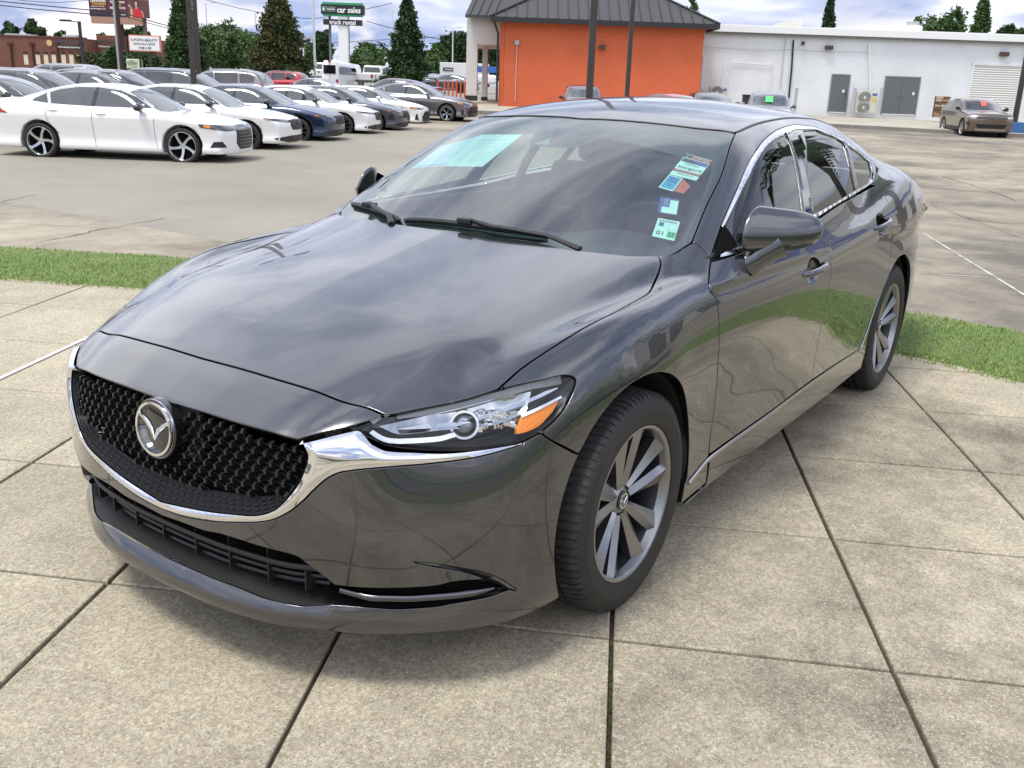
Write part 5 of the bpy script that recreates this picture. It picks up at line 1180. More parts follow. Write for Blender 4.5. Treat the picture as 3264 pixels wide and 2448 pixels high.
# grass strip
def edge_z(u): return .012+.03*math.sin(PI*min(1, max(0, u)))**.7
gv = []; nu = 9
for i in range(170):
    for k in range(nu):
        u = k/(nu-1); p = nA[i]*(1-u)+nB[i]*u; z = edge_z(u)-(.0 if k else .02)-(.20 if k == nu-1 else .12*max(0, (u-.8)/.2))
        gv.append((p[0], p[1], z))
SOIL = mat('lawn_soil', (.11, .16, .045), .95, noise=(25, .4))
o = MB().add(gv, [(i*nu+k, i*nu+k+1, (i+1)*nu+k+1, (i+1)*nu+k) for i in range(169) for k in range(nu-1)]).build('grass_verge', SOIL, smooth=True); o['kind'] = 'structure'
GR = mat('grass_blades', (.20, .32, .075), .6, cvar=((.34, .37, .14), 2.2, .42, .68), noise=(30, .35), spec=.25)
rn = np.random.RandomState(4); NBL = 150000
ii = rn.randint(0, 169, NBL); w1 = rn.rand(NBL)[:, None]; u = (rn.rand(NBL)*1.06-.03)[:, None]
pp = (nA[ii]*(1-w1)+nA[ii+1]*w1)*(1-u)+(nB[ii]*(1-w1)+nB[ii+1]*w1)*u
keep = (np.hypot(pp[:, 0]+3, pp[:, 1]) < 9); pp = pp[keep]; u = u[keep]; nn_ = len(pp)
cl = .5+.5*np.sin(pp[:, 0]*5.1+np.sin(pp[:, 1]*4.3)*2)*np.sin(pp[:, 1]*6.7+1)
hh = (.014+.020*rn.rand(nn_))*(.75+.5*cl); a = rn.rand(nn_)*6.283; ln_ = rn.rand(nn_)*.030
bz = .012+.03*np.sin(PI*np.clip(u[:, 0], 0, 1))**.7-.01; d = np.stack([np.cos(a), np.sin(a)], 1); pr = np.stack([-d[:, 1], d[:, 0]], 1)*.0026; bz = bz-.12*np.clip((u[:, 0]-.8)/.2, 0, 1)
A1 = np.c_[pp-pr, bz]; A2 = np.c_[pp+pr, bz]; M1 = np.c_[pp+d*(ln_*.35)[:, None]+pr*.8, bz+hh*.6]; M0 = np.c_[pp+d*(ln_*.35)[:, None]-pr*.8, bz+hh*.6]; A3 = np.c_[pp+d*ln_[:, None], bz+hh]
V = np.stack([A1, A2, M1, M0, A3], 1).reshape(-1, 3); k5 = np.arange(nn_)*5
me = bpy.data.meshes.new('lawn'); me.vertices.add(len(V)); me.vertices.foreach_set('co', V.ravel())
lp = np.stack([k5, k5+1, k5+2, k5+3, k5+3, k5+2, k5+4], 1).ravel(); me.loops.add(len(lp)); me.loops.foreach_set('vertex_index', lp)
me.polygons.add(nn_*2); ls = np.stack([np.arange(nn_)*7, np.arange(nn_)*7+4], 1).ravel(); me.polygons.foreach_set('loop_start', ls); me.update(calc_edges=True); me.validate()
tag(link('lawn', me, GR), 'mown green lawn strip curving round the slabs behind the sedan', 'grass', kind='stuff')
# parking lot slabs
lot = empty('parking_lot'); lot['kind'] = 'structure'
ca, sa = math.cos(R_(28.0)), math.sin(R_(28.0)); SL = 4.6; nl = 0
edgeP = np.vstack([far, [(30, 4), (30, -14), (0, -40)]])
occ = np.vstack([near-0, [(12, 0), (12, -15)]])
for i in range(-15, 4):
    for j in range(-14, 6):
        c_ = np.array([i*SL*ca-j*SL*sa-5.9, i*SL*sa+j*SL*ca+.9]); d0 = dep(c_)
        if d0 < 1.5 or d0 > 50: continue
        lat = (np.array([c_[0]-CP[0], c_[1]-CP[1], 0])@RH); 
        if abs(lat) > d0*.62+8: continue
        V = []
        for z in (0, -.15):
            for a, b_ in ((-1, -1), (1, -1), (1, 1), (-1, 1)):
                hw = SL/2-.008; q = c_+np.array([a*hw*ca-b_*hw*sa, a*hw*sa+b_*hw*ca]); V.append((q[0], q[1], lotz(dep(q))+z))
        MB().add(V, [(0, 1, 2, 3), (0, 4, 5, 1), (1, 5, 6, 2), (2, 6, 7, 3), (3, 7, 4, 0)]).build('lot_slab', LOT, lot, fix=False); nl += 1
print('lot slabs', nl)
ext = MB()
g_ = [(x, y) for x in range(-400, 401, 25) for y in range(-400, 401, 25)]; k = 33
V = [(x, y, lotz(dep((x, y)))-.03 if dep((x, y)) > 0 else -.22) for x, y in g_]
gm = ext.add(V, [(i*k+j, (i+1)*k+j, (i+1)*k+j+1, i*k+j+1) for i in range(k-1) for j in range(k-1)]).build('ground', concrete('far_ground', (.28, .26, .21), (.17, .16, .14), .12, 0, (.45, .7))); gm['kind'] = 'structure'
# faded parking lines and the shallow cracks
PL = mat('line_paint', (.50, .48, .43), .8, cvar=((.30, .27, .22), 5, .45, .55))
def lotline(a, b_, w_, m_=PL, name='parking_line'):
    a, b_ = np.array(a[:2]), np.array(b_[:2]); d = (b_-a)/np.linalg.norm(b_-a); n = np.array([-d[1], d[0]])*w_/2; k = max(2, int(np.linalg.norm(b_-a)/2)); V = []
    for i in range(k+1):
        p = a+(b_-a)*i/k
        for s in (-1, 1): q = p+n*s; V.append((q[0], q[1], lotz(dep(q))+.004))
    o = MB().add(V, [(2*i, 2*i+1, 2*i+3, 2*i+2) for i in range(k)]).build(name, m_, fix=False); o['kind'] = 'structure'; return o
lotline(gnd(2945, 745, -.2), gnd(3300, 962, -.2), .035)
lotline(gnd(2930, 872, -.2), gnd(3150, 885, -.2), .025)
CRK = mat('crack_dark', (.06, .052, .042), .95)
rg = random.Random(8)
def crack(pts, w_):
    P = [gnd(x, y, -.195)[:2] for x, y in pts]; out = []
    for a, b in zip(P[:-1], P[1:]):
        for k in range(7): q = np.array(a)+(np.array(b)-a)*k/7; out.append(q+np.array([rg.uniform(-.04, .04), rg.uniform(-.04, .04)]))
    V = []
    for i, q in enumerate(out):
        d = out[min(i+1, len(out)-1)]-out[max(i-1, 0)]; d = d/(np.linalg.norm(d)+1e-9); n = np.array([-d[1], d[0]])*w_*rg.uniform(.3, 1)
        for s in (-1, 1): V.append((q[0]+n[0]*s, q[1]+n[1]*s, lotz(dep(q))+.005))
    o = MB().add(V, [(2*i, 2*i+1, 2*i+3, 2*i+2) for i in range(len(out)-1)]).build('crack', CRK, fix=False); o['kind'] = 'structure'
for c_ in ([(0, 640), (260, 600), (520, 560), (840, 545)], [(110, 775), (330, 730), (560, 690)], [(700, 700), (900, 640), (1080, 560)], [(300, 560), (620, 520), (980, 500)], [(3000, 560), (3130, 600), (3264, 650)], [(2920, 640), (3100, 700), (3264, 720)], [(1380, 420), (1250, 470), (1100, 520)], [(2960, 480), (3120, 500), (3264, 505)]): crack(c_, .010)
# ------------------------------------------------------------ other vehicles: each kind grown once from its own profile, then copied
def surface_nets(fn, lo, hi, h):
    lo = np.array(lo, float); n = np.ceil((np.array(hi)-lo)/h).astype(int)+1
    X = np.stack(np.meshgrid(*[lo[i]+h*np.arange(n[i]) for i in range(3)], indexing='ij'), -1); f = fn(X.reshape(-1, 3)).reshape(n)
    s = f < 0; c = s[:-1, :-1, :-1].astype(int)
    for a in (0, 1):
        for b in (0, 1):
            for d in (0, 1):
                if a+b+d: c = c+s[a:n[0]-1+a, b:n[1]-1+b, d:n[2]-1+d]
    act = (c > 0) & (c < 8); idx = -np.ones(act.shape, int); idx[act] = np.arange(act.sum()); ijk = np.argwhere(act)
    acc = np.zeros((len(ijk), 3)); cnt = np.zeros(len(ijk))
    for ax in range(3):
        o = [i for i in range(3) if i != ax]
        for u in (0, 1):
            for v in (0, 1):
                a = ijk.copy(); a[:, o[0]] += u; a[:, o[1]] += v; b = a.copy(); b[:, ax] += 1
                fa = f[tuple(a.T)]; fb = f[tuple(b.T)]; m = (fa < 0) != (fb < 0); t = np.where(m, fa/(fa-fb+1e-12), 0)
                p = a.astype(float); p[:, ax] += t; acc[m] += p[m]; cnt[m] += 1
    P = lo+acc/cnt[:, None]*h
    g = np.stack([fn(P+.01*np.eye(3)[i])-fn(P-.01*np.eye(3)[i]) for i in range(3)], 1)/.02; g2 = (g*g).sum(1); P = P-g*(np.clip(fn(P)/np.maximum(g2, .2), -h*.5, h*.5))[:, None]
    Q = []
    for ax in range(3):
        o = [i for i in range(3) if i != ax]; sl = [slice(1, n[i]-1) for i in range(3)]; sl[ax] = slice(0, n[ax]-1)
        a = s[tuple(sl)]; sl2 = list(sl); sl2[ax] = slice(1, n[ax]); b = s[tuple(sl2)]; e = np.argwhere(a != b); off = np.array([1, 1, 1]); off[ax] = 0; e = e+off
        flip = s[tuple(e.T)]; q = []
        for u, v in ((-1, -1), (0, -1), (0, 0), (-1, 0)):
            k = e.copy(); k[:, o[0]] += u; k[:, o[1]] += v; q.append(idx[tuple(k.T)])
        q = np.stack(q, 1); fl = flip if ax != 1 else ~flip; q[~fl] = q[~fl][:, ::-1]; Q.append(q)
    return P, np.concatenate(Q)
class Spec: pass
def auto_fn(s):
    """s: side profile and plan of one kind of vehicle; front axle at x=0, ground z=0"""
    TOPP = P1(*s.top, sm=2); ROOFP = P1(*s.roof, sm=2); GW = P1(*s.gw, sm=2) if hasattr(s, 'gw') else None
    WP = P1(*s.plan, sm=4); SP = P1(*s.sect, sm=1.2)
    nz, nx = s.nose; NX = P1(nz, nx, sm=2); rz, rx = s.tail; RX = P1(rz, rx, sm=2)
    def low(P):
        x, y, z = P[:, 0], np.abs(P[:, 1]), P[:, 2]
        a = (z-(TOPP(x)-s.crown*(y/.9)**2-.10*np.clip(y/.9-.75, 0, 1)**1.5))*.97
        b = (y-WP(x)*SP(z))*.97
        c = (x-(NX(z)-s.bow*(y/.9)**2-.20*np.clip(y/.9-.55, 0, 1)**1.7))*.9
        d = ((RX(z)+.10*(y/.9)**2+.15*np.clip(y/.9-.6, 0, 1)**1.7)-x)*.92
        f = smax(smax(a, b, s.k), smax(c, d, .05), .06); f = smax(f, s.zb-z, .05)
        for cx in (0, -s.wb):
            r = np.sqrt((x-cx)**2+(z-s.wr)**2); f = smax(f, np.minimum(s.ar-r, 0)*0+np.where(y > .58, s.ar-r, -1), .01)
        return f
    def top(P):
        x, y, z = P[:, 0], np.abs(P[:, 1]), P[:, 2]
        xs = x+s.wbow*y*y*sstep(s.mid, s.mid+.8, x)-.18*y*y*sstep(s.mid-.6, s.mid-1.4, x)
        r = (z-(ROOFP(xs)-.05*(y/.6)**2))*s.rn
        tp = s.gtap*sstep(s.mid-.3, s.mid-1.6, x)
        g = (y-(s.gb-s.tum*(z-s.belt)-tp))*.9
        return np.maximum(smax(r, g, s.gk), s.belt-.15-z)
    return (lambda P: smin(low(P), top(P), .03)), low, top
BODYSEG = {}
def veh_wheel(kind, R, face, m_spoke, dark):
    r = empty('wheel'); k = R/.335
    MB().lathe([(a*k if a > .27 else face+(a-.235)*.8, b) for a, b in ((.235, -.10), (.262, -.112), (.300, -.113), (.325, -.098), (.335, -.06), (.335, .06), (.325, .098), (.300, .113), (.262, .112), (.235, .10))], 36, closed=True).build('tyre', RUB, r, smooth=True, angle=40)
    rim = MB().lathe([(face+.004, .100), (face-.004, .104), (face-.012, .096), (face-.022, .03), (face-.02, -.08)], 36, closed=True).build('rim', m_spoke, r, smooth=True)
    MB().lathe([(face-.02, .02), (.0, .02)], 24, closed=True).build('backing', VOID, rim)
    n, split = {'five': (5, 0), 'ten': (10, 0), 'vee': (5, 1)}[kind]
    for q in range(n):
        for sg in ((0,) if not split else (-1, 1)):
            a0 = 2*PI*q/n+R_(90); V = []
            for i in range(5):
                u = i/4; rr = .03+(face-.035)*u; ang = a0+(R_(16 if kind == 'five' else 0)*u)+sg*R_(13)*u; wd = {'five': .028-.006*math.sin(PI*u)+.012*(u > .9), 'ten': .013+.006*u, 'vee': .012+.004*u}[kind]*k; h = .055+.036*u
                e = Vector((math.cos(ang), 0, math.sin(ang))); t_ = Vector((-math.sin(ang), 0, math.cos(ang)))
                for off, hh in ((-wd, h-.03), (-wd, h), (wd, h), (wd, h-.03)): p = e*rr+t_*off; V.append((p.x, hh, p.z))
            MB().add(V, [(i*4+a, i*4+(a+1) % 4, (i+1)*4+(a+1) % 4, (i+1)*4+a) for i in range(4) for a in range(4)]+[(3, 2, 1, 0), (16, 17, 18, 19)]).build('spoke', m_spoke, rim, smooth=True, angle=30)
    MB().lathe([(.045, .04), (.035, .062), (0, .064)], 16, closed=True).build('hub', m_spoke, rim, smooth=True)
    return r
def make_vehicle(name, s, parts, h=.05):
    fn, low, top = auto_fn(s); root_ = empty(name)
    L0 = s.nose[1][len(s.nose[1])//2]; P, Q = surface_nets(fn, (min(s.tail[1])-.15, -1.12, s.zb-.12), (max(s.nose[1])+.12, 1.12, s.H+.12), h)
    me = bpy.data.meshes.new('body'); me.from_pydata(P.tolist(), [], Q.tolist()); me.polygons.foreach_set('use_smooth', [True]*len(me.polygons))
    nr = grad(fn, P, .012); me.normals_split_custom_set_from_vertices([tuple(v) for v in nr.tolist()])
    o = link('body', me, s.paint, root_)
    def pt(nm, chart, poly, m_, off=.006, res=.09, mirror=False, hem=.008, fn_=None, smooth_=True):
        """poly in chart coordinates"""
        a = np.array(poly, float); o_ = []
        for i in range(len(a)):
            p, q = a[i], a[(i+1) % len(a)]; n = max(1, int(np.hypot(*(q-p))/res)); o_ += [p+(q-p)*t/n for t in range(n)]
        try: return panel(nm, chart, None, m_, root_, res=res, bres=res, fn=fn_ or fn, off=off, gap=0, bev=.002, hem=hem, mirror=mirror, poly=np.array(o_))
        except Exception as e: print('skip', name, nm, e); return None
    parts(pt, root_, s, fn)
    w0 = veh_wheel(s.wheel, s.R, s.face, s.alloy, s.dark); first = True
    for x in (0, -s.wb):
        for sg in (1, -1):
            w_ = w0 if first else copy_tree(w0); first = False; w_.parent = root_; w_.location = (x, sg*(s.track/2), s.R-.005); w_.rotation_euler = (0, R_(17*x+30*sg), 0 if sg > 0 else PI)
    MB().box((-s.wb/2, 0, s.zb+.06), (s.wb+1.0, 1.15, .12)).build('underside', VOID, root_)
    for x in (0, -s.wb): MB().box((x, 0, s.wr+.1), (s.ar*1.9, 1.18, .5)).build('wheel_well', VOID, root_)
    return root_
VG = mat('vehicle_glass', (.035, .043, .043), .03, coat=1.0, spec=1.0)
VGD = mat('privacy_glass', (.008, .009, .010), .04, coat=1.0, spec=.8)
LAMP = mat('lamp_clear', (.45, .47, .50), .08, .7, coat=1)
WHT = paint_mat('white_paint', (.80, .80, .79), 0.0, .4, .01); 
def paintc(n, c, me=.85, ro=.33): return paint_mat(n, c, me, ro)
NAVYP = paintc('navy_paint', (.018, .036, .085), .7); CHAR = paintc('charcoal_paint', (.065, .070, .085)); GREYP = paintc('grey_paint', (.20, .19, .20)); SILV = paintc('silver_paint', (.48, .49, .50)); BLKP = paintc('black_paint', (.014, .015, .018), .5); REDP = paintc('red_paint', (.42, .018, .020), .15); BRZ = paintc('bronze_paint', (.165, .122, .088), .8); TEAL = paintc('slate_paint', (.07, .085, .09))
DALLOY = mat('machined_alloy', (.62, .62, .64), .18, .9); BALLOY = mat('dark_alloy', (.05, .05, .055), .3, .6)
def spec_sedan(paint, **k):
    s = Spec(); s.paint = paint; s.H = 1.45; s.wb = 2.83; s.track = 1.60; s.R = .335; s.wr = .335; s.ar = .385; s.face = .245; s.zb = .20; s.crown = .045; s.k = .10; s.bow = .16
    s.wheel = 'five'; s.alloy = DALLOY; s.dark = True
    s.top = ([1.1, .93, .8, .5, .1, -.35, -.8, -2.8, -3.3, -3.7, -3.86, -4.2], [.55, .70, .76, .85, .93, .99, 1.0, 1.06, 1.10, 1.12, 1.10, .9])
    s.roof = ([.4, -.15, -.55, -.95, -1.25, -1.6, -2.1, -2.6, -3.1, -3.55, -3.8, -4.2], [.70, .93, 1.13, 1.315, 1.405, 1.447, 1.44, 1.375, 1.25, 1.11, 1.02, .85])
    s.plan = ([1.2, .9, .6, .2, -.4, -1.5, -2.9, -3.5, -3.9, -4.2], [.86, .885, .90, .92, .925, .93, .93, .90, .86, .84])
    s.sect = ([0, .2, .28, .34, .42, .55, .70, .82, .88, .94, 1.0, 1.1, 1.3], [.95, .975, .985, .972, .962, .972, .990, 1.0, .992, .970, .948, .905, .80])
    s.nose = ([0, .2, .35, .55, .68, .76, .9], [.88, .93, .955, .955, .925, .86, .6]); s.tail = ([0, .2, .5, .8, 1.0, 1.12, 1.3], [-3.8, -3.93, -3.99, -3.97, -3.95, -3.99, -3.95])
    s.wbow = .30; s.mid = -1.6; s.rn = .92; s.gtap = .07; s.gb = .84; s.tum = .50; s.belt = .98; s.gk = .12
    for a, b in k.items(): setattr(s, a, b)
    return s
def sedan_parts(front='honda'):
    def f(pt, r, s, fn):
        pt('windshield', TOP, [(-.30, -.62), (-.27, -.3), (-.26, 0), (-.27, .3), (-.30, .62), (-.40, .70), (-1.10, .585), (-1.085, .3), (-1.08, 0), (-1.085, -.3), (-1.10, -.585), (-.40, -.70)], VG)
        pt('rear_glass', TOP, [(-2.55, -.5), (-2.60, 0), (-2.55, .5), (-3.28, .58), (-3.36, 0), (-3.28, -.58)], VG)
        pt('front_side_window', SIDE, [(-.62, 1.02), (-.95, 1.215), (-1.25, 1.325), (-1.66, 1.365), (-1.70, 1.02)], VG, mirror=True, res=.05)
        pt('rear_side_window', SIDE, [(-1.78, 1.02), (-1.74, 1.365), (-2.1, 1.36), (-2.45, 1.31), (-2.66, 1.24), (-2.60, 1.04)], VG, mirror=True, res=.05)
        pt('quarter_window', SIDE, [(-2.66, 1.045), (-2.72, 1.225), (-2.98, 1.10), (-2.98, 1.075)], VG, mirror=True, res=.04)
        pt('pillar_trim', SIDE, [(-1.70, 1.02), (-1.66, 1.365), (-1.74, 1.365), (-1.78, 1.02)], BLKG, mirror=True, off=.008, res=.04)
        ys = (-.40, 0, .40)
        if front == 'honda':
            pt('headlamp', CYL, [(.46, .665), (.70, .690), (1.0, .735), (1.02, .765), (.70, .745), (.46, .725)], mat('smoke_lamp', (.05, .05, .055), .06, .3, coat=1), mirror=True, off=.007, res=.03)
            pt('turn_lamp', CYL, [(.90, .712), (.99, .735), (1.0, .748), (.90, .73)], AMBER, mirror=True, off=.012, res=.03)
            pt('lamp_strip', CYL, [(.50, .720), (.84, .745), (.84, .752), (.50, .729)], LAMP, mirror=True, off=.012, res=.02)
            g = [(-.40, .60), (-.30, .50), (.30, .50), (.40, .60), (.42, .715), (0, .735), (-.42, .715)]
            pt('grille', CYL, g, BLK, off=.010, res=.06); pt('lamp_bridge', CYL, [(.40, .665), (.50, .675), (.50, .728), (.40, .722)], BLK, mirror=True, off=.006, res=.04)
            for z in (.535, .575, .615, .655, .69): pt('grille_bar', CYL, [(-.37, z), (.37, z), (.37, z+.010), (-.37, z+.010)], mat('grille_bar', (.03, .03, .033), .5), off=.020, res=.05)
            pt('lower_grille', CYL, [(-.52, .235), (.52, .235), (.80, .285), (.84, .33), (.45, .38), (-.45, .38), (-.84, .33), (-.80, .285)], BLK, off=.006, res=.06)
            for z in (.27, .31, .35): pt('grille_bar', CYL, [(-.42, z), (.42, z), (.42, z+.008), (-.42, z+.008)], BLK, off=.014, res=.05)
            MB().box((.965, 0, .655), (.02, .075, .075)).build('emblem', mat('emblem_dark', (.10, .10, .105), .45, .5), r, bevel=.006)
        elif front == 'sport':
            pt('headlamp', CYL, [(.36, .645), (.66, .640), (1.06, .70), (1.09, .765), (.70, .750), (.36, .73)], mat('smoke_lamp2', (.07, .075, .08), .06, .4, coat=1), mirror=True, off=.007, res=.03)
            pt('turn_lamp', CYL, [(.90, .69), (1.0, .71), (1.0, .745), (.90, .735)], AMBER, mirror=True, off=.012, res=.03)
            pt('grille', CYL, [(-.40, .60), (-.42, .40), (-.30, .29), (.30, .29), (.42, .40), (.40, .60), (.40, .655), (-.40, .655)], BLK, off=.008, res=.06)
            pt('grille_band', CYL, [(-.38, .665), (.38, .665), (.36, .735), (0, .745), (-.36, .735)], BLKG, off=.014, res=.06)
            for z in (.34, .40, .46, .52, .58): pt('grille_bar', CYL, [(-.36, z), (.36, z), (.36, z+.012), (-.36, z+.012)], BLKG, off=.018, res=.05)
            MB().tube([(.975, -.045, .665), (.975, -.045, .735)], .006, 6).tube([(.975, .045, .665), (.975, .045, .735)], .006, 6).tube([(.975, -.04, .70), (.975, .04, .70)], .006, 6).build('emblem', CHROME, r)
            pt('fog_recess', CYL, [(.66, .34), (.92, .33), (.86, .44), (.74, .45)], BLK, mirror=True, off=.006, res=.03)
            pt('lip', CYL, [(-.80, .225), (.80, .225), (.80, .245), (-.80, .245)], s.paint, off=.018, res=.06)
        else:
            pt('headlamp', CYL, [(.48, .68), (.72, .665), (1.02, .70), (1.05, .76), (.70, .735), (.48, .72)], mat('smoke_lamp', (.05, .05, .055), .06, .3, coat=1), mirror=True, off=.007, res=.03)
            pt('turn_lamp', CYL, [(.84, .69), (1.0, .71), (1.0, .74), (.84, .725)], AMBER, mirror=True, off=.012, res=.03)
            pt('grille', CYL, [(-.62, .24), (.62, .24), (.66, .40), (.50, .60), (-.50, .60), (-.66, .40)], BLK, off=.008, res=.06)
            for z in (.29, .34, .39, .44, .49, .54): pt('grille_bar', CYL, [(-.50, z), (.50, z), (.50, z+.012), (-.50, z+.012)], BLKG, off=.018, res=.05)
            pt('vent', CYL, [(.78, .28), (.90, .30), (.86, .50), (.82, .52)], BLK, mirror=True, off=.006, res=.03)
        pt('tail_lamp', SIDE, [(-3.42, .84), (-3.80, .84), (-3.84, .97), (-3.62, .96)], REDL, mirror=True, res=.03)
        for sg in (1, -1):
            for xs_, zs in (((-.50, -.52, -.52, -.47), (.97, .75, .45, .27)), ((-1.72, -1.74, -1.73, -1.70), (1.0, .75, .5, .27)), ((-2.62, -2.66, -2.60, -2.42), (1.03, .85, .68, .48))):
                q = drop(SIDE, resamp(np.c_[xs_, np.zeros(4), zs], 14)[:, [0, 2]], fn)[0]+[0, .0015, 0]; q[:, 1] *= sg; MB().tube(q.tolist(), .0035, 4, cap=False).build('door_seam', VOID, r)
            for x_, z_ in ((-1.55, .89), (-2.50, .925)):
                q = drop(SIDE, [(x_+.10-.03*i, z_) for i in range(8)], fn)[0]; q[:, 1] = (q[:, 1]+.022*np.sin(PI*np.linspace(0, 1, 8)))*sg; MB().tube(q.tolist(), .015, 6).build('door_handle', s.paint, r, smooth=True)
            q = drop(SIDE, resamp(np.array([(-.60, 0, 1.035), (-.93, 0, 1.232), (-1.25, 0, 1.345), (-1.7, 0, 1.385), (-2.1, 0, 1.378), (-2.45, 0, 1.328), (-2.72, 0, 1.245), (-3.0, 0, 1.10)]), 30)[:, [0, 2]], fn)[0]+[0, .004, 0]; q[:, 1] *= sg
            MB().tube(q.tolist(), .008, 6, sx=.7).build('window_trim', s.trim if hasattr(s, 'trim') else SATIN, r, smooth=True)
            mm = getattr(s, 'mirror', BLKG)
            MB().lathe([(.001, .09), (.055, .08), (.075, .04), (.078, 0), (.06, -.05), (.001, -.06)], 14, 'X', (0, 0, 0), closed=True).build('door_mirror', mm, r, smooth=True).matrix_local = Matrix.Translation((-.78, .99*sg, 1.03)) @ Matrix.Diagonal((1, 1.5, 1, 1))
            MB().bar((-.78, .93*sg, 1.0), (-.80, .84*sg, .98), .03, .035).build('mirror_stalk', BLK, r)
    return f
ROW_H = R_(120.6)
def place(o, p, heading, z=None):
    o.location = (float(p[0]), float(p[1]), float(z if z is not None else lotz(dep(p)))); o.rotation_euler = (0, 0, heading); return o
def repaint(o, pairs):
    for q in [o]+list(o.children_recursive):
        if q.type == 'MESH':
            for i, sl in enumerate(q.material_slots):
                if sl.material in pairs: mm = pairs[sl.material]; sl.link = 'OBJECT'; sl.material = mm
    return o
def R2(a, v): return np.array([math.cos(a)*v[0]-math.sin(a)*v[1], math.sin(a)*v[0]+math.cos(a)*v[1]])
G_ROW = 'sedans parked nose out in the front row'
acc = make_vehicle('parked_sedan', spec_sedan(WHT, trim=CHROME, face=.268, R=.343, wr=.343, ar=.392), sedan_parts('sport'), h=.035)
c_fw = gnd(583, 524, -.2)[:2]; o1 = c_fw-R2(ROW_H, (0, -.92)); place(acc, o1, ROW_H, -.2)
tag(acc, 'white sedan seen side-on with black five-spoke wheels, leftmost of the front row', 'car', G_ROW)
hon = make_vehicle('parked_sedan', spec_sedan(WHT, wheel='ten', alloy=BALLOY), sedan_parts('honda'), h=.045)
b1 = gnd(804, 502, -.2)[:2]
rowpx = [((956, 469), hon, WHT, 'white sedan with slim dark headlamps beside the side-on white one'), ((1088, 447), None, NAVYP, 'dark blue sedan parked nose out between two white sedans'), ((1203, 428), None, WHT, 'white sedan parked between the dark blue and the charcoal sedans'), ((1288, 418), None, CHAR, 'charcoal sedan parked between two white sedans, second last of the front row')]
for (px, o, pc_, lb) in rowpx:
    o = o or copy_tree(hon); q = o1+(gnd(*px, -.2)[:2]-b1); place(o, q, ROW_H, -.2); repaint(o, {WHT: pc_}) if pc_ is not WHT else None
    tag(o, lb, 'car', G_ROW)
cam_ = make_vehicle('parked_sedan', spec_sedan(GREYP, wheel='vee', trim=CHROME, mirror=GREYP), sedan_parts('camry'), h=.045)
place(cam_, gnd(1422, 389, -.03)[:2]-R2(R_(112), (0, -.92)), R_(112), -.03); tag(cam_, 'grey sedan parked apart beyond the end of the front row', 'car')
o = copy_tree(cam_); place(o, o1+(gnd(1355, 401, -.2)[:2]-b1), ROW_H, -.2); repaint(o, {GREYP: WHT}); tag(o, 'white sedan with black lower grille, last of the front row', 'car', G_ROW)
# ---------------- taller vehicles
def spec_suv(paint, **k):
    s = spec_sedan(paint); s.H = 1.70; s.R = .36; s.wr = .36; s.ar = .41; s.face = .245; s.zb = .24; s.dark = False; s.alloy = ALLOY; s.wheel = 'ten'
    s.top = ([1.1, .90, .75, .4, -.1, -.6, -2.8, -3.5, -3.75, -4.1], [.7, .86, .95, 1.03, 1.09, 1.12, 1.14, 1.14, 1.10, .9])
    s.roof = ([.4, -.1, -.5, -.9, -1.2, -1.6, -2.4, -3.1, -3.4, -3.62, -3.80, -4.0], [.82, 1.06, 1.27, 1.49, 1.61, 1.67, 1.685, 1.66, 1.60, 1.45, 1.15, .9])
    s.sect = ([0, .2, .4, .65, .85, 1.0, 1.1, 1.2, 1.4], [.95, .975, .985, .99, 1.0, .99, .965, .92, .82])
    s.nose = ([0, .2, .45, .7, .85, .93, 1.1], [.82, .88, .93, .94, .90, .84, .6]); s.tail = ([0, .25, .6, 1.0, 1.2, 1.5], [-3.62, -3.74, -3.80, -3.80, -3.82, -3.75])
    s.belt = 1.10; s.gb = .86; s.tum = .33; s.gk = .10; s.gtap = .04; s.k = .09
    for a, b in k.items(): setattr(s, a, b)
    return s
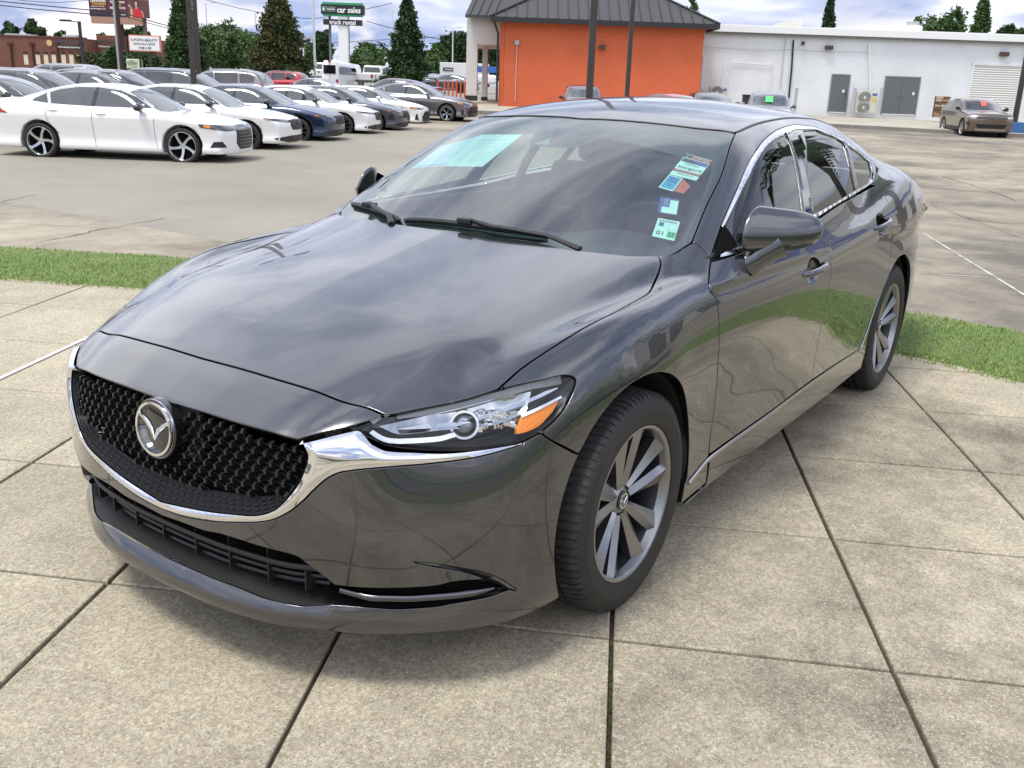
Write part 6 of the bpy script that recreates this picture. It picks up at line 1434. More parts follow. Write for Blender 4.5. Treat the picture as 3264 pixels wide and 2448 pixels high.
def suv_parts(rails=True):
    def f(pt, r, s, fn):
        pt('windshield', TOP, [(-.24, -.62), (-.20, 0), (-.24, .62), (-.36, .70), (-1.02, .60), (-.99, 0), (-1.02, -.60), (-.36, -.70)], VG)
        pt('rear_glass', RCYL, [(-.55, 1.20), (.55, 1.20), (.48, 1.52), (-.48, 1.52)], VGD, res=.07)
        pt('front_side_window', SIDE, [(-.62, 1.145), (-.95, 1.36), (-1.22, 1.49), (-1.62, 1.56), (-1.66, 1.145)], VG, mirror=True, res=.05)
        pt('rear_side_window', SIDE, [(-1.72, 1.145), (-1.70, 1.565), (-2.62, 1.565), (-2.66, 1.16)], VGD, mirror=True, res=.05)
        pt('quarter_window', SIDE, [(-2.74, 1.17), (-2.70, 1.56), (-3.05, 1.54), (-3.34, 1.42), (-3.30, 1.20)], VGD, mirror=True, res=.05)
        pt('grille', CYL, [(-.42, .60), (.42, .60), (.46, .78), (.40, .86), (-.40, .86), (-.46, .78)], BLKG, off=.01, res=.06)
        pt('headlamp', CYL, [(.50, .78), (.95, .84), (1.02, .92), (.70, .89), (.50, .86)], LAMP, mirror=True, res=.03, off=.007)
        pt('lower_grille', CYL, [(-.6, .28), (.6, .28), (.62, .46), (-.62, .46)], BLK, off=.008, res=.06)
        pt('tail_lamp', SIDE, [(-3.46, .98), (-3.66, .92), (-3.72, 1.12), (-3.52, 1.14)], REDL, mirror=True, res=.03)
        pt('tail_lamp', RCYL, [(.42, .98), (.64, .96), (.64, 1.10), (.42, 1.08)], REDL, mirror=True, res=.03)
        pt('number_plate', RCYL, [(-.15, .78), (.15, .78), (.15, .92), (-.15, .92)], mat('plate', (.6, .6, .58), .4), off=.012, res=.05)
        for sg in (1, -1):
            q = drop(SIDE, resamp(np.array([(-.58, 0, 1.15), (-.93, 0, 1.385), (-1.22, 0, 1.515), (-1.65, 0, 1.585), (-2.65, 0, 1.59), (-3.05, 0, 1.565), (-3.38, 0, 1.43)]), 26)[:, [0, 2]], fn)[0]+[0, .004, 0]; q[:, 1] *= sg
            MB().tube(q.tolist(), .008, 6, sx=.7).build('window_trim', SATIN, r, smooth=True)
            if rails:
                q = drop(TOP, [(x, .60) for x in np.linspace(-1.3, -3.1, 12)], fn)[0]; q[:, 2] += .05*np.sin(PI*np.linspace(0, 1, 12))**.4; q[:, 1] *= sg; MB().tube(q.tolist(), .016, 6).build('roof_rail', SATIN, r, smooth=True)
            MB().lathe([(.001, .11), (.065, .10), (.09, .05), (.092, 0), (.07, -.05), (.001, -.06)], 12, 'X', (-.72, 0, 0), closed=True).build('door_mirror', s.paint, r, smooth=True).location = (0, 1.0*sg, 1.14)
            MB().bar((-.72, .95*sg, 1.1), (-.74, .86*sg, 1.09), .03).build('mirror_stalk', BLK, r)
    return f
suv = make_vehicle('parked_suv', spec_suv(GREYP), suv_parts(), h=.06)
G2 = 'vehicles in the rows behind the front row'
# (label, x px of the windscreen-base nearest us, y px of the roof line, depth, heading, paint)
def put_top(o, x, y, depth, heading, ztop):
    """stand the vehicle so that its roof middle is seen at (x, y); the ground is where the lot is"""
    p = at(x, y, depth); c = p[:2]-R2(heading, (-1.9, 0)); o.location = (float(c[0]), float(c[1]), float(p[2]-ztop)); o.rotation_euler = (0, 0, heading); return o
used_suv = [False]
def S(x, y, d, hd, paint, lb, ztop=1.68, sc=None):
    o = suv if not used_suv[0] else copy_tree(suv); used_suv[0] = True
    put_top(o, x, y, d, hd, ztop)
    repaint(o, {GREYP: paint, CHAR: paint})      # the first one built may already wear its own colour
    return tag(o, lb, 'suv', G2)
def Sd_(x, y, d, hd, paint, lb, ztop=1.44):
    o = copy_tree(hon); put_top(o, x, y, d, hd, ztop)
    if paint is not WHT: repaint(o, {WHT: paint})
    return tag(o, lb, 'car', G2)
hB = ROW_H
Sd_(-60, 236, 22.5, hB, TEAL, 'slate grey car cut off by the left edge of the picture', 1.44)
S(75, 218, 26.5, hB, CHAR, 'dark suv with silver window trim and mirror, second from the left edge')
Sd_(268, 226, 29, hB, CHAR, 'dark sedan with a blue windshield label between two suvs')
S(345, 222, 29.5, hB, BLKP, 'black suv behind the roof of the side-on white sedan')
Sd_(465, 226, 33, hB, WHT, 'white car with black roof trim, between the black suv and the grey one', 1.50)
S(560, 219, 33, hB, CHAR, 'charcoal suv with silver roof rails and silver mirror')
S(250, 205, 40, hB, GREYP, 'grey suv showing only its long roof behind the dark cars')
S(720, 219, 41, hB+PI, GREYP, 'grey suv seen from behind its red tail lamp, left of the conifer', 1.70)
S(893, 225, 64, hB+PI*.93, REDP, 'red suv seen from the rear in front of the tall conifer', 1.70)
Sd_(1005, 250, 62, hB+PI*.96, SILV, 'pale grey car seen from behind right of the red suv', 1.42)
Sd_(1275, 250, 48, hB+PI*.95, paintc('maroon_paint', (.16, .03, .035)), 'dull red car behind the roof of the grey sedan', 1.44)
Sd_(1380, 228, 86, hB+PI*.55, TEAL, 'dark grey car in the far lot left of the white columns', 1.6)
Sd_(1445, 238, 80, hB+PI*.93, CHAR, 'dark coupe behind the orange bollards', 1.42)
# the two in front of the orange wall and the one in front of the white wall
S(1856, 270, 45, R_(34), paintc('dark_red_paint', (.10, .012, .014), .6), 'dark red suv in front of the orange wall behind the light pole', 1.68)
Sd_(2135, 299, 40, R_(70), REDP, 'red car whose roof just shows over the sedan roof', 1.42)
Sd_(2255, 295, 42, R_(40), BLKP, 'black car between the orange building and the outdoor unit', 1.42)
S(2452, 291, 41, R_(22), GREYP, 'grey suv with a bright green windshield card', 1.68)
# compact suv at the right
evo = make_vehicle('compact_suv', spec_suv(BRZ, H=1.65, wb=2.68, alloy=SILV, wheel='vee', dark=True,
    roof=([.4, -.05, -.45, -.85, -1.15, -1.5, -2.3, -2.9, -3.2, -3.42, -3.6, -4.0], [.82, 1.06, 1.27, 1.47, 1.57, 1.62, 1.60, 1.55, 1.48, 1.36, 1.1, .9]),
    top=([1.1, .90, .78, .4, -.1, -.6, -2.8, -3.3, -3.5, -4.1], [.6, .88, .97, 1.03, 1.08, 1.11, 1.16, 1.17, 1.12, .9]),
    tail=([0, .25, .6, 1.0, 1.2, 1.5], [-3.40, -3.50, -3.54, -3.55, -3.58, -3.5])), None or (lambda pt, r, s, fn: (
    pt('windshield', TOP, [(-.24, -.62), (-.20, 0), (-.24, .62), (-.36, .70), (-.95, .60), (-.92, 0), (-.95, -.60), (-.36, -.70)], VGD),
    pt('front_side_window', SIDE, [(-.60, 1.15), (-.92, 1.34), (-1.2, 1.46), (-1.62, 1.52), (-1.66, 1.16)], VGD, mirror=True, res=.05),
    pt('rear_side_window', SIDE, [(-1.72, 1.165), (-1.70, 1.52), (-2.50, 1.48), (-3.0, 1.40), (-3.05, 1.25), (-2.6, 1.19)], VGD, mirror=True, res=.05),
    pt('grille', CYL, [(-.56, .76), (.56, .76), (.58, .85), (-.58, .85)], BLKG, off=.01, res=.05),
    pt('headlamp', CYL, [(.60, .78), (.98, .82), (1.03, .88), (.60, .86)], LAMP, mirror=True, res=.03, off=.008),
    pt('lower_grille', CYL, [(-.50, .40), (.50, .40), (.60, .56), (-.60, .56)], BLK, off=.008, res=.05),
    pt('fog_recess', CYL, [(.72, .50), (.95, .52), (.93, .66), (.78, .62)], BLK, mirror=True, off=.006, res=.03),
    pt('skid_plate', CYL, [(-.52, .24), (.52, .24), (.60, .36), (-.60, .36)], SILV, off=.010, res=.05),
    pt('lower_cladding', SIDE, [(-.46, .26), (-.46, .42), (-2.20, .42), (-2.20, .26)], BLK, mirror=True, off=.008, res=.05),
    [MB().lathe([(.001, .11), (.065, .10), (.09, .05), (.092, 0), (.07, -.05), (.001, -.06)], 12, 'X', (-.66, 0, 0), closed=True).build('door_mirror', BLKG, r, smooth=True).__setattr__('location', (0, 1.0*sg, 1.16)) for sg in (1, -1)],
    [MB().bar((-.66, .95*sg, 1.12), (-.70, .86*sg, 1.10), .03).build('mirror_stalk', BLK, r) for sg in (1, -1)],
    MB().tube([(.96, -.30, .945), (.93, .30, .945)], .008, 4).build('bonnet_lettering', SATIN, r))), h=.05)
pe = gnd(3061, 435, 0)[:2]+R2(R_(27), (0, .88)); place(evo, pe, R_(27), 0.0)
tag(evo, 'bronze compact suv with a red windshield card parked by the roller door', 'suv')
def card(o, x, z0, y, w_, h_, m_, nm, lab, cat):
    c = empty(nm); c.location = o.location; c.rotation_euler = o.rotation_euler
    q = MB().add([(x, y-w_/2, z0), (x, y+w_/2, z0), (x-h_*.75, y+w_/2, z0+h_*.66), (x-h_*.75, y-w_/2, z0+h_*.66), (x-.003, y-w_/2, z0-.004), (x-.003, y+w_/2, z0-.004), (x-h_*.75-.003, y+w_/2, z0+h_*.66-.004), (x-h_*.75-.003, y-w_/2, z0+h_*.66-.004)], [(0, 1, 2, 3), (7, 6, 5, 4), (0, 4, 5, 1), (1, 5, 6, 2), (2, 6, 7, 3), (3, 7, 4, 0)]).build(nm, m_)
    q.location = o.location; q.rotation_euler = o.rotation_euler; bpy.data.objects.remove(c); tag(q, lab, cat)
card(evo, -.42, 1.275, 0, .22, .30, mat('card_red', (.75, .12, .09), .6), 'price_card', 'red card on the windshield of the bronze compact suv', 'card')
green = [o for o in bpy.data.objects if o.get('label') == 'grey suv with a bright green windshield card'][0]
card(green, -.42, 1.275, 0, .28, .34, mat('card_green', (.10, .75, .18), .6), 'price_card', 'bright green card on the windshield of the grey suv by the white wall', 'card')
# ------------------------------------------------------------ buildings, signs, poles, trees
def uz(x, y, d): p = at(x, y, d); return float((p-CP)@RH), float(p[2])
def W3(u, d, z): p = CP+RH*u+FH*d; return (float(p[0]), float(p[1]), float(z))
class FB(MB):
    """mesh builder in (u = metres right of the view axis, d = metres away, z) coordinates"""
    def put(s, v, f): return s.add([W3(*p) for p in v], f)
    def blk(s, u0, u1, d0, d1, z0, z1):
        return s.put([(u, d, z) for z in (z0, z1) for d in (d0, d1) for u in (u0, u1)], [(0, 2, 3, 1), (4, 5, 7, 6), (0, 1, 5, 4), (2, 6, 7, 3), (0, 4, 6, 2), (1, 3, 7, 5)])
    def rod(s, a, b, r, r2=None, n=8): return s.bar(W3(*a), W3(*b), r, r2, n)
    def line(s, pts, r, n=6): return s.tube([W3(*p) for p in pts], r, n)
def thing(name, label, cat, p, group=None):
    return tag(empty(name, tuple(p)), label, cat, group)
def under(o, *kids):
    """hang world-built meshes under a thing standing elsewhere"""
    bpy.context.view_layer.update()
    for k in kids: k.parent = o; k.matrix_parent_inverse = o.matrix_world.inverted()
def blockwall(name, col, sc, var=.06, mort=.82):
    m = bpy.data.materials.new(name); m.use_nodes = True; t = m.node_tree; b = t.nodes['Principled BSDF']; b.inputs['Roughness'].default_value = .8
    tcn = t.nodes.new('ShaderNodeNewGeometry'); mp_ = t.nodes.new('ShaderNodeMapping'); a = math.atan2(RH[1], RH[0]); mp_.vector_type = 'POINT'
    rt = t.nodes.new('ShaderNodeVectorRotate'); rt.rotation_type = 'Z_AXIS'; rt.inputs['Angle'].default_value = -a; t.links.new(tcn.outputs['Position'], rt.inputs['Vector'])
    sp = t.nodes.new('ShaderNodeSeparateXYZ'); t.links.new(rt.outputs[0], sp.inputs[0]); cb = t.nodes.new('ShaderNodeCombineXYZ'); t.links.new(sp.outputs[0], cb.inputs[0]); t.links.new(sp.outputs[2], cb.inputs[1])
    br = t.nodes.new('ShaderNodeTexBrick'); br.inputs['Scale'].default_value = 1/sc; br.inputs['Mortar Size'].default_value = .03; br.inputs['Color1'].default_value = (*col, 1); br.inputs['Color2'].default_value = (*[c*(1-var) for c in col], 1); br.inputs['Mortar'].default_value = (*[c*mort for c in col], 1); t.links.new(cb.outputs[0], br.inputs['Vector'])
    n = t.nodes.new('ShaderNodeTexNoise'); n.inputs['Scale'].default_value = .6; n.inputs['Detail'].default_value = 8; t.links.new(tcn.outputs['Position'], n.inputs['Vector'])
    mr = t.nodes.new('ShaderNodeMapRange'); mr.inputs[1].default_value = .3; mr.inputs[2].default_value = .7; mr.inputs[3].default_value = .9; mr.inputs[4].default_value = 1.06; t.links.new(n.outputs[0], mr.inputs[0])
    mx = t.nodes.new('ShaderNodeMix'); mx.data_type = 'RGBA'; mx.blend_type = 'MULTIPLY'; mx.inputs[0].default_value = 1; t.links.new(br.outputs[0], mx.inputs[6]); t.links.new(mr.outputs[0], mx.inputs[7]); t.links.new(mx.outputs[2], b.inputs['Base Color'])
    bp = t.nodes.new('ShaderNodeBump'); bp.inputs['Strength'].default_value = .4; bp.inputs['Distance'].default_value = .01; t.links.new(br.outputs['Fac'], bp.inputs['Height']); bp.invert = True; t.links.new(bp.outputs[0], b.inputs['Normal'])
    return m
def text_mesh(txt, m_, P, w_, h_, name='lettering', bold=0.0, depth=.02):
    """lettering centred at P=(u, d, z), fitted to w_ by h_ metres on a plane facing the viewer"""
    cu_ = bpy.data.curves.new('txt', 'FONT'); cu_.body = txt; cu_.size = 1; cu_.resolution_u = 2; cu_.offset = bold; cu_.extrude = 0
    to = bpy.data.objects.new('txt', cu_); COL.objects.link(to); bpy.context.view_layer.update(); me = to.to_mesh()
    vs = np.array([v_.co[:] for v_ in me.vertices]); fs = [tuple(p.vertices) for p in me.polygons]; to.to_mesh_clear(); bpy.data.objects.remove(to)
    if len(vs) == 0: return None
    lo, hi = vs.min(0), vs.max(0); c = (lo+hi)/2; sx = w_/(hi[0]-lo[0]+1e-9); sz = h_/(hi[1]-lo[1]+1e-9)
    return FB().put([(P[0]+(a-c[0])*sx, P[1]-depth, P[2]+(b-c[1])*sz) for a, b, _ in vs], fs).build(name, m_, fix=False)
ORANGE = blockwall('orange_block', (.68, .145, .055), .42, .07, .86); WALL = blockwall('white_block', (.74, .765, .78), .42, .03, .9); BRICK = blockwall('red_brick', (.185, .075, .05), .30, .25, 1.25)
ROOFM = mat('roof_metal', (.050, .051, .053), .6, .0, noise=(1.2, .12)); SEAMM = mat('roof_seam', (.022, .023, .025), .55, .0); STUC = mat('stucco_white', (.62, .62, .60), .8, noise=(4, .04)); TRIMW = mat('white_trim', (.78, .79, .78), .5); DGREY = mat('door_grey', (.125, .135, .145), .45); POLEM = mat('pole_bronze', (.055, .045, .040), .5, .3, noise=(3, .15)); CREAM = mat('unit_cream', (.60, .585, .52), .5); DARKM = mat('dark_metal', (.02, .02, .022), .5); GALV = mat('galvanised', (.42, .44, .45), .5, .4); WOOD = mat('pole_wood', (.06, .035, .028), .85, noise=(5, .3))
# walkway with kerb in front of the two buildings
kp = [(1395, 47.0), (1480, 46.2), (2100, 46.0), (2681, 45.2), (3258, 42.0), (3700, 40.5)]
ku = []
for x, d in kp: u, _ = uz(x, 380, d); ku.append((u, d))
wk = FB(); n = len(ku)
V = [(u, d, lotz(d)-.05) for u, d in ku]+[(u, d+.02, lotz(d)+.15) for u, d in ku]+[(u, d+.18, lotz(d)+.155) for u, d in ku]
kerb = FB().put(V, [(i, i+1, n+i+1, n+i) for i in range(n-1)]+[(n+i, n+i+1, 2*n+i+1, 2*n+i) for i in range(n-1)]).build('kerb', mat('kerb_grey', (.20, .19, .17), .85, noise=(3, .25))); kerb['kind'] = 'structure'
dk = [(51.0, .42), (52.2, .50), (54.0, .45), (55.1, .42), (55.1, .33), (55.1, .25)]
V = [(u, d+.18, lotz(d)+.158) for u, d in ku]+[(ku[i][0]*1.16 if i > 3 else ku[i][0], (60 if i < 3 else 56), [.55, .55, .52, .44, .36, .28][i]) for i in range(n)]
o = FB().put(V, [(i, i+1, n+i+1, n+i) for i in range(n-1)]).build('walkway', WALKM); o['kind'] = 'structure'
# ---- orange building
OD = 52.0; uL, zb_ = uz(1588, 322, OD); uR, _ = uz(2237, 200, OD); _, zeL = uz(1592, 57, OD); _, zeR = uz(2246, 80, OD); ze = (zeL+zeR)/2
ob = thing('orange_building', 'bright orange painted building with a dark standing-seam hip roof', 'building', W3((uL+uR)/2, OD, zb_))
K_ = []
K_.append(FB().blk(uL, uR, OD, OD+11, zb_-.4, ze+.1).build('wall', ORANGE))
ov = .55; sl = math.tan(R_(28)); e0, e1, f0, f1 = uL-ov+.05, uR+ov+.1, OD-ov, OD+11+ov; hw = (f1-f0)/2; zr_ = ze+hw*sl
roof = FB().put([(e0, f0, ze), (e1, f0, ze), (e1, f1, ze), (e0, f1, ze), (e0+hw, f0+hw, zr_), (e1-hw*.98, f0+hw, zr_)], [(0, 1, 5, 4), (1, 2, 5), (2, 3, 4, 5), (3, 0, 4), (3, 2, 1, 0)]).build('roof', ROOFM); K_.append(roof)
K_.append(FB().blk(e0, e1, f0-.03, f0+.02, ze-.20, ze+.03).blk(e1-.03, e1+.02, f0, f1, ze-.2, ze+.03).build('fascia', DARKM))
K_.append(FB().blk(e0+.1, e1-.1, f0+.05, f0+ov, ze-.19, ze-.16).build('soffit', mat('soffit', (.12, .115, .11), .8)))
nr_ = 22
for i in range(nr_):
    u = e0+(e1-e0)*(i+.5)/nr_; run = min(u-e0, e1-u, hw)
    K_.append(FB().put([(u-.02, f0, ze+.015), (u+.02, f0, ze+.015), (u+.02, f0+run, ze+run*sl+.015), (u-.02, f0+run, ze+run*sl+.015), (u-.02, f0, ze+.075), (u+.02, f0, ze+.075), (u+.02, f0+run, ze+run*sl+.075), (u-.02, f0+run, ze+run*sl+.075)], [(0, 1, 5, 4), (1, 2, 6, 5), (2, 3, 7, 6), (3, 0, 4, 7), (4, 5, 6, 7)]).build('roof_seam' if i == 0 else 'roof_seam', SEAMM))
K_.append(FB().line([(e0, f0, ze+.05), (e0+hw, f0+hw, zr_+.05)], .06).build('hip_cap', SEAMM)); K_.append(FB().line([(e1, f0, ze+.05), (e1-hw, f0+hw, zr_+.05)], .06).build('hip_cap', SEAMM))
K_.append(FB().line([(e0+.15, f0, ze-.1), (uL-.10, OD-.12, ze-.75), (uL-.08, OD-.12, zb_)], .06).build('downspout', DARKM))
u_, z_ = uz(1648, 137, OD); K_.append(FB().rod((u_, OD-.04, z_), (u_, OD-.04, zb_), .025).build('conduit', mat('conduit_pink', (.68, .40, .30), .6))); K_.append(FB().blk(u_-.11, u_+.11, OD-.12, OD-.01, z_-.1, z_+.12).build('junction_box', GALV))
u_, z_ = uz(1919, 150, OD); K_.append(FB().blk(u_-.17, u_+.17, OD-.22, OD-.01, z_-.09, z_+.09).build('wall_lamp', mat('lamp_brown', (.07, .04, .03), .5)))
u_, _ = uz(1606, 200, OD); K_.append(FB().blk(u_-.01, u_+.01, OD-.006, OD-.001, zb_, ze).build('wall_joint', mat('joint_line', (.35, .05, .012), .9)))
under(ob, *K_)
# ---- white portico on its left
pt_ = thing('portico', 'white entrance portico with square columns and dark metal roof left of the orange wall', 'portico', W3(uL-2, 56, .5)); K_ = []
ua, zt = uz(1489, 47, 54); ub, _ = uz(1521, 200, 54); _, zo = uz(1540, 142, 54); _, z0_ = uz(1505, 318, 54)
uc_, _ = uz(1583, 150, 54)
K_.append(FB().blk(ua, ub, 54, 54.8, z0_, zt).build('column', STUC)); K_.append(FB().blk(ub, uL+.02, 54, 54.5, zo, zt).build('beam', STUC))
u1_, _ = uz(1537, 200, 58); u2_, _ = uz(1568, 200, 58); K_.append(FB().blk(u1_, u2_-.25, 58, 59, .45, zo+.25).build('column', STUC)); K_.append(FB().blk(ua, uL, 54.5, 62, zo+.05, zo+.2).build('ceiling', STUC))
K_.append(FB().blk(ua-.02, ub+.02, 53.95, 54.85, z0_-.05, z0_+.22).build('plinth', DARKM)); K_.append(FB().blk(u1_-.02, u2_-.23, 57.95, 59.05, .4, .72).build('plinth', DARKM))
ur, zr0 = uz(1483, 46, 53.4); K_.append(FB().put([(ur, 53.4, zr0), (e0+.3, 53.4, zr0), (e0+6.5, 57, zr0+2.6), (ur+.9, 57, zr0+2.6), (ur, 53.4, zr0-.15), (e0+.3, 53.4, zr0-.15), (e0+6.5, 57, zr0+2.4), (ur+.9, 57, zr0+2.4)], [(0, 1, 2, 3), (0, 4, 5, 1), (0, 3, 7, 4), (1, 5, 6, 2), (4, 7, 6, 5)]).build('roof', ROOFM))
for i in range(4):
    u = ur+(e0+.3-ur)*(i+.6)/4; K_.append(FB().line([(u, 53.4, zr0+.03), (u+.9, 57, zr0+2.63)], .03, 4).build('roof_seam', SEAMM))
under(pt_, *K_)
# ---- white warehouse
WD = 55.0; wL, _ = uz(2239, 250, WD); wR = uz(3264, 250, WD)[0]+9; _, zt1 = uz(2272, 104, WD); _, zt2 = uz(3264, 134, WD); zt_ = (zt1+zt2)/2; zw0 = -.05
wb = thing('white_warehouse', 'long white painted block building with grey doors and a roller door', 'building', W3(12, WD, .4)); K_ = []
K_.append(FB().blk(wL-.3, wR, WD, WD+18, zw0, zt_).build('wall', WALL))
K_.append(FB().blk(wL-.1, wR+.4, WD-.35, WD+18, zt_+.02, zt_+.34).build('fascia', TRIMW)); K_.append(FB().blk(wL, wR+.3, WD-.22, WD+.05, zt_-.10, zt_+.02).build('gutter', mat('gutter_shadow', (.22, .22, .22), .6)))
K_.append(FB().blk(wL-.1, wR+.4, WD-.30, WD+17, zt_+.345, zt_+.40).build('roof', TRIMW))
def door(x0, y1, x1, y0, leaves, m_, nm='door', knob=True):
    a, z1 = uz(x0, y1, WD); b, z0 = uz(x1, y0, WD); a2, z0b = uz(x0, y1, WD); z1 = z1; return a, b
def dr(xbl, ybl, xtr, ytr, leaves):
    a, z0 = uz(xbl, ybl, WD); b, z1 = uz(xtr, ytr, WD); w_ = (b-a)/leaves; ks = []
    ks.append(FB().blk(a-.06, a, WD-.05, WD+.01, z0, z1+.06).blk(b, b+.06, WD-.05, WD+.01, z0, z1+.06).blk(a, b, WD-.05, WD+.01, z1, z1+.06).build('door_frame', mat('frame_grey', (.22, .23, .24), .5)))
    for i in range(leaves):
        d_ = FB().blk(a+w_*i+.008, a+w_*(i+1)-.008, WD-.035, WD+.02, z0+.02, z1-.01).build('door', DGREY); ks.append(d_)
        uh = a+w_*(i+1)-.12 if i == 0 else a+.10+w_*i
        ks.append(FB().blk(uh-.03, uh+.03, WD-.09, WD-.03, z0+1.0, z0+1.08).build('door_knob', CHROME))
    ks.append(FB().blk(b-.30, b-.18, WD-.045, WD-.033, z0+1.05, z0+1.2).build('notice', TRIMW))
    ks.append(FB().blk(a, b, WD-.06, WD, z0-.02, z0+.02).build('threshold', TRIMW)); return ks
K_ += dr(2639, 357, 2708, 241, 1); K_ += dr(2808, 363, 2932, 249, 2)
a, _ = uz(3090, 300, WD); b = uz(3262, 300, WD)[0]; _, z1 = uz(3180, 210, WD); _, z0 = uz(3150, 384, WD)
K_.append(FB().blk(a-.12, a, WD-.07, WD+.01, z0, z1+.12).blk(b, b+.12, WD-.07, WD+.01, z0, z1+.12).blk(a-.12, b+.12, WD-.08, WD+.01, z1, z1+.14).build('roller_door_frame', WALL))
for i in range(24):
    za = z0+(z1-z0)*i/24; zb2 = z0+(z1-z0)*(i+1)/24; K_.append(FB().put([(a, WD-.02, za+.012), (b, WD-.02, za+.012), (b, WD-.05, (za+zb2)/2), (a, WD-.05, (za+zb2)/2), (b, WD-.02, zb2), (a, WD-.02, zb2), (b, WD+.0, za), (a, WD+.0, za)], [(7, 6, 1, 0), (0, 1, 2, 3), (3, 2, 4, 5)]).build('roller_slat', mat('roller_white', (.66, .66, .63), .55)))
def pipe(pts, r, m_, nm='pipe', d=None): K_.append(FB().line([(*uz(x, y, WD)[:1], WD-.08, uz(x, y, WD)[1]) for x, y in pts], r).build(nm, m_))
pipe([(2769, 138), (2771, 220), (2773, 290)], .055, TRIMW); pipe([(2528, 128), (2522, 220), (2513, 313)], .05, DARKM, 'riser_pipe'); pipe([(2504, 120), (2494, 200), (2485, 284)], .018, GALV, 'conduit')
pipe([(2318, 310), (2319, 240), (2324, 202), (2335, 198), (2440, 206), (2463, 204)], .02, TRIMW, 'conduit'); pipe([(2463, 198), (2452, 285)], .018, TRIMW, 'conduit'); pipe([(2306, 194), (2284, 270)], .012, TRIMW, 'conduit'); pipe([(2307, 192), (2301, 272)], .02, TRIMW, 'conduit'); pipe([(2246, 151), (2320, 154), (2420, 162), (2520, 158), (2640, 165), (2766, 167)], .008, mat('cable_grey', (.25, .25, .25), .7), 'cable'); pipe([(2242, 180), (2235, 240), (2232, 280), (2244, 293)], .03, STUC, 'drain_pipe')
for x, y, w_, h_ in ((2641, 152, .20, .10), (3198, 173, .22, .11), (2558, 138, .07, .09)):
    u_, z_ = uz(x, y, WD); K_.append(FB().blk(u_-w_, u_+w_, WD-.24, WD-.01, z_-h_, z_+h_).build('wall_lamp', mat('lamp_brown', (.07, .04, .03), .5)))
for x in (2532, 2717, 2802):
    u_, z_ = uz(x, 350, WD-.9); K_.append(FB().rod((u_, WD-.9, z_-.1), (u_, WD-.9, z_+1.15 if x > 2600 else z_+1.15), .085, n=12).build('guard_post', mat('post_grey', (.42, .44, .45), .6)))
under(wb, *K_)
def ac(x0, x1, y0, y1, fans, lab):
    a, zt0 = uz(x0, y0, WD-.8); b, zb0 = uz(x1, y1, WD-.8); r = thing('outdoor_unit', lab, 'air conditioner', W3((a+b)/2, WD-.6, zb0)); ks = [FB().blk(a, b, WD-.8, WD-.42, zb0+.05, zt0).build('casing', CREAM, bevel=.02)]
    for fz in fans:
        zc2 = zb0+(zt0-zb0)*fz; uc2 = a+(b-a)*.40; R = min((b-a)*.33, .33); c = W3(uc2, WD-.82, zc2)
        def ringp(r_, n_=20, dd=0): return [W3(uc2+r_*math.cos(2*PI*i/n_), WD-.82-dd, zc2+r_*math.sin(2*PI*i/n_)) for i in range(n_+1)]
        ks.append(FB().add(ringp(R)[:-1], [tuple(range(20))]).build('fan_opening', mat('fan_dark', (.10, .10, .10), .7)))
        g_ = FB()
        for rr in (.35, .6, .82, 1.0): g_.tube(ringp(R*rr, 20, .02), .010, 4, cap=False)
        for i in range(12): g_.bar(W3(uc2, WD-.84, zc2), W3(uc2+R*math.cos(PI*i/6), WD-.84, zc2+R*math.sin(PI*i/6)), .006, n=4)
        ks.append(g_.build('fan_guard', CREAM)); ks.append(FB().blk(uc2-.05, uc2+.05, WD-.86, WD-.84, zc2-.05, zc2+.05).build('fan_hub', TRIMW, bevel=.01))
    ks.append(FB().blk(b-(b-a)*.25, b-.05, WD-.806, WD-.80, zt0-.22, zt0-.10).build('maker_label', mat('label_blue', (.05, .12, .45), .5))); ks.append(FB().blk(b-(b-a)*.24, b-.08, WD-.806, WD-.80, zt0-.55, zt0-.33).build('warning_label', mat('label_yellow', (.65, .45, .12), .5)))
    under(r, *ks); return r
ac(2731, 2790, 290, 364, (.28, .72), 'tall cream outdoor unit with two fans between the grey doors'); ac(2265, 2316, 275, 316, (.55,), 'low cream outdoor unit with one fan beside the orange building')
# roof vent, plant box, stone rack, bin
u0, z0 = uz(2887, 104, 60); u1, z1 = uz(2930, 70, 60); um = (u0+u1)/2; rv = thing('roof_vent', 'round white exhaust vent on the warehouse roof', 'vent', W3(um, 60, z0))
def lz(prof, u, d, m_, nm): c = W3(u, d, 0); return MB().lathe(prof, 24, 'Z', (c[0], c[1], 0), closed=False).build(nm, m_, smooth=True, angle=35)
zz = zt_+.4; hgt = z1-zz; under(rv, lz([(.40, zz), (.40, zz+hgt*.3)], um, 60, GALV, 'curb'), lz([(.45, zz+hgt*.3), (.57, zz+hgt*.45), (.57, zz+hgt*.68), (.45, zz+hgt*.75)], um, 60, TRIMW, 'shroud'), lz([(.36, zz+hgt*.75), (.36, zz+hgt)], um, 60, GALV, 'cap'))
u0, _ = uz(2492, 90, 64); u1, z1 = uz(2560, 73, 64); tag(FB().blk(u0, u1, 64, 66, zt_+.3, z1).build('plant_box', mat('plant_cream', (.60, .58, .50), .6), bevel=.03), 'cream box on the warehouse roof near the tall conifer', 'roof unit')
u0, z0 = uz(2976, 374, 52.5); u1, z1 = uz(3030, 308, 52.5); sr = thing('stone_rack', 'upright rack of brown stone samples beside the roller door', 'rack', W3((u0+u1)/2, 52.5, z0)); ks = [FB().blk(u0, u1, 52.6, 52.75, z0, z1).build('frame', mat('rack_wood', (.12, .07, .04), .8))]
rg = random.Random(2)
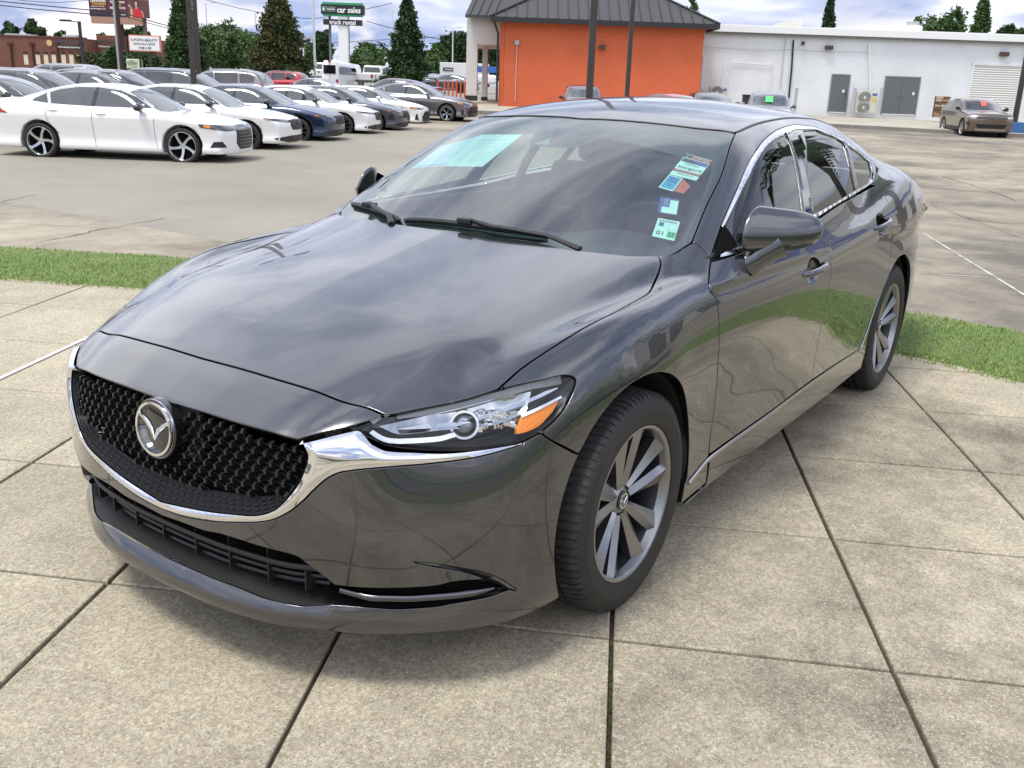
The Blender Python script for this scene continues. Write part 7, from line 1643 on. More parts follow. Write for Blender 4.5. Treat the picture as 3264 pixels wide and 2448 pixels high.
SM = [mat('stone_tan', (.36, .25, .16), .8, noise=(9, .3)), mat('stone_brown', (.16, .09, .055), .8, noise=(9, .3)), mat('stone_buff', (.50, .42, .30), .8, noise=(9, .3))]
for i in range(8):
    u = u0
    while u < u1-.1:
        w_ = min(rg.uniform(.18, .42), u1-u); ks.append(FB().blk(u+.01, u+w_-.01, 52.42-rg.uniform(0, .05), 52.6, z0+(z1-z0)*i/8+.012, z0+(z1-z0)*(i+1)/8-.012).build('stone', rg.choice(SM))); u += w_
under(sr, *ks)
u0, z0 = uz(2366, 322, 53); u1, z1 = uz(2392, 305, 53); tag(FB().blk(u0, u1, 52.6, 53.1, z0-.2, z1).blk(u0-.03, u1+.03, 52.55, 53.15, z1, z1+.05).build('bin', DARKM, bevel=.02), 'dark bin against the white wall behind the grey suv', 'bin')
# orange bollards
BO = mat('bollard_orange', (.70, .12, .035), .5); G = 'orange bollards beside the portico'
for i, (x, y0, d) in enumerate(((1395, 300, 66), (1417, 303, 66), (1429, 304, 66), (1443, 304, 66), (1455, 304, 65), (1468, 305, 65), (1481, 306, 65), (1494, 320, 60))):
    u, z = uz(x, y0, d); lb = 'orange bollard standing forward of the rest, beside the portico column' if i == 7 else 'thin orange bollard in the row before the dark coupe'
    lb = ['orange bollard leftmost of the row, half behind the dull red car', 'second orange bollard from the left in the row before the dark coupe', 'third orange bollard from the left in the row before the dark coupe', 'middle orange bollard of the row before the dark coupe', 'fifth orange bollard from the left in the row before the dark coupe', 'sixth orange bollard from the left in the row before the dark coupe', 'orange bollard at the right end of the row before the dark coupe', lb][i]; b_ = FB().rod((u, d, z-.1), (u, d, z+.92), .055, n=10).build('bollard', BO, smooth=True); tag(b_, lb, 'bollard', G)
# ---- light poles
def lamp_pole(x0, y0, x1, y1, d, w_, zt2, lab, group=None, m_=POLEM, square=True, heads='two', zb2=None, head_l=.75):
    u1_, z1_ = uz(x1, y1, d); u0_, z0_ = uz(x0, y0, d); u = (u0_+u1_)/2; zb3 = lotz(d)-.05 if zb2 is None else zb2
    r = thing('light_pole', lab, 'light pole', W3(u, d, zb3), group); ks = []
    if square: ks.append(FB().blk(u-w_/2, u+w_/2, d-w_/2, d+w_/2, zb3, zt2).build('pole', m_, bevel=w_*.12))
    else: ks.append(FB().rod((u, d, zb3), (u, d, zt2), w_/2, w_*.3, 8).build('pole', m_, smooth=True))
    hs = {'two': (-1, 1), 'right': (1,), 'left': (-1,)}[heads]
    for s in hs:
        ks.append(FB().line([(u, d, zt2-.05), (u+s*head_l*.6, d, zt2+(.0 if square else .05))], .03, 6).build('arm', m_))
        ks.append(FB().blk(min(u+s*head_l*.5, u+s*head_l*1.1), max(u+s*head_l*.5, u+s*head_l*1.1), d-.16, d+.16, zt2-.03, zt2+.07).build('lamp_head', m_))
    under(r, *ks); return r
GP = 'square bronze light poles in the lot'
lamp_pole(1895.8, 0, 1877.4, 305, 21, .145, 8.4, 'thick dark light pole rising behind the sedan roof before the orange wall', GP)
lamp_pole(2019, 0, 1997.6, 305, 31, .135, 8.4, 'thinner dark light pole before the orange wall, right of the thick one', GP)
lamp_pole(602, 0, 613, 200, 26, .125, 9, 'dark light pole in front of the dark conifer, nearer of the pair', GP)
lamp_pole(621, 0, 630, 200, 33, .125, 9, 'dark light pole in front of the dark conifer, farther of the pair', GP)
r = lamp_pole(3268, 200, 3236, 380, 43.3, .18, 9, 'dark light pole on a blue concrete base at the right edge', GP); u, z = uz(3232, 421, 43.3); bb = FB().blk(u-.36, u+.36, 42.95, 43.65, z-.1, z+.42).build('base', mat('base_blue', (.045, .14, .36), .6, noise=(6, .2)), bevel=.03); under(r, bb)
WPM = mat('street_white', (.62, .64, .66), .5); GS = 'pale street lights far behind the lot'
for x, y, d, hd, lab in ((655, 8, 120, 'right', 'pale street light above the green trees right of the dark poles'), (813, 40, 140, 'right', 'pale street light left of the big conifer'), (964, 65, 120, 'right', 'pale street light just right of the big conifer'), (1250, 30, 120, 'two', 'pale double street light right of the rental sign'), (1444, 87, 130, 'two', 'pale double street light left of the portico'), (1422, 108, 150, 'two', 'pale street light farther behind, left of the portico')):
    u, z = uz(x, y, d); lamp_pole(x, y, x, y, d, .22, z, lab, GS, WPM, False, hd, -.3, 1.1 if d < 150 else .7)
u, z = uz(998, 0, 75); tag(FB().rod((u, 75, -.2), (u, 75, 9.5), .10, .08, 10).build('flag_pole', WPM, smooth=True), 'tall plain pale pole between the big conifer and the rental sign', 'pole')
lamp_pole(253, 68, 264, 200, 60, .16, uz(253, 68, 60)[1], 'black light pole with one lamp before the brick restaurant', None, DARKM, True, 'left', -.2, 1.0)
u, _ = uz(380, 120, 45); up_ = thing('utility_pole', 'dark wooden utility pole in front of the billboard', 'pole', W3(u, 45, -.2)); ks = [FB().rod((u, 45, -.2), (u, 45, 9.5), .11, .09, 10).build('pole', WOOD, smooth=True), FB().blk(u-.9, u+.9, 44.9, 45.05, 7.8, 7.95).build('crossarm', WOOD)]; under(up_, *ks)
u, _ = uz(369, 100, 44); tag(FB().rod((u, 44, -.2), (u, 44, 6.0), .045, .04, 8).build('steel_pole', GALV), 'thin grey steel pole beside the wooden utility pole', 'pole')
CB = mat('cable_black', (.015, .015, .017), .7); GC = 'overhead cables crossing the upper left sky'
def cable(px, d0, d1, r, lab):
    n_ = len(px); pts = []
    for i, (x, y) in enumerate(px): d = d0+(d1-d0)*i/(n_-1); u, z = uz(x, y, d); pts.append((u, d, z))
    tag(FB().line(pts, r, 5).build('cable', CB, smooth=True), lab, 'cable', GC)
cable([(-60, 8), (0, 17), (100, 28), (200, 37), (284, 44), (372, 48)], 45, 45, .022, 'lowest dark cable running left from the utility pole'); cable([(-60, -6), (0, 4), (100, 14), (200, 24), (284, 32), (366, 36)], 45, 45, .022, 'middle dark cable running left from the utility pole')
cable([(60, 0), (120, 6), (190, 8), (270, 2), (330, -8)], 45, 45, .012, 'thin sagging cable at the top left corner'); cable([(380, 36), (430, 52), (500, 73), (640, 110)], 45, 70, .025, 'upper cable running right behind the conifer'); cable([(382, 48), (430, 62), (500, 81), (640, 118)], 45, 70, .02, 'lower cable running right behind the conifer')
cable([(640, -5), (760, 26), (900, 54), (1000, 60), (1100, 44), (1250, 10)], 110, 110, .03, 'pale thin cable sagging across the sky behind the big conifer'); cable([(640, 84), (760, 102), (860, 118), (1010, 140), (1200, 128), (1400, 118)], 120, 120, .03, 'low thin cable behind the trees'); cable([(1170, 68), (1300, 104), (1410, 128), (1500, 142)], 90, 120, .03, 'thin cable right of the rental sign')
# ---- signs
u0, zt = uz(1022, 13, 95); u1, zb2 = uz(1157, 48, 95); gs = thing('rental_sign', 'tall black and green rental sign on a white post', 'sign', W3((u0+u1)/2, 95, 0)); GRN2 = mat('sign_green', (.02, .30, .12), .45); SBK = mat('sign_black', (.018, .02, .022), .4); SWH = mat('sign_white', (.85, .86, .85), .5)
ks = [FB().blk(u0, u1+.1, 95, 95.7, zb2, zt).build('upper_board', SBK), FB().blk(u0+.15, u1-.05, 95.05, 95.6, zt, zt+.20).build('top_band', GRN2), FB().blk(u0+.15, u1-.05, 95.05, 95.6, zb2-.16, zb2).build('bottom_band', GRN2)]
zm = (zt+zb2)/2; hh_ = zt-zb2; wd_ = u1-u0
ks.append(FB().blk(u0+.12, u0+wd_*.34, 94.97, 94.99, zm-.19, zm+.19).build('logo_frame', SWH)); ks.append(FB().blk(u0+.15, u0+wd_*.335, 94.955, 94.97, zm-.165, zm+.165).build('logo_field', SBK)); ks.append(FB().blk(u0+.15, u0+.46, 94.94, 94.955, zm-.165, zm+.165).build('logo_mark', GRN2))
ks += [text_mesh('e', SWH, (u0+.30, 94.94, zm), .2, .2, bold=.02), text_mesh('nterprise', SWH, (u0+.15+wd_*.20, 94.95, zm-.02), wd_*.185, .26, bold=.02), text_mesh('car sales', SWH, (u0+wd_*.665, 95, zm-.02), wd_*.56, .52, bold=.025)]
v0, z1 = uz(1030, 60, 95); v1, z2 = uz(1153, 82, 95); ks.append(FB().blk(v0, v1, 95, 95.6, z2, z1).build('lower_board', SBK)); ks.append(text_mesh('truck rental', SWH, ((v0+v1)/2, 95, (z1+z2)/2), (v1-v0)*.68, .42, bold=.02))
a, _ = uz(1080, 120, 95.3); b, _ = uz(1109, 120, 95.3); ks.append(FB().blk(a, b, 95.1, 95.9, -.3, z2).blk(a, b, 95.1, 95.9, z1, zb2-.16).build('post', TRIMW)); a, _ = uz(1052, 100, 96); ks.append(FB().rod((a, 96, -.3), (a, 96, zb2), .12).build('support_pole', mat('pole_slate', (.16, .17, .18), .6))); a, _ = uz(1112, 130, 96); ks.append(FB().rod((a, 96, -.3), (a, 96, zb2), .08).build('support_pole', DARKM))
under(gs, *ks)
BD = 112; u0, zt = uz(281, -7, BD); u1, zb2 = uz(474, 58, BD); bb = thing('billboard', 'dark red billboard showing a woman in a red dress', 'billboard', W3((u0+u1)/2, BD, 0)); W_, H_ = u1-u0, zt-zb2; MR = mat('board_maroon', (.10, .018, .028), .5); YEL = mat('board_yellow', (.80, .50, .06), .5); SKN = mat('board_skin', (.55, .32, .22), .6); HAIR = mat('board_hair', (.03, .018, .014), .7); REDD = mat('board_red', (.60, .02, .03), .5); NV = mat('board_navy', (.02, .022, .045), .5)
ks = [FB().blk(u0, u1, BD, BD+.4, zb2, zt).build('board', MR), FB().blk(u0, u0+W_*.64, BD-.02, BD, zb2, zb2+H_*.26).build('strip', NV), FB().blk(u0+W_*.66, u1, BD-.02, BD, zb2, zt).build('portrait_field', mat('board_dusk', (.11, .05, .045), .6)), FB().blk(u0+.3, u1-.6, BD-.5, BD-.1, zb2-.75, zb2-.05).build('apron', mat('apron_tan', (.38, .22, .15), .7))]
def fl(pts, m_, nm, k=.03): return FB().put([(u0+W_*a, BD-k, zb2+H_*b) for a, b in pts], [tuple(range(len(pts)))]).build(nm, m_)
el = lambda ca_, cb_, ra, rb, n_=18: [(ca_+ra*math.cos(2*PI*i/n_), cb_+rb*math.sin(2*PI*i/n_)) for i in range(n_)]
ks += [fl(el(.800, .76, .050, .20), HAIR, 'portrait_hair'), fl([(.72, 0), (.745, .40), (.775, .50), (.83, .50), (.88, .42), (.905, 0)], REDD, 'portrait_dress', .04), fl([(.69, .0), (.70, .55), (.72, .60), (.745, .40), (.735, 0)], SKN, 'portrait_arm', .045), fl([(.88, .44), (.915, .0), (.93, .0), (.91, .36)], SKN, 'portrait_arm', .045), fl([(.785, .48), (.79, .62), (.82, .62), (.83, .50)], SKN, 'portrait_neck', .045), fl(el(.803, .76, .026, .135), SKN, 'portrait_face', .05), fl([(.69, .55), (.66, .66), (.70, .72), (.715, .62)], SKN, 'portrait_hand', .05)]
for tx, a, b, w2, h2, m_ in (('LaRhonda', .165, .87, .26, .15, SWH), ('THOMAS', .175, .70, .24, .11, YEL), ('REALTOR', .16, .56, .22, .05, SWH), ('THE       WAY', .49, .82, .26, .13, SWH), ('TO BUY', .50, .66, .10, .08, YEL), ('REAL ESTATE', .49, .50, .26, .12, SWH), ('BROKERED BY', .16, .42, .26, .06, SWH), ('LICENSED IN LOUISIANA', .17, .12, .22, .05, SWH), ('(504)      0044', .50, .13, .24, .07, SWH)): ks.append(text_mesh(tx, m_, (u0+W_*a, BD-.04, zb2+H_*b), W_*w2, H_*h2, bold=.03))
a, _ = uz(392, 150, BD+.6); ks.append(FB().rod((a, BD+.6, -.3), (a, BD+.6, zb2), .24, n=12).build('post', WOOD)); a, _ = uz(463, 100, BD+.6); ks.append(FB().rod((a, BD+.6, -.3), (a, BD+.6, zb2+1), .22, n=12).build('post', mat('post_brown', (.17, .12, .10), .7)))
under(bb, *[k for k in ks if k])
KD = 84; u0, zt = uz(408, 110, KD); u1, zb2 = uz(513, 166, KD); um, zm = (u0+u1)/2, (zt+zb2)/2; W_, H_ = u1-u0, zt-zb2; sg_ = thing('shop_sign', 'white sign with a pink frame and Korean lettering', 'sign', W3(um, KD, 0)); INKK = mat('sign_ink', (.05, .05, .06), .5)
ks = [FB().blk(u0, u1, KD, KD+.3, zb2, zt).build('frame', mat('frame_pink', (.62, .25, .22), .5)), FB().blk(u0+.09, u1-.09, KD-.02, KD, zb2+.09, zt-.09).build('panel', mat('panel_white', (.80, .81, .80), .4)), text_mesh('K-POP•K-BEAUTY', INKK, (um, KD-.02, zm+H_*.20), W_*.84, H_*.17, bold=.01), text_mesh('BANCHAN & MORE', INKK, (um, KD-.02, zm-H_*.04), W_*.68, H_*.13, bold=.01), text_mesh('서울스탑', INKK, (um, KD-.02, zm-H_*.28), W_*.42, H_*.15, bold=.02), FB().rod((um+.3, KD+.2, -.3), (um+.3, KD+.2, zb2), .10).build('post', POLEM)]; under(sg_, *[k for k in ks if k])
u0, zt = uz(402, 187, 78); u1, zb2 = uz(444, 219, 78); um, zm = (u0+u1)/2, (zt+zb2)/2; W_, H_ = u1-u0, zt-zb2; sg_ = thing('plumbing_sign', 'small pale green sign reading The Plumbing Warehouse', 'sign', W3(um, 78, 0)); GK = mat('sign_dark_green', (.03, .09, .05), .5)
ks = [FB().blk(u0, u1, 78, 78.15, zb2, zt).build('frame', TRIMW), FB().blk(u0+.05, u1-.05, 77.98, 78, zb2+.05, zt-.05).build('panel', mat('panel_green', (.50, .58, .38), .5)), text_mesh('The', GK, (um-.05, 77.98, zm+H_*.30), W_*.3, H_*.15, bold=.02), text_mesh('Plumbing', GK, (um, 77.98, zm+H_*.08), W_*.86, H_*.22, bold=.03), text_mesh('WAREHOUSE', GK, (um-.05, 77.98, zm-H_*.10), W_*.72, H_*.09, bold=.02), text_mesh('LLC', mat('ink_rust', (.35, .08, .04), .5), (um+.15, 77.98, zm-H_*.32), W_*.34, H_*.14, bold=.02), FB().rod((u1+.25, 78, -.3), (u1+.25, 78, zt), .05).build('post', mat('post_tan', (.30, .24, .14), .7)), FB().rod((um, 78.1, -.3), (um, 78.1, zb2), .06).build('post', POLEM)]; under(sg_, *[k for k in ks if k])
# ---- brick restaurant
RD = 120; a0 = uz(-260, 120, RD)[0]; a1 = uz(273, 120, RD)[0]; zt = (uz(0, 116, RD)[1]+uz(260, 121, RD)[1])/2; b1_ = uz(367, 115, RD)[0]; ztb = uz(320, 109, RD)[1]
rb_ = thing('brick_restaurant', 'long brown brick building with a dumpling restaurant sign', 'building', W3(a0+10, RD, 0)); ks = [FB().blk(a0, a1, RD, RD+20, -.4, zt).build('wall', BRICK), FB().blk(a1+.002, b1_, RD+3, RD+20, -.4, ztb).build('corner_wall', BRICK), FB().blk(a0, a1+.05, RD-.1, RD+.3, zt, zt+.14).build('coping', mat('coping', (.13, .055, .042), .7))]
CW = mat('window_cream', (.66, .60, .44), .7)
for x in (83, 121, 147, 172, 203, 228, 253, 20):
    if x == 20: continue
    c, zc2 = uz(x, 185, RD); _, z1 = uz(x, 165, RD); _, z2 = uz(x, 173, RD); _, z3 = uz(x, 206, RD)
    ks.append(FB().blk(c-.26, c+.26, RD-.03, RD+.05, z3, z2).build('window', CW)); ks.append(FB().blk(c-.25, c+.25, RD-.08, RD+.05, z2, z1).build('window_head', mat('head_maroon', (.05, .012, .012), .6)))
for x in (34, 103, 182, 259):
    c, z1 = uz(x, 143, RD); ks.append(FB().rod((c, RD-.12, -.3), (c, RD-.12, z1), .10, n=6).blk(c-.3, c+.3, RD-.25, RD-.02, z1, z1+.25).build('downspout', mat('spout_maroon', (.06, .02, .018), .6)))
c, z1 = uz(219, 135, RD); ks += [text_mesh('DUMPLING & BAO', mat('letter_slate', (.05, .055, .065), .5), (c, RD-.15, z1), uz(268, 135, RD)[0]-uz(170, 135, RD)[0], .50, bold=.03), FB().blk(c-1.45, c+1.45, RD-.12, RD-.02, z1-.72, z1-.36).build('sub_board', mat('sub_black', (.02, .02, .02), .6)), text_mesh('100% Authentic Asian Food', SWH, (c, RD-.13, z1-.54), 2.7, .22, bold=.02)]
c2, z2 = uz(158, 137, RD); ks.append(FB().put([(c2+.34*math.cos(2*PI*i/20), RD-.1, z2+.36*math.sin(2*PI*i/20)) for i in range(20)], [tuple(range(20))]).build('logo_disc', mat('logo_gold', (.62, .45, .15), .5)))
c, z1 = uz(338, 133, RD+3); ks += [text_mesh('DUMPLING & BAO', mat('letter_slate', (.05, .055, .065), .5), (c, RD+2.85, z1), 2.2, .5, bold=.03), text_mesh('100% Authentic Asian Food', SWH, (c, RD+2.85, z1-.55), 1.9, .2, bold=.02), FB().put([(b1_-2.8, RD+3, z1-.9), (b1_-.4, RD+3, z1-.9), (b1_-.2, RD+1.8, z1-1.7), (b1_-3.0, RD+1.8, z1-1.7)], [(0, 1, 2, 3)]).build('awning', DARKM)]
for x0, x1, y0, y1 in ((14, 97, 106, 118), (197, 241, 110, 122)): u0, z1 = uz(x0, y0, RD+8); u1, _ = uz(x1, y0, RD+8); ks.append(FB().blk(u0, u1, RD+8, RD+10, zt-.2, z1).build('roof_unit', mat('unit_pale', (.50, .54, .52), .6)))
under(rb_, *[k for k in ks if k])
# ---- far vans and trucks
def van():
    u0, zt = uz(1022, 190,  88); u1, _ = uz(1078, 190,  88); z0 = -.1; r = thing('passenger_van', 'white high-roof passenger van seen from behind', 'van', W3(u0+1,  88, z0)); zs = zt; w_ = u1-u0; u2 = uz(1122, 200,  88)[0]
    prof = [(0, z0+.4), (.02, z0+1.2), (.10, zs-.35), (.28, zs-.04), (w_-.28, zs), (w_-.10, zs-.3), (w_, z0+1.2), (w_, z0+.4)]
    nV = len(prof); V = [(u0+a,  88, z) for a, z in prof]+[(u0+a+(u2-u1)*1.0, 93.5, z-(.25 if z > z0+1.5 else 0)) for a, z in prof]
    ks = [FB().put(V, [tuple(range(nV)), tuple(range(2*nV-1, nV-1, -1))]+[(k, nV+k, nV+(k+1) % nV, (k+1) % nV) for k in range(nV)]).build('body', WHT, bevel=.05, smooth=True)]
    ks.append(FB().blk(u0+.22, u0+w_-.24, 87.95, 88.02, zs-1.15, zs-.42).build('rear_window', VGD, bevel=.02)); ks.append(FB().put([(u1+.03+(u2-u1)*a, 88+5.5*a-.02, z) for a, z in ((.06, zs-.5), (.72, zs-.62), (.72, zs-1.15), (.06, zs-1.15))], [(0, 1, 2, 3)]).build('side_window', VGD))
    for a in (.02, w_-.22): ks.append(FB().blk(u0+a, u0+a+.18, 87.94, 88.02, z0+.85, z0+1.45).build('tail_lamp', REDL))
    ks.append(FB().blk(u0+.65, u0+w_-.65, 87.94, 88.0, zs-.16, zs-.02).build('brake_lamp', REDL)); ks.append(FB().blk(u0, u1, 87.9,  88, z0+.3, z0+.5).build('bumper', BLK))
    for dd in (88.8, 92.5): ks.append(FB().blk(u0+.02+(dd-88)*.3, u1+(dd-88)*.3+.04, dd-.35, dd+.35, z0, z0+.68).build('wheel', RUB, bevel=.12))
    ks.append(FB().line([(u0+w_/2, 87.95, z0+.4), (u0+w_/2, 87.95, zs-.1)], .012, 4).build('door_seam', VOID)); under(r, *ks)
van()
def pickup(xl, xr, yt, yb, d, lab, grp='white pickup trucks far behind'):
    u0, zt = uz(xl, yt, d); u1, z0 = uz(xr, yb, d); w_ = 1.95; sc = 1; r = thing('pickup_truck', lab, 'pickup truck', W3((u0+u1)/2, d, z0)); zg = z0; ks = []
    sk = .30                                           # the truck runs away to the right
    def sb(a0, a1, d0, d1, z1, z2, nm, m_, top=0, bev=.04):
        V = [(u0+a0+(dd-d)*sk+(top*(1 if aa == 0 else -1) if zz == z2 else 0), dd+(top if (zz == z2 and dd == d0) else (-top if zz == z2 else 0)), zz) for zz in (z1, z2) for dd in (d0, d1) for aa in (0, 1) for a_ in [0]]
        V = []
        for zz in (z1, z2):
            for dd in (d0, d1):
                for aa in (a0, a1):
                    t = top if zz == z2 else 0; V.append((u0+aa+(dd-d)*sk+(t if aa == a0 else -t), dd+(t*2 if dd == d0 else -t*2), zz))
        ks.append(FB().put(V, [(0, 2, 3, 1), (4, 5, 7, 6), (0, 1, 5, 4), (2, 6, 7, 3), (0, 4, 6, 2), (1, 3, 7, 5)]).build(nm, m_, bevel=bev))
    sb(0, w_, d, d+1.9, zg+.55, zg+1.15, 'bed', WHT); sb(0, w_, d+1.92, d+5.3, zg+.5, zg+1.2, 'body', WHT); sb(.08, w_-.08, d+1.95, d+3.9, zg+1.2, zg+1.90, 'cab', WHT, .14); sb(.22, w_-.22, d+1.97, d+2.0, zg+1.28, zg+1.74, 'rear_window', VGD, .05, 0)
    sb(w_-.08, w_-.02, d+2.3, d+3.5, zg+1.25, zg+1.72, 'side_window', VGD, .03, 0)
    for a in (.02, w_-.20): ks.append(FB().blk(u0+a, u0+a+.18, d-.03, d+.02, zg+.78, zg+1.1).build('tail_lamp', REDL))
    ks.append(FB().blk(u0, u0+w_, d-.12, d, zg+.42, zg+.58).build('bumper', mat('step_bumper', (.08, .08, .08), .5)));
    for dd in (d+.9, d+4.4): ks.append(FB().blk(u0+.02+(dd-d)*sk, u0+.28+(dd-d)*sk, dd-.38, dd+.38, zg, zg+.76).blk(u0+w_-.28+(dd-d)*sk, u0+w_-.0+(dd-d)*sk, dd-.38, dd+.38, zg, zg+.76).build('axle_wheels', RUB, bevel=.12))
    under(r, *ks); tag(r, None, None, grp)
pickup(1121, 1190, 214, 277, 92, 'white pickup truck seen from behind, right of the high-roof van'); pickup(969, 1020, 211, 262, 100, 'white pickup truck half hidden by the big conifer, left of the van'); pickup(757, 800, 203, 258, 108, 'white pickup truck whose cab shows left of the big conifer')
u0, zt = uz(1402, 198, 92); u1, zb2 = uz(1487, 246, 92); bt = thing('box_truck', 'white rental box truck behind the far lot', 'truck', W3((u0+u1)/2, 92, 0)); ks = [FB().blk(u0, u1+2, 92, 94.4, zb2, zt).build('box', TRIMW, bevel=.04), FB().blk(u0+.3, u0+1.25, 91.97, 92, zt-.75, zt-.45).build('logo_field', SBK), text_mesh('enterprise', SWH, (u0+.83, 91.96, zt-.62), .75, .2, bold=.02), FB().blk(u0+.4, u0+.54, 91.95, 91.97, zt-.70, zt-.50).build('logo_mark', GRN2), FB().blk(u0+.2, u1+1.5, 92.2, 94, zb2-.5, zb2).build('chassis', DARKM)]; under(bt, *[k for k in ks if k])
tag(FB().blk(uz(1522, 210, 90)[0], uz(1583, 210, 90)[0], 90, 90.5, uz(1540, 231, 90)[1], uz(1540, 211, 90)[1]).build('banner', mat('banner_blue', (.03, .13, .42), .5)), 'blue banner seen between the portico columns', 'banner')
tag(FB().blk(uz(1522, 240, 85)[0], uz(1583, 240, 85)[0], 85, 89, uz(1540, 268, 85)[1], uz(1540, 238, 85)[1]).build('parked_van', WHT, bevel=.2), 'white van seen between the portico columns', 'van')
# pale building and flyover far off
u0, z1 = uz(966, 128, 260); u1, z0 = uz(1016, 150, 260); tag(FB().blk(u0-6, u1, 260, 264, z0+2.0, z1+1.2).build('far_building', mat('far_pale', (.42, .42, .42), .8)), 'pale flat-topped structure far behind the big conifer', 'building')
# ------------------------------------------------------------ trees
def leafmat(nm, c1, c2, sc=.9):
    m = mat(nm, c1, .6, spec=.2, cvar=(c2, sc, .40, .62), noise=(6, .35)); return m
L_DK = leafmat('leaf_dark', (.024, .056, .020), (.048, .088, .030)); L_MD = leafmat('leaf_mid', (.045, .095, .030), (.085, .15, .045)); L_RU = leafmat('leaf_rust', (.050, .070, .024), (.085, .070, .030), .55); L_LT = leafmat('leaf_light', (.07, .13, .045), (.12, .18, .07)); L_OL = leafmat('leaf_olive', (.07, .085, .035), (.05, .06, .025))
BARK = mat('bark', (.07, .052, .04), .9, noise=(4, .3))
def leaves(P, size, m_, name, parent, rn, flat=.0):
    n = len(P); a = rn.randn(n, 3); a /= np.linalg.norm(a, axis=1)[:, None]; b = rn.randn(n, 3); b -= (a*b).sum(1)[:, None]*a; b /= np.linalg.norm(b, axis=1)[:, None]; s = size*(.55+.9*rn.rand(n))[:, None]
    V = np.stack([P-a*s-b*s*.35, P-b*s*.6+a*s*.2, P+a*s, P+b*s*.5-a*s*.1], 1).reshape(-1, 3); me = bpy.data.meshes.new(name); me.vertices.add(4*n); me.vertices.foreach_set('co', V.ravel()); me.loops.add(4*n); me.loops.foreach_set('vertex_index', np.arange(4*n)); me.polygons.add(n); me.polygons.foreach_set('loop_start', np.arange(n)*4); me.update(calc_edges=True)
    return link(name, me, m_, parent)
def tree(x, yt, yb, wpx, d, kind, m_, lab, seed, group='trees around the lots', cat='tree', dens=1.0, zbase=None, name=None):
    rn = np.random.RandomState(seed); u, zt = uz(x, yt, d); _, z0 = uz(x, yb, d); z0 = z0 if zbase is None else zbase; R = wpx/2*d/FPX; H = zt-z0
    r = thing(name or ('conifer' if kind == 'cone' else 'tree'), lab, cat, W3(u, d, z0), group); base = np.array(W3(u, d, z0)); hx = np.array([RH[0], RH[1]])
    size = max(.06, .00135*d)*(1.15 if kind == 'cone' else 1.2)
    if kind == 'cone':
        K = int(420*dens); t = rn.rand(K)**1.25; ph = rn.rand(K)*6.283; env = R*(1-t)**.80*(.50+.22*np.sin(ph*3+t*23+seed)+.62*rn.rand(K)**1.5)+.03*R; rad = env*np.sqrt(rn.rand(K)*.55+.45)
        C_ = np.stack([rad*np.cos(ph), rad*np.sin(ph), H*(.03+.97*t)], 1); m2 = 80; sg = .06*R+.09*R*(1-t)**.7
        P = (C_[:, None, :]+rn.randn(K, m2, 3)*sg[:, None, None]*np.array([1, 1, .62])).reshape(-1, 3); P[:, 2] -= .18*np.abs(rn.randn(len(P)))*.5
    else:
        K = int(170*dens); v = rn.randn(K, 3); v /= np.linalg.norm(v, axis=1)[:, None]; rr = rn.rand(K)**.33; lob = 1+.25*np.sin(v[:, 0]*5+seed)+.20*np.sin(v[:, 1]*6+seed*2)+.12*np.sin(v[:, 2]*9+seed)
        low = .0 if kind == 'bush' else .18; C_ = v*rr[:, None]*lob[:, None]*np.array([R*.85, R*.85, H*(.40 if low else .46)])+[0, 0, H*(.56 if low else .48)]; m2 = 100; sg = R*.13
        P = (C_[:, None, :]+rn.randn(K, m2, 3)*sg*np.array([1, 1, .75])).reshape(-1, 3)
    P = P[P[:, 2] > .05]; cr = leaves(P, size, m_, 'crown', r, rn)
    b = MB(); b.bar((0, 0, -.3), (0, 0, H*.9 if kind == 'cone' else H*.62), max(.06, R*.07), .03, 8)
    for i in range(7 if kind != 'bush' else 4):
        a = rn.rand()*6.283; z = H*(.2+.55*rn.rand()); l = R*.6*(1-z/H if kind == 'cone' else 1); b.bar((0, 0, z), (l*math.cos(a), l*math.sin(a), z+l*.5), R*.03, .012, 5)
    b.build('trunk', BARK, r, smooth=True, fix=False)
    return r
tree(885, -25, 285, 178, 74, 'cone', L_RU, 'tall rust-green bald cypress behind the red suv', 1, dens=1.9)
tree(1298, -4, 280, 128, 88, 'cone', L_DK, 'tall narrow dark conifer right of the pickup truck', 2, dens=1.3)
tree(575, -60, 250, 112, 58, 'cone', L_DK, 'dark conifer behind the pair of light poles', 3, dens=2.0)
tree(700, 84, 225, 165, 95, 'round', L_LT, 'light green leafy tree right of the pair of light poles', 4, dens=1.6)
tree(800, 112, 225, 120, 110, 'round', L_MD, 'green tree between the light green tree and the big conifer', 5)
tree(755, 118, 228, 90, 120, 'round', L_MD, 'green tree partly behind the white pickup cab', 6)
tree(110, 74, 125, 76, 160, 'round', L_DK, 'dark round tree rising behind the brick restaurant roof', 7, zbase=0)
tree(35, 84, 125, 80, 165, 'round', L_DK, 'dark tree behind the left part of the brick restaurant', 8, zbase=0)
tree(182, 98, 125, 60, 165, 'round', L_MD, 'small green tree top above the restaurant roof, right of the dark one', 9, zbase=0)
tree(322, 102, 125, 36, 160, 'round', L_MD, 'small tree top behind the taller corner of the restaurant', 10, zbase=0)
tree(438, 88, 200, 70, 125, 'round', L_DK, 'dark tree behind the pink-framed sign', 11)
tree(318, 178, 215, 110, 100, 'bush', L_OL, 'olive bush at the foot of the restaurant corner', 12, cat='bush', name='bush')
tree(370, 160, 215, 70, 96, 'bush', L_DK, 'dark bush behind the wooden utility pole', 13, cat='bush', name='bush')
tree(455, 172, 222, 110, 90, 'bush', L_DK, 'dark hedge below the pink-framed sign', 14, cat='bush', name='bush')
tree(1028, 104, 235, 62, 150, 'round', L_DK, 'dark tree left of the rental sign post', 15)
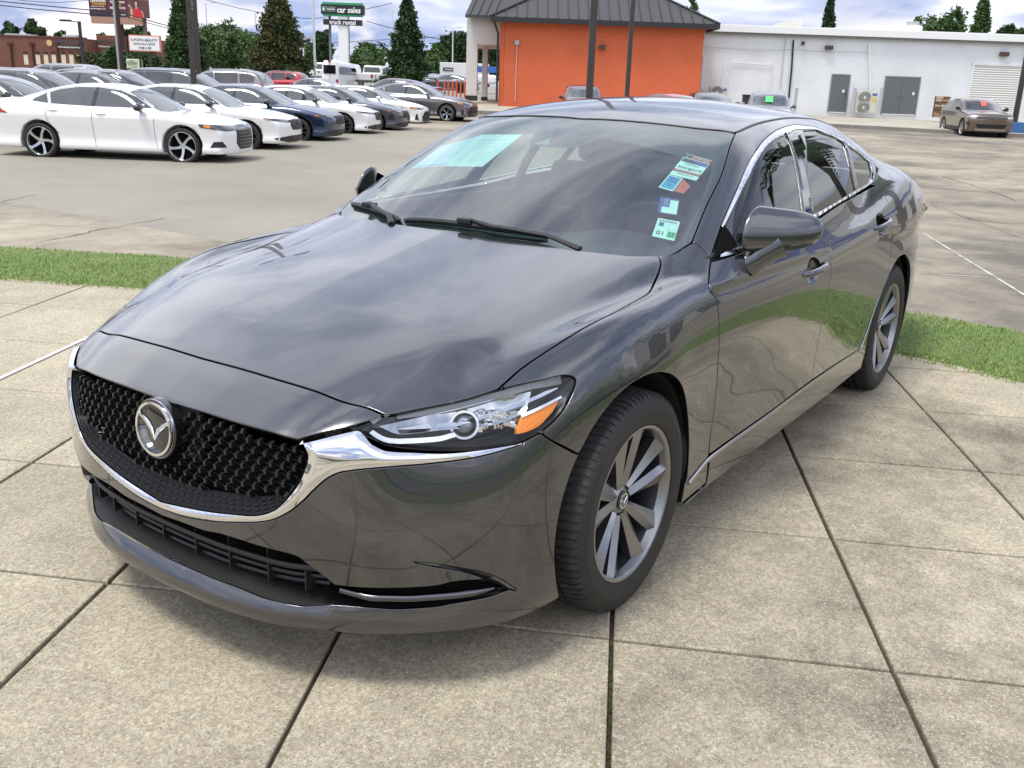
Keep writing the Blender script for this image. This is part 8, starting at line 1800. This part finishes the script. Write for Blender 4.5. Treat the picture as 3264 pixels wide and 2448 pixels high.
tree(975, 150, 240, 60, 140, 'bush', L_MD, 'green bush behind the white pickup', 16, cat='bush', name='bush')
tree(1155, 160, 262, 90, 105, 'bush', L_LT, 'light green tree behind the pickup truck', 17)
tree(1180, 138, 250, 70, 130, 'round', L_MD, 'green tree farther behind the pickup truck', 18)
tree(1390, 150, 262, 70, 110, 'bush', L_LT, 'light green tree right of the narrow conifer', 19)
tree(1450, 105, 262, 120, 135, 'round', L_DK, 'dark green tree behind the double street light', 20, dens=1.4)
tree(1560, 130, 270, 120, 140, 'round', L_DK, 'dark green tree seen through the portico', 21, dens=1.2)
tree(2650, -8, 110, 78, 95, 'cone', L_DK, 'tall conifer behind the white warehouse roof', 22, zbase=-.3, dens=1.3)
tree(3140, -12, 125, 112, 90, 'cone', L_MD, 'broad conifer behind the right end of the warehouse roof', 23, zbase=-.3, dens=1.4)
tree(2955, 70, 125, 100, 100, 'round', L_LT, 'light green tree top right of the roof vent', 24, zbase=0, dens=2.6)
tree(3025, 60, 125, 130, 105, 'round', L_MD, 'green tree top left of the broad conifer', 25, zbase=0, dens=2.6)
tree(3215, 90, 125, 90, 120, 'round', L_DK, 'small tree top right of the broad conifer', 26, zbase=0, dens=2.6); tree(3262, 88, 125, 50, 110, 'round', L_LT, 'light tree top at the right edge of the picture', 27, zbase=0, dens=2.6)
tree(2200, 8, 90, 60, 110, 'round', L_MD, 'tree top just showing over the orange building roof', 28, zbase=0, dens=2.6)
def palm(x, yt, d, lab, seed, H=None, pos=None, R=1.6, z0=-.2, nf=26, sz=1.0):
    rn = random.Random(seed)
    if pos is None: u, zt = uz(x, yt, d); p = W3(u, d, z0); H = zt-z0
    else: p = (*pos, z0)
    r = thing('palm_tree', lab, 'palm tree', p, 'palm trees'); MB().tube([(0, 0, 0), (.05, .02, H*.5), (0, 0, H)], [.17*sz, .14*sz, .13*sz], 10).build('trunk', BARK, r, smooth=True)
    for i in range(nf):
        a = rn.uniform(0, 6.283); el = rn.uniform(-.5, 1.3); m = 8; L_ = R*rn.uniform(.8, 1.05); V = []; f = []; pts = []
        for k in range(m):
            t = k/(m-1); rr = L_*t*math.cos(el*.8); zz = H+L_*(math.sin(el)*t-.55*t*t); pts.append(Vector((rr*math.cos(a), rr*math.sin(a), zz)))
        mb = MB(); mb.tube(pts, .012*sz, 4)
        for k in range(2, 26):
            t = k/26*(m-1); i0 = int(t); q = pts[i0].lerp(pts[min(i0+1, m-1)], t-i0); s_ = Vector((-math.sin(a), math.cos(a), 0)); dirv = (pts[-1]-pts[0]).normalized()
            for sd_ in (-1, 1): tip = q+(s_*sd_*.75+dirv*.6).normalized()*(.42*R/1.6)*math.sin(PI*min(1, .2+k/32)); mb.add([q, q+dirv*.035*sz, tip+Vector((0, 0, -.05)), tip-dirv*.01], [(0, 1, 2, 3)])
        mb.build('frond', L_DK, r, fix=False)
palm(980, 138, 170, 'small palm left of the rental sign', 1, nf=14); palm(1000, 148, 175, 'smaller palm beside the tall plain pole', 2, nf=14); palm(1155, 148, 150, 'palm right of the rental sign post', 3, nf=14); palm(1222, 146, 150, 'palm left of the narrow conifer', 4, nf=14)
# ---- what stands beside and behind the viewer and shows in the paint and the glass
palm(0, 0, 0, 'palm tree on the lawn outside the right edge of the picture', 9, H=4.1, pos=(-10.0, 2.5), R=1.6, nf=30, z0=0)
mk = thing('dealer_building', 'pale building with a blue band and blue letters outside the right edge of the picture', 'building', (-33, 13, 0)); BLB = mat('band_blue', (.03, .12, .42), .5); BWL = mat('pale_wall', (.55, .54, .49), .8)
mm_ = Matrix.Translation((-33, 13, -.1)) @ Matrix.Rotation(R_(-18), 4, 'Z')
def lb(c, d_, m_, nm, bev=0): o = MB().box(c, d_, M4=mm_).build(nm, m_, bevel=bev); under(mk, o); return o
lb((0, 0, 2.6), (10, 22, 5.2), BWL, 'wall'); lb((5.03, 0, 3.3), (.08, 22.1, .5), BLB, 'band'); lb((5.02, 0, 5.4), (.3, 9, 1.0), BWL, 'parapet')
for y in (-8, -5, 5, 8): lb((5.03, y, 1.3), (.06, 2.2, 2.2), VGD, 'window')
cu_ = bpy.data.curves.new('txt', 'FONT'); cu_.body = 'MART'; cu_.size = 1.9; cu_.align_x = 'CENTER'; cu_.extrude = .05; cu_.offset = .04; to = bpy.data.objects.new('txt', cu_); COL.objects.link(to); bpy.context.view_layer.update(); me = bpy.data.meshes.new_from_object(to); bpy.data.objects.remove(to)
o = link('lettering', me, mat('letter_blue', (.03, .05, .35), .5)); o.matrix_world = mm_ @ Matrix.Translation((5.12, 0, 3.9)) @ Matrix(((0, 0, 1, 0), (1, 0, 0, 0), (0, 1, 0, 0), (0, 0, 0, 1))); bpy.context.view_layer.update(); mw = o.matrix_world.copy(); under(mk, o)
lawn2 = MB().add([(-9, 8.2, .02), (12, 8.2, .02), (18, 13, .02), (-16, 13, .02)], [(0, 1, 2, 3)]).build('far_lawn', mat('lawn_far', (.085, .14, .035), .95, noise=(8, .35))); lawn2['kind'] = 'structure'
o = MB().add([(-8, 5.6, .0), (20, 4.6, .0), (20, 8.0, .0), (-12, 8.0, .0)], [(0, 1, 2, 3)]).build('drive_lane', mat('asphalt', (.075, .073, .07), .9, noise=(20, .2))); o['kind'] = 'structure'
